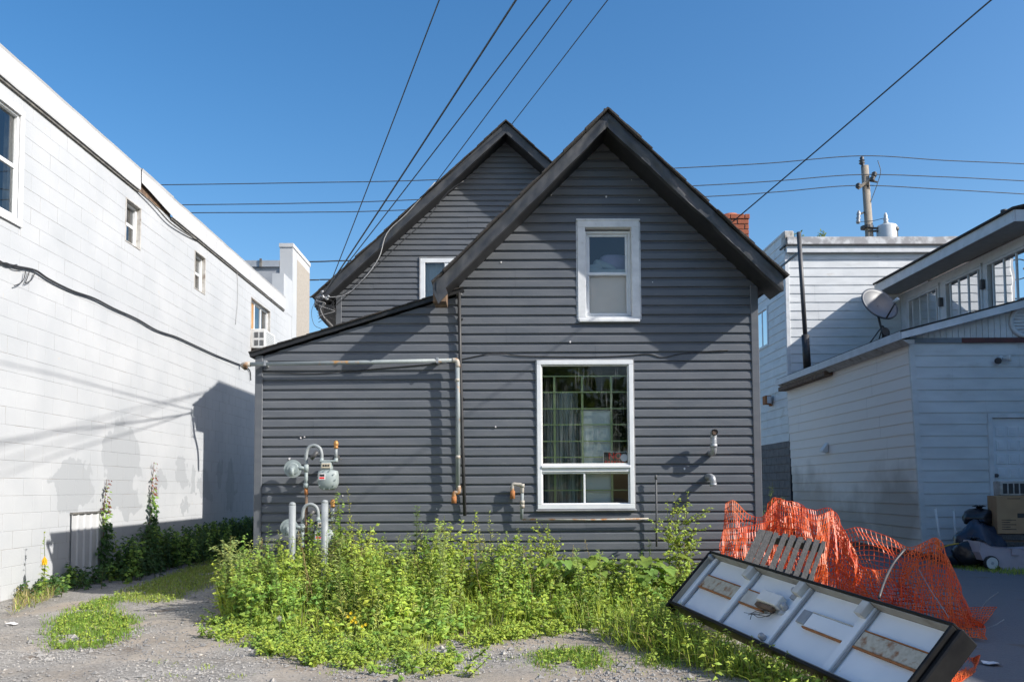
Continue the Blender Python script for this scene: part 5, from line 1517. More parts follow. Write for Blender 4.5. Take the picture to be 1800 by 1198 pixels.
for pts, lab in (([(-160, 329), (275, 325), (540, 321), (767, 316), (1180, 296), (1350, 287), (1514, 274), (1660, 282), (1800, 288), (2050, 300)], 'topmost of the three thin lines on the utility pole'),
            ([(-160, 364), (318, 360), (540, 357), (733, 351), (1213, 327), (1365, 318), (1510, 307), (1660, 311), (1800, 318), (2050, 331)], 'middle of the three thin lines on the utility pole'),
            ([(-160, 378), (335, 374), (540, 373), (716, 369), (1232, 346), (1370, 337), (1508, 326), (1660, 333), (1800, 341), (2050, 355)], 'lowest of the three thin lines on the utility pole'),
            ([(-160, 464), (300, 462), (540, 460), (620, 458), (900, 455), (1340, 470), (1520, 460)], 'upper communication cable crossing low between block building and rear eave'),
            ([(-160, 492), (300, 493), (540, 492), (590, 491), (900, 490), (1340, 500), (1520, 490)], 'middle communication cable crossing low between block building and rear eave'),
            ([(-160, 522), (300, 523), (540, 522), (590, 521), (900, 520), (1340, 530), (1520, 520)], 'lowest communication cable crossing low between block building and rear eave')):
    wire('power_line', [at(x, y, YU - .15) for x, y in pts], .015 if pts[0][1] < 400 else .022, 'wire_dark', lab, 'wire', 'lines along the far street')
UPZ = Vector((0, 0, 1))
def drop(p_att, Ya, top, slope, label, r=.011, mids=()):
    A = at(*p_att, Ya); d = ray(*top)
    # height rises with slope towards the pole behind the camera: solve for the depth of the top pixel
    kz = d.z / d.y
    Yt = (A.z + slope * Ya - HC) / (kz + slope)
    B = at(*top, Yt)
    C_ = B + (B - A) * ((Yt + 6.0) / (Ya - Yt))
    tb = (B - A).length / (C_ - A).length
    pts = [A + (C_ - A) * (k / 24) - UPZ * (.22 * 4 * (k / 24) * (1 - k / 24) - .22 * 4 * tb * (1 - tb) * (k / 24) / tb * (1 if k / 24 < tb else tb / (k / 24))) for k in range(25)]
    return tag(MB().tube(bez(pts, 6), r, 6).build('overhead_wire', 'wire_dark', None, True), label, 'wire', 'service wires coming down to the house')
drop((578, 505), YRO - .1, (772, 0), .3, 'overhead wire dropping steeply to the tangled rear eave, apart from the others', .0075)
drop((568, 518), YRO - .1, (907, 0), .3, 'thick overhead wire that crosses its neighbour above the rear roof', .0115)
drop((572, 512), YRO - .1, (967, 0), .3, 'overhead wire crossing under the thick one towards the rear eave', .008)
drop((757, 333), YRO - .02, (1005, 0), .22, 'overhead wire landing halfway up the rear roof slope', .008)
drop((900, 218), YRO + .1, (1068, 0), .12, 'overhead wire ending at the peak of the rear gable', .008)
drop((1284, 393), 11.4, (1742, 0), .25, 'lone overhead wire slanting down to the brick chimney', .009)

# ------------------------------------------------------------------ vegetation helpers
UPV = Vector((0, 0, 1))
class Leaves(MB):
    def __init__(s):
        MB.__init__(s); s.c = []
    def put(s, vs, fs, c):
        s.add(vs, fs); s.c.extend([c] * len(vs))
    def leaf(s, p, d, n, L, Wd, c, bend=.25):
        """folded leaf from p along d, face normal about n"""
        d = d.normalized(); sd = d.cross(n)
        sd = sd.normalized() if sd.length > 1e-5 else d.orthogonal().normalized()
        nn = sd.cross(d)
        m = p + d * (L * .45) + nn * (L * .04)
        t = p + d * (L * .97) - nn * (L * bend)
        l_ = m + sd * (Wd * .5) + nn * (Wd * .14); r_ = m - sd * (Wd * .5) + nn * (Wd * .14)
        s.put([p, l_, t, r_, m], [(0, 4, 1), (1, 4, 2), (4, 0, 3), (2, 4, 3)], c)
    def blade(s, p, d, L, Wd, c, droop=.5):
        sd = d.cross(UPV); sd = sd.normalized() if sd.length > 1e-4 else Vector((1, 0, 0))
        h = Vector((d.x, d.y, 0))
        a = p; b = p + d * (L * .5) ; t = p + d * (L * .85) + (h * .6 - UPV * .35) * (L * droop)
        w2 = sd * (Wd * .5)
        s.put([a - w2, a + w2, b - w2 * .85, b + w2 * .85, t], [(0, 1, 3, 2), (2, 3, 4)], c)
    def stem(s, path, r, c):
        k = len(s.v); s.tube(path, r, 3, False); s.c.extend([c] * (len(s.v) - k))
def vary(c, r, a=.25, hue=.12):
    f = 1 + r.uniform(-a, a); h = r.uniform(-hue, hue)
    return (max(0, c[0] * f * (1 + h)), c[1] * f, max(0, c[2] * f * (1 - h)))
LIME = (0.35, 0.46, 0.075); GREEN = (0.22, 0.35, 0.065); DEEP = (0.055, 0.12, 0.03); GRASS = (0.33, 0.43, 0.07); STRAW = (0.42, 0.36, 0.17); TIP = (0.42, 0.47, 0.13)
def rdir(r, el0, el1):
    az = r.uniform(0, 6.283); el = r.uniform(el0, el1)
    return Vector((math.cos(az) * math.cos(el), math.sin(az) * math.cos(el), math.sin(el)))
def in_poly(x, y, P):
    c = False; n = len(P)
    for i in range(n):
        x0, y0 = P[i]; x1, y1 = P[(i + 1) % n]
        if (y0 > y) != (y1 > y) and x < (x1 - x0) * (y - y0) / (y1 - y0) + x0: c = not c
    return c
def gpoly(pts): return [(gr(x, y).x, gr(x, y).y) for x, y in pts]
def scatter(P, n, r):
    x0 = min(p[0] for p in P); x1 = max(p[0] for p in P); y0 = min(p[1] for p in P); y1 = max(p[1] for p in P)
    out = []; k = 0
    while len(out) < n and k < n * 30:
        k += 1; x = r.uniform(x0, x1); y = r.uniform(y0, y1)
        if in_poly(x, y, P): out.append((x, y))
    return out
SUNN = (SUN * .9 + UPV * .45 + Vector((0, -.25, 0))).normalized()
def weed(L, r, x, y, h, c, leafL=.07, leafW=.03, dens=55, el=(-.1, .7), lean=.18, stemc=None, branch=0, taper=.6):
    z = ground_z(x, y) - .01
    tip = Vector((x + r.uniform(-lean, lean) * h, y + r.uniform(-lean, lean) * h, z + h))
    a = Vector((x, y, z)); mid = a.lerp(tip, .5) + Vector((r.uniform(-.04, .04), r.uniform(-.04, .04), .02))
    pth_ = [a, mid, tip]
    L.stem(pth_, [.005 + h * .003, .004, .0015], stemc or vary((0.15, 0.19, 0.06), r))
    n = max(4, int(dens * h))
    def at_(t): return (a.lerp(mid, t * 2) if t < .5 else mid.lerp(tip, t * 2 - 1))
    for i in range(n):
        t = .12 + .88 * (i + r.random()) / n
        p = at_(t); d = rdir(r, *el)
        s_ = (1 - taper * t) * r.uniform(.7, 1.25)
        L.leaf(p, d, (SUNN + rdir(r, -1, 1) * .4), leafL * s_, leafW * s_, vary(c, r, .3), r.uniform(.05, .4))
    for b in range(branch):
        t = r.uniform(.25, .8); p = at_(t); d = rdir(r, .3, .9); q = p + d * h * r.uniform(.2, .4)
        L.stem([p, p.lerp(q, .5) + UPV * .01, q], [.003, .0025, .001], vary((0.15, 0.19, 0.06), r))
        for i in range(max(3, n // 4)):
            pp = p.lerp(q, r.random()); L.leaf(pp, rdir(r, *el), SUNN + rdir(r, -1, 1) * .4, leafL * .7 * r.uniform(.6, 1.1), leafW * .7, vary(c, r, .3), .2)
    return tip

# --- the big weed bed in front of the house
R1_ = random.Random(101)
bed = gpoly([(1206, 1062), (1240, 1100), (1275, 1120), (1180, 1108), (1080, 1104), (985, 1098), (900, 1105), (800, 1118), (730, 1150), (640, 1142), (560, 1118), (470, 1110), (395, 1092), (385, 1066), (398, 1050)])
bed[0] = (2.1, 9.35); bed[-1] = (-2.95, 9.4); bed.insert(0, (2.6, 9.45)); bed.append((-2.6, 9.5))
W_ = Leaves()
ymin = min(p[1] for p in bed)
for (x, y) in scatter(bed, 1700, R1_):
    f = min(1, max(0, (y - 6.9) / 2.3))              # 0 front, 1 wall
    h = (.12 + .5 * f ** .8) * R1_.choice((R1_.uniform(.5, 1), R1_.uniform(.6, 1.15), R1_.uniform(.8, 1.5))) * (1.0 if x < .2 else .66) * (1 + .6 * noise.noise(Vector((x * 1.5, y * 1.5, 11))))
    kind = R1_.random() + .25 * noise.noise(Vector((x * .9, y * .9, 4)))
    c = LIME if kind < .55 else (GREEN if kind < .85 else TIP)
    cf = 1 + .42 * noise.noise(Vector((x * 1.9, y * 1.9, 21))); hf = .22 * noise.noise(Vector((x * 1.2, y * 1.2, 31)))
    c = (c[0] * cf * (1 + hf), c[1] * cf, c[2] * cf * (1 - hf)); sz = R1_.uniform(.75, 1.35)
    if noise.noise(Vector((x * 2.2, y * 2.2, 41))) < -.34 or (x > -.4 and R1_.random() < .45): continue
    if kind < .5: weed(W_, R1_, x, y, h, c, .105 * sz, .044 * sz, 58 / sz)
    elif kind < .8: weed(W_, R1_, x, y, h * 1.05, c, .09 * sz, .058 * sz, 46 / sz, (-.2, .5), branch=1)
    else: weed(W_, R1_, x, y, h * 1.15, c, .09, .016, 60, (.1, .9))
for (x, y) in scatter([p for p in bed], 150, R1_):
    if y < 7.9 or R1_.random() < .25: continue
    k = R1_.random(); h = R1_.uniform(.5, .9) * (1 if x < .4 else .75)
    if k < .45: weed(W_, R1_, x, y, h, LIME, .09, .045, 50, (-.2, .6), branch=5, lean=.25)
    elif k < .75: weed(W_, R1_, x, y, h, (0.3, 0.38, 0.12), .085, .014, 130, (.1, 1.0), lean=.12, taper=.4)
    else:
        tip = weed(W_, R1_, x, y, h, STRAW, .05, .008, 26, (.3, 1.1), lean=.3, stemc=(0.4, 0.33, 0.16))
        for q in range(26): W_.leaf(tip - UPV * R1_.uniform(0, .12), rdir(R1_, .2, 1.3), UPV, .03, .007, vary((0.42, 0.36, 0.18), R1_), .1)
for (x, y) in scatter(bed, 8500, R1_):
    f = min(1, max(0, (y - 6.9) / 2.3)); h = (.14 + .32 * f) * R1_.uniform(.6, 1.4)
    if x < -.4 and R1_.random() < .3: continue
    W_.blade(Vector((x, y, ground_z(x, y) - .01)), rdir(R1_, .85, 1.5), h, .0105, vary(GRASS if R1_.random() < .88 else STRAW, R1_, .3), R1_.uniform(.1, .6))
tag(W_.build('weeds', 'leaf'), 'dense bed of bright green weeds along the foot of the charcoal house', 'weeds', kind='stuff')
# low fringe of grass round the bed
F_ = Leaves()
fr1 = gpoly([(372, 1090), (380, 1118), (470, 1150), (560, 1165), (640, 1180), (760, 1190), (830, 1150), (760, 1140), (640, 1135), (540, 1110), (440, 1085)])
fr2 = gpoly([(1000, 1100), (1100, 1112), (1240, 1120), (1320, 1150), (1390, 1185), (1360, 1180), (1290, 1140), (1210, 1135), (1100, 1122)])
fr3 = gpoly([(800, 1118), (900, 1104), (1010, 1098), (1010, 1110), (900, 1122), (830, 1140)])
for P, n, h0 in ((fr1, 3800, .045), (fr2, 1500, .08), (fr3, 700, .05)):
    for (x, y) in scatter(P, n, R1_):
        if noise.noise(Vector((x * 2.3, y * 2.3, 7))) < -.22: continue
        F_.blade(Vector((x + R1_.gauss(0, .07), y + R1_.gauss(0, .07), ground_z(x, y) - .005)), rdir(R1_, .3, 1.5), h0 * R1_.uniform(.5, 1.6), .007, vary(GRASS, R1_, .3), R1_.uniform(.1, .6))
for (x, y) in scatter(fr1, 760, R1_):
    if noise.noise(Vector((x * 2.6, y * 2.6, 17))) < -.12: continue
    weed(F_, R1_, x + R1_.gauss(0, .09), y + R1_.gauss(0, .12), R1_.uniform(.02, .14), LIME if R1_.random() < .7 else GREEN, .055, .03, 190, (-.3, .5), lean=1.2)
for (x, y) in scatter(fr2, 70, R1_): weed(F_, R1_, x, y, R1_.uniform(.08, .22), GREEN, .07, .022, 80)
for (x, y) in scatter(fr3, 170, R1_): weed(F_, R1_, x, y, R1_.uniform(.02, .12), LIME, .055, .03, 170, (-.3, .5), lean=1)
tag(F_.build('grass_fringe', 'leaf'), 'low ragged grass and seedlings edging the weed bed', 'grass', kind='stuff')
def turf(name, pts, n, h0, label, cm=GRASS, extra=0):
    T = Leaves(); P = gpoly(pts)
    for (x, y) in scatter(P, n, R1_):
        x += R1_.gauss(0, .07); y += R1_.gauss(0, .07)
        if noise.noise(Vector((x * 3.1, y * 3.1, 2))) < -.32: continue
        T.blade(Vector((x, y, ground_z(x, y) - .005)), rdir(R1_, .5, 1.5), h0 * R1_.uniform(.5, 1.5), .0065, vary(cm if R1_.random() < .93 else STRAW, R1_, .32), R1_.uniform(.1, .6))
    for (x, y) in scatter(P, extra, R1_): weed(T, R1_, x, y, R1_.uniform(.03, .1), LIME, .035, .02, 150)
    return tag(T.build(name, 'leaf'), label, 'grass', kind='stuff')
turf('grass_patch', [(85, 1118), (100, 1135), (160, 1140), (205, 1130), (225, 1105), (237, 1080), (200, 1072), (190, 1062), (215, 1052), (180, 1050), (150, 1062), (105, 1085)], 7500, .06, 'oval bright green grass patch between the wheel tracks', (0.2, 0.33, 0.05), 160)
turf('grass_strip', [(215, 1056), (290, 1058), (330, 1040), (400, 1015), (425, 985), (425, 968), (380, 978), (300, 1005), (240, 1030), (205, 1046)], 15000, .06, 'grass strip along the middle of the drive in the house shade', (0.26, 0.34, 0.07), 160)
turf('grass_tuft', [(945, 1160), (960, 1172), (1010, 1176), (1055, 1168), (1058, 1150), (1030, 1136), (975, 1138), (948, 1148)], 2600, .05, 'larger green tuft alone on the gravel before the weed bed', (0.2, 0.33, 0.05), 40)
turf('grass_tuft', [(1130, 1160), (1145, 1168), (1180, 1169), (1190, 1158), (1170, 1147), (1140, 1150)], 700, .045, 'smaller green tuft alone on the gravel before the weed bed', (0.2, 0.3, 0.05), 14)
turf('grass_verge', [(1640, 985), (1700, 1003), (1800, 1012), (1850, 1005), (1800, 995), (1700, 985), (1660, 978)], 3000, .07, 'strip of grass between the paving and the rubbish by the garage', GRASS, 20)
turf('grass_verge', [(1380, 930), (1450, 945), (1560, 965), (1640, 975), (1640, 965), (1560, 950), (1450, 930), (1400, 918)], 2500, .14, 'tall grass along the foot of the grimy garage wall', GREEN, 30)
# scattered sprouts on the gravel
S_ = Leaves()
for i in range(60):
    p = gr(R1_.uniform(250, 1400), R1_.uniform(1110, 1195))
    if in_poly(p.x, p.y, bed): continue
    for k in range(R1_.randint(5, 22)):
        S_.blade(Vector((p.x + R1_.gauss(0, .035), p.y + R1_.gauss(0, .035), ground_z(p.x, p.y) - .004)), rdir(R1_, .4, 1.4), R1_.uniform(.015, .05), .006, vary(GRASS, R1_, .3), .3)
tag(S_.build('sprouts', 'leaf'), 'tiny green sprouts dotted over the gravel', 'weeds', kind='stuff')

G_ = Leaves()
for i in range(2600):
    t = R1_.random() ** 1.3; y = 7.0 - 2.3 * t; x = 1.30 + .66 * t - abs(R1_.gauss(.02, .12)) * (1.5 - t)
    h = (.42 - .26 * t) * R1_.uniform(.5, 1.2)
    G_.blade(Vector((x, y, ground_z(x, y) - .01)), rdir(R1_, .7, 1.5), h, .009, vary(GRASS if R1_.random() < .85 else STRAW, R1_, .3), R1_.uniform(.2, .7))
for i in range(120):
    t = R1_.random() ** 1.2; y = 7.2 - 2.4 * t; x = 1.26 + .66 * t - abs(R1_.gauss(.05, .12)); weed(G_, R1_, x, y, (.38 - .22 * t) * R1_.uniform(.6, 1.1), LIME, .085, .03, 60)
tag(G_.build('verge_grass', 'leaf'), 'long grass along the lower edge of the sign cabinet', 'grass', kind='stuff')
# --- growth along the foot of the block wall
H_ = Leaves()
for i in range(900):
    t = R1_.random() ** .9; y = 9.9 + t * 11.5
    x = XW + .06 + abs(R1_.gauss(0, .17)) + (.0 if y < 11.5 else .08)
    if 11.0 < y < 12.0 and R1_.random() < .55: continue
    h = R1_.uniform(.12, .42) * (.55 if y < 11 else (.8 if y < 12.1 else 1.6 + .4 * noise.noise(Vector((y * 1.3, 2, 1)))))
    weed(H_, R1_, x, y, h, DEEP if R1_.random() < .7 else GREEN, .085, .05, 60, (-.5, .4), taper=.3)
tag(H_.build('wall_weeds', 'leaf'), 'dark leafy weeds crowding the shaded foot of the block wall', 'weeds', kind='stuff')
D_ = Leaves()
dp_ = gpoly([(20, 1080), (90, 1052), (104, 1040), (80, 1015), (30, 1040)])
for (x, y) in scatter(dp_, 900, R1_):
    D_.blade(Vector((x, y, 0)), rdir(R1_, .3, 1.4), R1_.uniform(.08, .26), .007, vary(STRAW if R1_.random() < .7 else GRASS, R1_, .3), .5)
for (x, y) in scatter(dp_, 30, R1_): weed(D_, R1_, x, y, R1_.uniform(.1, .25), (0.2, 0.2, 0.06), .05, .02, 60)
tag(D_.build('dry_grass', 'leaf'), 'dry straw coloured grass clump at the foot of the sunlit block wall', 'grass', kind='stuff')

# --- single plants one can tell apart
def plant(name, label, base, h, c, leafL, leafW, dens, seed, branch=3, el=(-.1, .7), stems=1, spread=.06, lean=.12, cat='plant', taper=.6, group=None):
    r = random.Random(seed)
    t = thing(name, label, cat, base, group)
    fol = Leaves(); st = Leaves()
    for s_ in range(stems):
        bx__ = base[0] + (r.gauss(0, spread) if stems > 1 else 0); by__ = base[1] + (r.gauss(0, spread) if stems > 1 else 0)
        k = Leaves(); hh = h * r.uniform(.75, 1.0) if s_ else h
        a = Vector((bx__, by__, base[2] - .01)); tip = a + Vector((r.uniform(-lean, lean) * h, r.uniform(-lean, lean) * h * .5, hh))
        mid = a.lerp(tip, .5) + Vector((r.uniform(-.04, .04), 0, 0))
        path = bez([a, mid, tip], 5)
        st.stem(path, [.008 - .0055 * i / (len(path) - 1) for i in range(len(path))], vary((0.22, 0.24, 0.09), r))
        n = int(dens * hh)
        for i in range(n):
            q = (.1 + .9 * (i + r.random()) / n); p = path[min(len(path) - 1, int(q * (len(path) - 1) + .5))].lerp(path[min(len(path) - 1, int(q * (len(path) - 1)))], r.random())
            s2 = (1 - taper * q) * r.uniform(.7, 1.2)
            fol.leaf(p, rdir(r, *el), SUNN + rdir(r, -1, 1) * .4, leafL * s2, leafW * s2, vary(c, r, .28), r.uniform(.05, .35))
        for b in range(branch):
            q = r.uniform(.3, .85); p = path[int(q * (len(path) - 1))]; e = p + rdir(r, .25, .9) * hh * r.uniform(.18, .35)
            st.stem([p, p.lerp(e, .5) + UPV * .015, e], [.004, .003, .0015], vary((0.17, 0.15, 0.06), r))
            for i in range(int(n * .22)):
                fol.leaf(p.lerp(e, r.uniform(.1, 1)), rdir(r, *el), SUNN + rdir(r, -1, 1) * .4, leafL * .6 * r.uniform(.6, 1.2), leafW * .6, vary(c, r, .28), .2)
    st.build('stem', 'leaf', t); fol.build('foliage', 'leaf', t)
    return t
def pb_(px, py, Y):
    q = at(px, py, Y); return q
def tallweed(name, label, px, pytop, Y, **k):
    q = at(px, pytop, Y)
    return plant(name, label, (q.x, Y, ground_z(q.x, Y)), q.z - ground_z(q.x, Y), **k)
tallweed('tall_weed', 'tallest leafy weed beside the thin dark pipe right of the big window', 1186, 862, 9.05, c=LIME, leafL=.085, leafW=.042, dens=60, seed=1, branch=12, stems=4, spread=.07, lean=.1)
tallweed('tall_weed', 'arching leafy weed with loose sprays in front of the rusty gas stub', 915, 908, 8.95, c=LIME, leafL=.075, leafW=.04, dens=60, seed=2, branch=9, stems=4, spread=.12, lean=.15)
tallweed('tall_weed', 'loose leafy weed under the left corner of the big window', 968, 922, 9.0, c=LIME, leafL=.075, leafW=.038, dens=55, seed=3, branch=8, stems=3, spread=.08)
tallweed('horseweed', 'narrow spire shaped weed standing alone against the wing siding', 735, 888, 9.2, c=(0.12, 0.19, 0.05), leafL=.07, leafW=.011, dens=260, seed=4, branch=0, el=(.2, 1.0), lean=.02, taper=.2)
tallweed('tall_weed', 'reddish tipped leafy weed left of the black conduit foot', 782, 904, 9.0, c=LIME, leafL=.08, leafW=.036, dens=70, seed=5, branch=7, stems=3, spread=.06)
tallweed('tall_weed', 'leafy weed in front of the lower gas meter', 532, 935, 8.55, c=LIME, leafL=.085, leafW=.036, dens=80, seed=6, branch=2, stems=2, spread=.04)
tallweed('tall_weed', 'broad leaved weed at the near corner of the wing', 455, 955, 8.6, c=(0.18, 0.26, 0.06), leafL=.1, leafW=.05, dens=60, seed=7, branch=6, stems=5, spread=.15)
tallweed('tall_weed', 'feathery pale weed leaning over the drive at the bed corner', 403, 940, 8.7, c=(0.3, 0.38, 0.13), leafL=.09, leafW=.022, dens=230, seed=8, branch=6, stems=3, spread=.06, lean=.1)
tallweed('tall_weed', 'bushy weed in the middle of the bed below the wing', 682, 945, 8.7, c=LIME, leafL=.08, leafW=.036, dens=80, seed=9, branch=5, stems=4, spread=.1)
tallweed('tall_weed', 'low trailing leafy weed beside the raised end of the sign cabinet', 1225, 980, 8.6, c=LIME, leafL=.085, leafW=.045, dens=60, seed=10, branch=7, stems=4, spread=.12)
tallweed('seed_grass', 'tall pale seeding grass beside the lower gas meter', 610, 925, 8.8, c=(0.25, 0.25, 0.11), leafL=.05, leafW=.006, dens=90, seed=12, branch=10, stems=5, spread=.1, el=(.4, 1.2), lean=.12)
tallweed('seed_grass', 'tall yellowish seeding grass at the foot of the sign cabinet', 1215, 1040, 7.7, c=(0.25, 0.27, 0.08), leafL=.09, leafW=.008, dens=170, seed=13, branch=4, stems=14, spread=.13, el=(.5, 1.3), lean=.25)
tallweed('tall_weed', 'spindly weed growing in the gap beyond the house corner', 1347, 845, 11.2, c=(0.13, 0.2, 0.05), leafL=.09, leafW=.02, dens=70, seed=14, branch=6, stems=3, spread=.06)
# burdock with big leaves
def burdock(label, px, py, Y, n, seed, size=.2):
    r = random.Random(seed); q = at(px, py, Y); b = Vector((q.x, Y, 0))
    t = thing('burdock', label, 'plant', b); 
    st = Leaves()
    for i in range(n):
        az = r.uniform(0, 6.283); rr = r.uniform(.05, .42); hh = r.uniform(.2, .52)
        p = b + Vector((math.cos(az) * rr * 1.5, math.sin(az) * rr * .6 - .05, hh))
        d = Vector((math.cos(az), math.sin(az) - .3, r.uniform(-.35, .1))).normalized()
        st.stem([b, b.lerp(p, .6) + UPV * .06, p], [.007, .006, .004], (0.16, 0.2, 0.07))
        L = Leaves(); S = size * r.uniform(.7, 1.25); c = vary((0.24, 0.36, 0.08), r, .2)
        sd = d.cross(UPV).normalized(); nn = sd.cross(d)
        rim = [(-.1, .0), (-.2, .14), (-.16, .3), (0.05, .44), (.25, .45), (.45, .4), (.65, .33), (.85, .18), (1.0, 0), (.85, -.18), (.65, -.33), (.45, -.4), (.25, -.45), (.05, -.44), (-.16, -.3), (-.2, -.14)]
        vs = [p] + [p + d * (u * S) + sd * (v * S) + nn * (S * (.16 * abs(v) * 2 - .3 * max(0, u) ** 2 + .09 * r.uniform(-1, 1))) for u, v in rim] + [p + d * (.45 * S) + nn * (-.04 * S)]
        k = len(rim)
        L.put(vs, [(0, 1 + j, k + 1) if False else (k + 1, 1 + j, 1 + (j + 1) % k) for j in range(k)], c)
        L.build('large_leaf', 'leaf', t, True)
    st.build('stem', 'leaf', t)
burdock('burdock with wide crinkled leaves under the big window sill', 1030, 1000, 8.85, 34, 71, .17)
burdock('burdock with wide crinkled leaves between the big window and the sign cabinet', 1135, 1005, 8.75, 34, 72, .17)
burdock('burdock half sunk in the grass under the picture window corner', 945, 1020, 8.6, 14, 73, .15)
# climbing vines on the block wall
def vine(label, pts, seed):
    r = random.Random(seed); P = [onX(x, y, XW + .04) for x, y in pts]
    P = bez(P, 8); t = thing('vine', label, 'plant', (P[-1].x, P[-1].y, 0))
    st = Leaves(); fo = Leaves()
    st.stem(P, [.004 + .004 * i / len(P) for i in range(len(P))], (0.2, 0.13, 0.07))
    for i, p in enumerate(P):
        f = i / len(P)
        for k in range(int(2 + 9 * f)):
            c = vary((0.22, 0.08, 0.05) if (f < .35 and r.random() < .7) else DEEP if f > .5 else GREEN, r, .3)
            q = p + Vector((abs(r.gauss(0, .02)) + .06 * f * r.random(), r.gauss(0, .03 + .05 * f), r.gauss(0, .04)))
            S = (.045 + .06 * f) * r.uniform(.7, 1.3)
            fo.leaf(q, Vector((r.uniform(.1, .8), r.uniform(-1, 1), r.uniform(-.8, .2))), Vector((1, -.3, .7)) + rdir(r, -1, 1) * .4, S, S * .55, c, .15)
    st.build('stem', 'leaf', t); fo.build('foliage', 'leaf', t)
vine('climbing vine with reddish tip over the edge of the ribbed metal sheet', [(188, 842), (185, 870), (182, 900), (183, 930), (178, 965), (178, 1005)], 81)
vine('climbing vine alone on bare block wall past the ribbed metal sheet', [(271, 812), (268, 845), (265, 875), (266, 900), (262, 925), (262, 960)], 82)
# yellow flowered stalk
q = onX(76, 990, XW + .28); yf = thing('yellow_flower', 'green stalk with one drooping yellow bloom by the block wall', 'plant', (q.x, q.y, 0))
st = Leaves(); st.stem([(q.x, q.y, -.01), (q.x + .01, q.y + .02, .35), (q.x, q.y, .75)], [.006, .005, .002], (0.15, 0.2, 0.06)); r = random.Random(3)
for i in range(30): st.leaf(Vector((q.x, q.y, r.uniform(.03, .4))), rdir(r, -.2, .6), UPV, .1 * r.uniform(.5, 1), .045, vary(LIME, r), .2)
for i in range(10): st.leaf(Vector((q.x, q.y, r.uniform(.5, .75))), rdir(r, 0, .8), UPV, .05, .02, vary(LIME, r), .2)
st.build('stem', 'leaf', yf)
st = Leaves(); p = Vector((q.x + .02, q.y - .01, q.z + .09))
for i in range(9): st.leaf(p, Vector((math.cos(i * .7) * .22, math.sin(i * .7) * .22, -1)), Vector((math.cos(i * .7), math.sin(i * .7), .2)), .12, .04, (0.8, 0.55, 0.03), -.05)
st.build('bloom', 'leaf', yf)
# small yellow flowers in the bed
yw = thing('ragwort', 'cluster of small yellow flowers at the front of the weed bed', 'flower', gr(622, 1128))
fo = Leaves(); st = Leaves(); r = random.Random(5)
b_ = gr(622, 1128)
for (px_, py_) in ((617, 1077), (612, 1083), (624, 1085), (618, 1092), (643, 1097), (637, 1100), (626, 1093), (621, 1089)):
    p = at(px_, py_, b_.y - .05)
    st.stem([b_ + Vector((0, 0, -.02)), b_.lerp(p, .5) + Vector((.01, 0, .03)), p], [.003, .003, .002], (0.15, 0.2, 0.06))
    for k in range(10):
        fo.leaf(p, Vector((math.cos(k * .63), -.5 + .5 * math.sin(k * .63), math.sin(k * .63))), Vector((0, -1, .3)), .017, .008, (0.8, 0.62, 0.03), .05)
st.build('stem', 'leaf', yw); fo.build('petals', 'leaf', yw)
dl = thing('dandelion', 'round white dandelion clock in the weeds near the drive', 'flower', gr(492, 1120))
p = at(491, 1086, gr(492, 1120).y - .03)
fo = Leaves(); r = random.Random(9)
for k in range(120): fo.leaf(p, rdir(r, -1.5, 1.5), rdir(r, -1, 1), .028, .004, (0.55, 0.55, 0.5), 0)
fo.build('seed_head', 'leaf', dl)
st = Leaves(); st.stem([gr(492, 1120), p], .003, (0.2, 0.22, 0.08)); st.build('stem', 'leaf', dl)
# saplings on the roof behind the garage
for px_, lab, sd_ in ((1407, 'leafy sprout growing on the roof edge beside the leaning pipe', 31), (1440, 'leafy sprout growing alone along the worn roof edge', 32)):
    q = at(px_, 432, YK0 + .5)
    plant('roof_sapling', lab, (q.x, YK0 + .5, ZK + .3), at(px_, 405, YK0 + .5).z - ZK - .3, (0.14, 0.2, 0.05), .15, .08, 40, sd_, branch=5, stems=2, spread=.15, lean=.4)
# gravel stones lying loose on the surface
def stones():
    r = random.Random(44); m = MB(); cnt = 0
    while cnt < 7500:
        px_ = r.uniform(-20, 1500); py_ = 1040 + 165 * r.random() ** .8
        p = gr(px_, py_)
        if not (-5.5 < p.x < 3.2 and 4.6 < p.y < 14) or in_poly(p.x, p.y, bed): continue
        if noise.noise(Vector((p.x * .8, p.y * .8, 5))) < r.uniform(-.5, .3): continue
        s_ = r.uniform(.005, .014) * (r.uniform(1.4, 2.6) if r.random() < .05 else 1); z = ground_z(p.x, p.y)
        ax = [Vector((s_ * r.uniform(.7, 1.3), 0, 0)), Vector((0, s_ * r.uniform(.7, 1.3), 0)), Vector((0, 0, s_ * r.uniform(.5, .9)))]
        an = r.uniform(0, 6.28); Rz = Matrix.Rotation(an, 3, 'Z'); c = Vector((p.x, p.y, z + s_ * .2))
        vs = [c + Rz @ a_ for a_ in (ax[0], ax[1], -ax[0], -ax[1], ax[2], -ax[2])]
        m.add(vs, [(0, 1, 4), (1, 2, 4), (2, 3, 4), (3, 0, 4), (1, 0, 5), (2, 1, 5), (3, 2, 5), (0, 3, 5)]); cnt += 1
    tag(m.build('gravel', 'stone'), 'loose grey gravel strewn over the drive', 'gravel', kind='stuff')
stones()

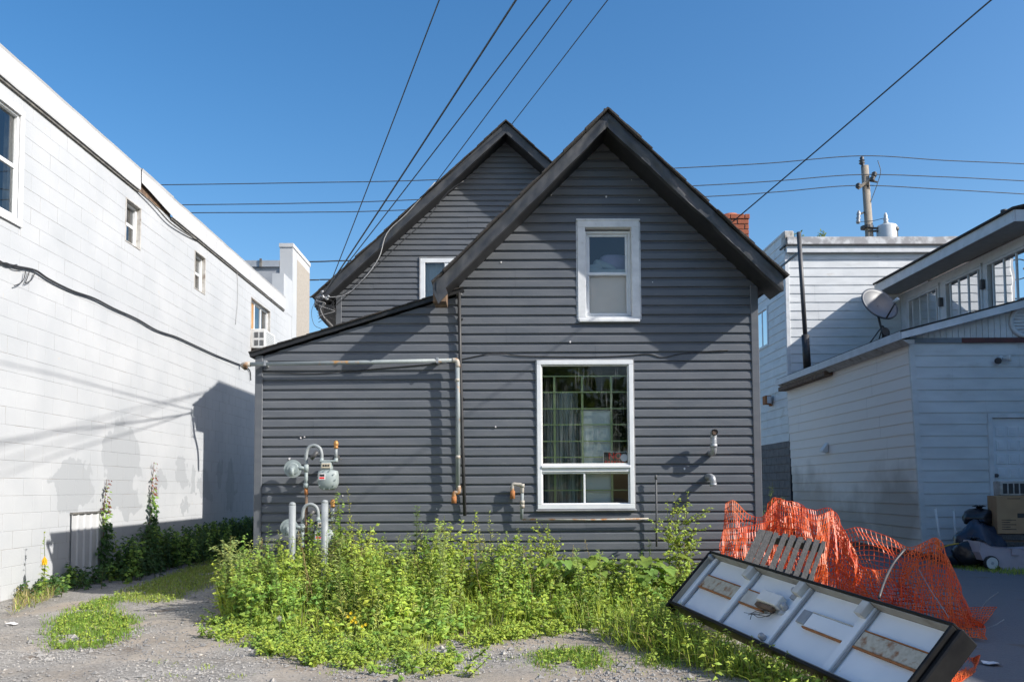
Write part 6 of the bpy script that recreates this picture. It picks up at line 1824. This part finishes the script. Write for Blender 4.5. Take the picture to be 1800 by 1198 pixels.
# ------------------------------------------------------------------ things lying about on the right
# sign cabinet, open back towards the drive
TLc = Vector((1.70365, 6.91804, .71422)); TRc = Vector((2.34927, 4.42807, .51763)); BLc = Vector((1.34672, 6.85646, .32200))
U = (TRc - TLc); SL = U.length; U.normalize(); V_ = (BLc - TLc); SH = V_.length; V_.normalize()
Nn = U.cross(V_).normalized()
if Nn.z > 0: Nn = -Nn          # Nn points behind the panel
DPT = .135
SM = Matrix((U, V_, Nn)).transposed().to_4x4(); SM.translation = TLc
sc = thing('sign_cabinet', 'long white sign cabinet with black rim lying on its edge in the weeds', 'sign', (2.17, 5.4, 0))
def sbox(a, b, name, mat, e=.004, parent=sc):
    m = MB(); m.bbox(a, b, e, SM); return m.build(name, mat, parent)
rim_d = .085
sbox((-.01, -.005, 0), (SL + .01, .012, DPT), 'rim', 'sign_black')
sbox((-.01, SH - .012, 0), (SL + .01, SH + .012, DPT), 'rim', 'sign_black')
sbox((-.012, .0125, 0), (.012, SH - .0125, DPT), 'rim', 'sign_black')
sbox((SL - .012, .0125, 0), (SL + .012, SH - .0125, DPT), 'rim', 'sign_black')
sbox((.013, .0125, .012), (SL - .013, .02, rim_d), 'rim_lining', 'sign_rim', .002)
sbox((.013, SH - .02, .012), (SL - .013, SH - .0125, rim_d), 'rim_lining', 'sign_rim', .002)
sbox((.013, .02, .012), (.02, SH - .02, rim_d), 'rim_lining', 'sign_rim', .002)
edges = [.0125 + (SL - .025) * k / 4 for k in range(5)]
for k in range(4):
    a, b = edges[k], edges[k + 1]
    m = MB(); n = 10; vs = []
    for i in range(n + 1):
        for j in range(5):
            u = a + .002 + (b - a - .004) * i / n; v = .021 + (SH - .042) * j / 4
            vs.append(SM @ Vector((u, v, rim_d + .006 * math.sin(math.pi * i / n) * math.sin(math.pi * j / 4) * (1 + .5 * (k % 2)))))
    m.add(vs, [(i*5+j, (i+1)*5+j, (i+1)*5+j+1, i*5+j+1) for i in range(n) for j in range(4)])
    m.build('panel', 'sign_white', sc, True)
sbox((.0, .0, DPT - .004), (SL, SH, DPT + .004), 'face_panel', 'sign_black')
for k in range(0, 4):
    u = edges[k] if k else .04
    sbox((u - .03, .021, rim_d - .03), (u + .03, SH - .021, rim_d - .004), 'cross_bar', 'sign_white', .003)
    sbox((u + .032, .021, rim_d - .016), (u + .05, SH - .021, rim_d - .003), 'cross_bar_edge', 'aluminum_edge', .002)
    if k: sbox((u - .045, .021, .004), (u + .02, .115, rim_d - .031), 'corner_block', 'sign_bar', .003)
plates = [(.1, edges[1] - .04, 'rusted_plate'), (edges[1] + .06, edges[2] - .26, 'sign_bar'), (edges[2] + .2, edges[3] - .04, 'sign_white'), (edges[3] + .06, SL - .04, 'rusted_plate')]
for (a, b, mt) in plates:
    sbox((a, SH * .34, rim_d - .018), (b, SH * .54, rim_d - .002), 'lamp_channel', mt, .003)
    sbox((a, SH * .545, rim_d - .024), (b, SH * .565, rim_d - .002), 'channel_lip', 'rust', .002)
    sbox((a, SH * .325, rim_d - .022), (b, SH * .337, rim_d - .002), 'channel_lip', 'sign_bar' if mt == 'sign_white' else 'rust', .002)
bl_ = sbox((edges[2] - .34, SH * .3, rim_d - .075), (edges[2] - .1, SH * .47, rim_d - .019), 'ballast', 'plastic_white', .006)
sbox((edges[2] - .33, SH * .48, rim_d - .06), (edges[2] - .13, SH * .54, rim_d - .02), 'ballast_bracket', 'old_wood', .003)
rr_ = random.Random(6)
for i in range(7):
    u0 = edges[2] - .3 + rr_.uniform(0, .22); pts = [Vector((u0, SH * .52, rim_d - .03))]
    for j in range(3): pts.append(pts[-1] + Vector((rr_.uniform(-.09, .04), rr_.uniform(.0, .05), rr_.uniform(-.03, .01))))
    MB().tube(bez([SM @ p for p in pts], 4), .0022, 4).build('lamp_wire', 'cable_black', sc, True)
for (u, v) in ((edges[2] - .05, .17), (edges[2] - .04, .42), (.02, .07), (edges[2] - .02, .9)):
    MB().lathe([(.02, 0), (.024, .01), (.022, .04), (.012, .05)], SM @ Vector((u, SH * v, rim_d - .03)), -Nn, 12).build('lamp_holder', 'galvanized', sc, True)
    sbox((u - .04, SH * v + .02, rim_d - .033), (u + .02, SH * v + .05, rim_d - .003), 'holder_bracket', 'cap_metal', .002)
sbox((edges[2] + .1, SH * .33, rim_d - .016), (edges[2] + .19, SH * .52, rim_d - .002), 'junction_plate', 'galvanized', .003)
sbox((SL + .0125, .0, .03), (SL + .05, SH * .9, DPT + .03), 'end_cap', 'sign_black', .008)
sbox((-.05, .05, .02), (-.0125, SH + .04, DPT + .02), 'end_cap', 'sign_black', .008)
# timber that props its raised end
pp = thing('timber_block', 'weathered timber block propping up the raised end of the sign cabinet', 'timber', (1.6, 6.9, 0))
MB().bbox((1.32, 6.66, 0), (1.68, 6.8, .16), .008).build('beam', 'pallet_wood', pp)

# pallet leaning behind it
YPl = 7.6
pTL = at(1334, 929, YPl + .35); pTR = at(1448, 950, YPl + .1); pBL = at(1308, 985, YPl)
pu = (pTR - pTL); PW = pu.length; pu.normalize(); pv = (pBL - pTL); pv = (pv - pu * pv.dot(pu) * 1.0).normalized() if False else pv.normalized()
pn = pu.cross(pv).normalized()
if pn.y < 0: pn = -pn
PMx = Matrix((pu, pv, pn)).transposed().to_4x4(); PMx.translation = pTL
PLn = min(.95, pTL.z / abs(pv.z) - .02)
pal = thing('pallet', 'weathered grey wooden pallet leaning on the orange netting', 'pallet', (pTL.x + .2, YPl, 0))
rr_ = random.Random(8)
ns2 = 8
for k in range(ns2):
    a = PW * k / ns2 + rr_.uniform(-.004, .004); b = a + PW / ns2 * rr_.uniform(.5, .66) * (1.45 if k < 2 else 1)
    m = MB(); z_ = rr_.uniform(-.004, .004)
    vs = []; n = 6
    for i in range(n + 1):
        t = i / n * PLn + rr_.uniform(-.01, .01) * (i in (0, n)); w1 = rr_.uniform(-.003, .003)
        for (u, d) in ((a, 0), (b, 0), (b, .016), (a, .016)): vs.append(PMx @ Vector((u + w1, t, d + z_)))
    fs = [(3, 2, 1, 0), tuple(n*4 + q for q in range(4))]
    for i in range(n):
        for q in range(4): fs.append((i*4+q, i*4+(q+1) % 4, i*4+4+(q+1) % 4, i*4+4+q))
    m.add(vs, fs); m.build('slat', 'pallet_wood', pal)
for t in (.01, PLn * .5, PLn - .07):
    m = MB(); m.bbox((-.01, t, .017), (PW + .02, t + .05, .1), .004, PMx); m.build('stringer', 'pallet_wood', pal)
m = MB(); m.bbox((PW - .015, .005, -.003), (PW + .02, PLn, .016), .003, PMx); m.build('slat', 'pallet_wood', pal)

# orange safety netting
net = thing('safety_netting', 'crumpled heap of orange plastic safety netting behind the sign cabinet', 'netting', (3.0, 8.2, 0))
def lerpl(L, t):
    t = max(0, min(1, t)) * (len(L) - 1); i = min(len(L) - 2, int(t)); return Vector(L[i]).lerp(Vector(L[i+1]), t - i)
def net_layer(top, bot, nu, nv, fold, seed, name, r=.0043, mat='net_orange', skew=0, hole=0):
    T_ = bez(top, 6); B_ = bez(bot, 6)
    rnd = random.Random(seed)
    G = []
    for i in range(nu + 1):
        row_ = []
        for j in range(nv + 1):
            u = i / nu; v = j / nv
            a = lerpl(T_, u + skew * v * .05); b = lerpl(B_, u)
            p = a.lerp(b, v)
            nz1 = noise.noise(Vector((u * 6.5 + v * 1.5 + seed, v * 2.0, seed))); nz2 = noise.noise(Vector((u * 17 - v * 3 + seed, v * 4.2, seed * 2)))
            env = (.25 + .75 * math.sin(math.pi * min(1, v * .8 + .1)))
            p = p + Vector((.35 * fold * nz2, -fold * (nz1 * 1.6 + .6 * nz2), .35 * fold * nz2 * (1 if j else .4))) * env
            p.z = max(p.z, .012 + .01 * abs(nz2))
            row_.append(p)
        G.append(row_)
    m = MB()
    def strip(P):
        m.tube(P, r, 3, False)
    for i in range(nu + 1): strip(G[i])
    for j in range(nv + 1): strip([G[i][j] for i in range(nu + 1)])
    return m.build(name, mat, net)
def tp(L): return [at(x, y, Y) for x, y, Y in L]
def gd(L): return [Vector((at(x, 900, Y).x, Y, .015)) for x, Y in L]
net_layer(tp([(1277, 884, 8.95), (1290, 880, 8.9), (1318, 905, 8.85), (1342, 908, 8.8), (1358, 885, 8.75), (1370, 877, 8.7), (1402, 890, 8.65), (1432, 896, 8.6), (1462, 893, 8.5), (1476, 930, 8.45), (1510, 926, 8.35), (1560, 943, 8.2), (1598, 962, 8.1), (1640, 946, 8.0), (1650, 955, 7.95)]),
          gd([(1256, 8.7), (1290, 8.65), (1330, 8.6), (1380, 8.5), (1430, 8.35), (1480, 8.2), (1530, 8.0), (1590, 7.8), (1650, 7.6), (1700, 7.4)]), 86, 19, .075, 3.3, 'net_sheet')
net_layer(tp([(1352, 885, 9.0), (1362, 874, 9.0), (1380, 880, 8.95), (1410, 886, 8.9), (1428, 905, 8.8), (1460, 910, 8.7), (1490, 950, 8.6)]),
          gd([(1320, 8.8), (1370, 8.75), (1420, 8.6), (1480, 8.5), (1530, 8.4)]), 50, 18, .11, 7.1, 'net_sheet')
net_layer(tp([(1440, 905, 8.3), (1468, 900, 8.3), (1490, 950, 8.15), (1510, 990, 8.0), (1540, 1000, 7.9), (1590, 1000, 7.8)]),
          gd([(1400, 8.1), (1450, 8.0), (1500, 7.8), (1560, 7.6), (1620, 7.4)]), 50, 17, .09, 11.7, 'net_sheet')
net_layer(tp([(1590, 975, 7.9), (1630, 950, 7.85), (1650, 948, 7.8), (1668, 985, 7.7), (1690, 1035, 7.5), (1706, 1075, 7.35)]),
          gd([(1560, 7.5), (1600, 7.3), (1650, 7.1), (1690, 6.9), (1725, 6.75)]), 36, 16, .055, 15.2, 'net_sheet')
net_layer(tp([(1270, 930, 8.75), (1310, 925, 8.7), (1360, 915, 8.65), (1400, 905, 8.55), (1450, 925, 8.4)]), gd([(1250, 8.5), (1300, 8.45), (1350, 8.35), (1400, 8.25), (1450, 8.1)]), 50, 14, .08, 31.3, 'net_sheet')
# torn ends spread on the paving
net_layer([gr(1660, 1078, .05), gr(1700, 1068, .1), gr(1752, 1066, .09)], [gr(1665, 1115), gr(1700, 1105), gr(1725, 1100)], 20, 8, .02, 21, 'net_scrap')
net_layer([gr(1590, 1170), gr(1640, 1160), gr(1700, 1158), gr(1722, 1150, .05)], [gr(1570, 1215), gr(1640, 1215), gr(1690, 1200), gr(1712, 1185)], 36, 12, .02, 25, 'net_scrap')
for pts in ([(1615, 1000, 7.5), (1635, 1035, 7.3), (1655, 1065, 7.2), (1668, 1085, 7.0)], [(1722, 1072, 7.2), (1735, 1055, 7.2), (1755, 1040, 7.15)], [(1722, 1106, 6.9), (1745, 1100, 6.8), (1765, 1088, 6.8)]):
    MB().tube(bez([at(*p) for p in pts], 5), .0035, 5).build('tie_wire', 'cable_grey', net, True)
MB().tube(bez([at(1590, 965, 7.75), at(1570, 990, 7.6), at(1555, 1020, 7.3), at(1545, 1050, 7.1)], 5), .012, 6).build('stake', 'dark_steel', net, True)

# toy wagon
YT = 12.35
tw = thing('toy_wagon', 'mauve plastic toy wagon with white wheels beside the rubbish bags', 'toy wagon', (7.4, YT, 0))
pts = [(1723, 951), (1731, 953), (1745, 960), (1775, 963), (1800, 965), (1850, 962), (1864, 952), (1868, 960), (1862, 996), (1840, 1001), (1765, 1001), (1745, 985), (1728, 984), (1722, 970)]
poly = [at(x, y, YT) for x, y in pts]
m = MB(); ctr = sum(poly, Vector()) / len(poly)
n = len(poly); vs = []
for (d, k) in ((0.012, .965), (0, 1.0), (.03, 1.005), (.42, 1.005), (.45, 1.0), (.44, .965)):
    for p in poly: vs.append(Vector((ctr.x + (p.x - ctr.x) * k, YT + d, ctr.z + (p.z - ctr.z) * k)))
fs = [tuple(range(n)), tuple(reversed(range(5 * n, 6 * n)))]
for r in range(5):
    for i in range(n): fs.append((r*n+i, (r+1)*n+i, (r+1)*n+(i+1) % n, r*n+(i+1) % n))
m.add(vs, fs); m.build('tub', 'mauve_plastic', tw)
for px_ in (1741, 1848):
    for yy in (YT - .03, YT + .44):
        q = at(px_, 994, YT); c = Vector((q.x, yy, .105))
        wl2 = MB().lathe([(.07, -.02), (.1, -.02), (.105, -.01), (.105, .03), (.1, .04), (.07, .04)], c, (0, 1, 0), 22).build('wheel', 'tyre_black', tw, True)
        MB().lathe([(.085, -.026), (.085, -.02), (.08, .0)], c, (0, 1, 0), 22).build('rim', 'plastic_white', wl2)
        MB().lathe([(.02, -.034), (.022, -.026)], c, (0, 1, 0), 12).build('hub_cap', 'cap_metal', wl2)
q = at(1784, 964, YT); MB().box((q.x - .05, YT - .012, q.z - .09), (q.x + .06, YT + .006, q.z + .0)).build('latch', 'mauve_plastic', tw)
# rubbish bags
def bag(label, px, py, Y, sx, sy, sz, seed, mat='bag_black', tie=True, z0=None):
    q = at(px, py, Y); zc = q.z if z0 is None else z0 + sz
    t = thing('rubbish_bag', label, 'rubbish bag', (q.x, Y, max(0, zc - sz)))
    m = MB(); nu, nv = 30, 18; vs = []
    for i in range(nv + 1):
        ph = -math.pi / 2 + math.pi * i / nv
        for k in range(nu):
            th_ = 2 * math.pi * k / nu
            p = Vector((math.cos(ph) * math.cos(th_), math.cos(ph) * math.sin(th_), math.sin(ph)))
            d = 1 + .28 * noise.noise(p * 1.3 + Vector((seed, 0, 0))) + .13 * abs(noise.noise(p * 3.5 + Vector((0, seed, 0)))) - .06 * abs(noise.noise(p * 8 + Vector((0, 0, seed))))
            p = Vector((p.x * sx * d, p.y * sy * d, p.z * sz * d)); p.z = max(p.z, -sz * .85)
            vs.append(p + Vector((q.x, Y, zc)))
    m.add(vs, [(i*nu+k, i*nu+(k+1) % nu, (i+1)*nu+(k+1) % nu, (i+1)*nu+k) for i in range(nv) for k in range(nu)])
    m.build('sack', mat, t, True)
    if tie:
        top = Vector((q.x, Y, zc + sz * .95)); m = MB()
        for k in range(7):
            an = k * .9; m.tube([top, top + Vector((math.cos(an) * .05, math.sin(an) * .05, .05)), top + Vector((math.cos(an) * .1, math.sin(an) * .1, .04))], [.02, .018, .004], 5)
        m.build('knot', mat, t, True)
bag('big slumped dark blue rubbish bag in the middle of the heap', 1722, 955, 13.1, .36, .3, .32, 1.3, 'bag_blue', z0=.02)
bag('black rubbish bag balanced on top of the heap against the siding', 1722, 910, 13.3, .26, .22, .15, 4.1)
bag('black rubbish bag at the foot of the heap behind the toy wagon', 1712, 985, 12.75, .26, .24, .2, 6.6, z0=.01)
bag('black rubbish bag between the blue bag and the cardboard box', 1750, 950, 13.25, .3, .25, .34, 8.8, z0=.0)
bag('small dark bundle with a yellow stripe lying left of the rubbish bags', 1672, 968, 13.0, .24, .22, .16, 3.7, 'bag_blue', False, z0=.0)
q = at(1672, 962, 12.78); m = MB()
m.tube(bez([q + Vector((-.2, .05, -.03)), q + Vector((-.05, -.02, .04)), q + Vector((.1, -.01, .06)), q + Vector((.2, .05, .05))], 5), .012, 6)
sbs = [o for o in bpy.data.objects if o.get('label', '').startswith('small dark bundle')][0]
m.build('stripe', 'yellow_stripe', sbs, True)
# boxes
def carton(label, x0, x1, y0, y1, z0, z1, rot, name='cardboard_box', mat='cardboard', cat='box'):
    c = Vector(((x0 + x1) / 2, (y0 + y1) / 2, z0)); Mx = Matrix.Translation(c) @ Matrix.Rotation(rot, 4, 'Z')
    t = thing(name, label, cat, c); w2, d2 = (x1 - x0) / 2, (y1 - y0) / 2
    MB().bbox((-w2, -d2, 0), (w2, d2, z1 - z0), .006, Mx).build('carton', mat, t)
    return t, Mx, w2, d2, z1 - z0
qa = at(1768, 938, 12.75); qb = at(1768, 871, 12.75)
cb2, Mx, w2, d2, hh = carton('brown cardboard box stacked on the step before the white door', qa.x, qa.x + .62, 12.8, 13.25, qa.z, qb.z, RAD(-14))
m = MB(); m.box((-.03, -d2 - .002, hh * .42), (.1, -d2 + .001, hh * .54), Mx); m.build('hand_hole', 'cardboard_print', cb2)
m = MB()
for i in range(5): m.box((-w2 + .06, -d2 - .0015, .06 + i * .035), (-w2 + .06 + (.12 if i % 2 else .2), -d2 + .001, .075 + i * .035), Mx)
m.box((-.16, -d2 - .0015, hh - .05), (.02, -d2 + .001, hh - .035), Mx); m.build('print', 'old_wood', cb2)
m = MB(); m.box((-w2, -.03, hh), (w2, .03, hh + .003), Mx); m.build('tape', 'label_cream', cb2)
ct, Mx, w2, d2, h2 = carton('dark wooden crate under the brown cardboard box', qa.x - .05, qa.x + .66, 12.85, 13.3, 0, qa.z - .004, RAD(-14), 'crate', 'old_wood', 'crate')
for i in range(4):
    m = MB(); m.bbox((-w2 - .01, -d2 - .016, .03 + i * h2 / 4), (w2 + .01, -d2 - .001, .03 + i * h2 / 4 + h2 / 4 * .75), .003, Mx); m.build('slat', 'pallet_wood', ct)
qc = at(1768, 845, 12.85)
hu = thing('heater_unit', 'beige grilled appliance on top of the brown cardboard box', 'appliance', (qa.x + .35, 12.95, qb.z))
Mx = Matrix.Translation((qa.x + .36, 13.02, qb.z + .004)) @ Matrix.Rotation(RAD(-14), 4, 'Z'); hz = qc.z - qb.z
MB().bbox((-.28, -.15, 0), (.28, .17, hz), .01, Mx).build('case', 'grimy_board', hu)
for i in range(6):
    m = MB(); m.box((-.24 + i * .08, -.156, .03), (-.24 + i * .08 + .06, -.148, hz - .04), Mx); m.build('grille_slot', 'black_plastic', hu)
# white stakes
for (a, b, lab) in (((1644, 893), (1652, 945), 'white plastic stake nearer the garage corner'), ((1676, 896), (1680, 945), 'white plastic stake between the garage corner stake and the rubbish bags')):
    p1 = at(*a, 13.9); p0 = at(*b, 13.8)
    t = thing('stake', lab, 'stake', (p0.x, 13.8, 0))
    MB().tube([(p0.x + .01, 13.78, -.05), p0, p1], .017, 8).build('rod', 'plastic_white', t, True)
    MB().tube([p1, p1 + Vector((0, 0, .012))], .02, 8).build('cap', 'plastic_white', t, True)
# litter
for (px_, py_, s_, lab) in ((1745, 1172, .06, 'white scrap of paper on the dark paving'), (20, 1098, .05, 'pale scrap of paper on the drive by the dry grass')):
    p = gr(px_, py_); m = MB(); r = random.Random(int(px_))
    vs = [Vector((p.x + s_ * u + r.uniform(-.01, .01), p.y + s_ * v * .7, ground_z(p.x, p.y) + .006 + r.uniform(0, .018))) for u in (-1, 0, 1) for v in (-1, 0, 1)]
    m.add(vs + [q_ + Vector((0, 0, .003)) for q_ in vs], [(0, 3, 4, 1), (1, 4, 5, 2), (3, 6, 7, 4), (4, 7, 8, 5), (9, 10, 13, 12), (10, 11, 14, 13), (12, 13, 16, 15), (13, 14, 17, 16)])
    tag(m.build('paper_scrap', 'label_white'), lab, 'litter')

# ------------------------------------------------------------------ trees behind the camera (they show in the window panes)
def tree(label, x, y, h, rad, seed):
    r = random.Random(seed); t = thing('broadleaf_tree', label, 'tree', (x, y, 0), 'trees across the yard')
    tr = MB(); tr.tube([(x, y, -.2), (x + .1, y, h * .35), (x, y + .1, h * .6)], [.22, .17, .1], 10)
    cr_ = Leaves(); cl_ = []
    for i in range(9):
        an = r.uniform(0, 6.28); q = Vector((x + math.cos(an) * rad * r.uniform(.3, .8), y + math.sin(an) * rad * r.uniform(.3, .8), h * r.uniform(.35, .9)))
        tr.tube([(x, y, h * r.uniform(.3, .5)), Vector((x, y, h * .5)).lerp(q, .5) + Vector((0, 0, .2)), q], [.07, .05, .02], 6); cl_.append(q)
    for q in cl_ + [Vector((x, y, h * .75)), Vector((x, y, h * .9))]:
        for k in range(170):
            p = q + rdir(r, -1.5, 1.5) * rad * .55 * r.random() ** .4
            cr_.leaf(p, rdir(r, -1, .5), UPV + rdir(r, -1, 1), .42 * r.uniform(.6, 1.2), .3, vary(GREEN, r, .35), .2)
    tr.build('trunk', 'bark', t, True); cr_.build('crown', 'leaf', t)
for i, (x, y, h, rd_, lab) in enumerate(((-9, -13, 6.5, 2.6, 'broadleaf tree across the yard at the block building end'), (-3.5, -14.5, 5.6, 2.5, 'broadleaf tree across the yard facing the wing'), (1.5, -13.5, 6.2, 2.7, 'broadleaf tree across the yard facing the picture window'), (6.5, -14, 5.8, 2.5, 'broadleaf tree across the yard facing the sign cabinet'), (11.5, -13, 6.8, 2.8, 'broadleaf tree across the yard at the neighbour end'))):
    tree(lab, x, y, h, rd_, 200 + i)
for i, (x, y, lab) in enumerate(((-5.2, 44, 'broadleaf tree beyond the far street past the block building'), (5.5, 47, 'broadleaf tree beyond the far street past the garage gap'), (9.0, 50, 'broadleaf tree beyond the far street behind the white building'))):
    tree(lab, x, y, 6.6, 2.8, 300 + i)
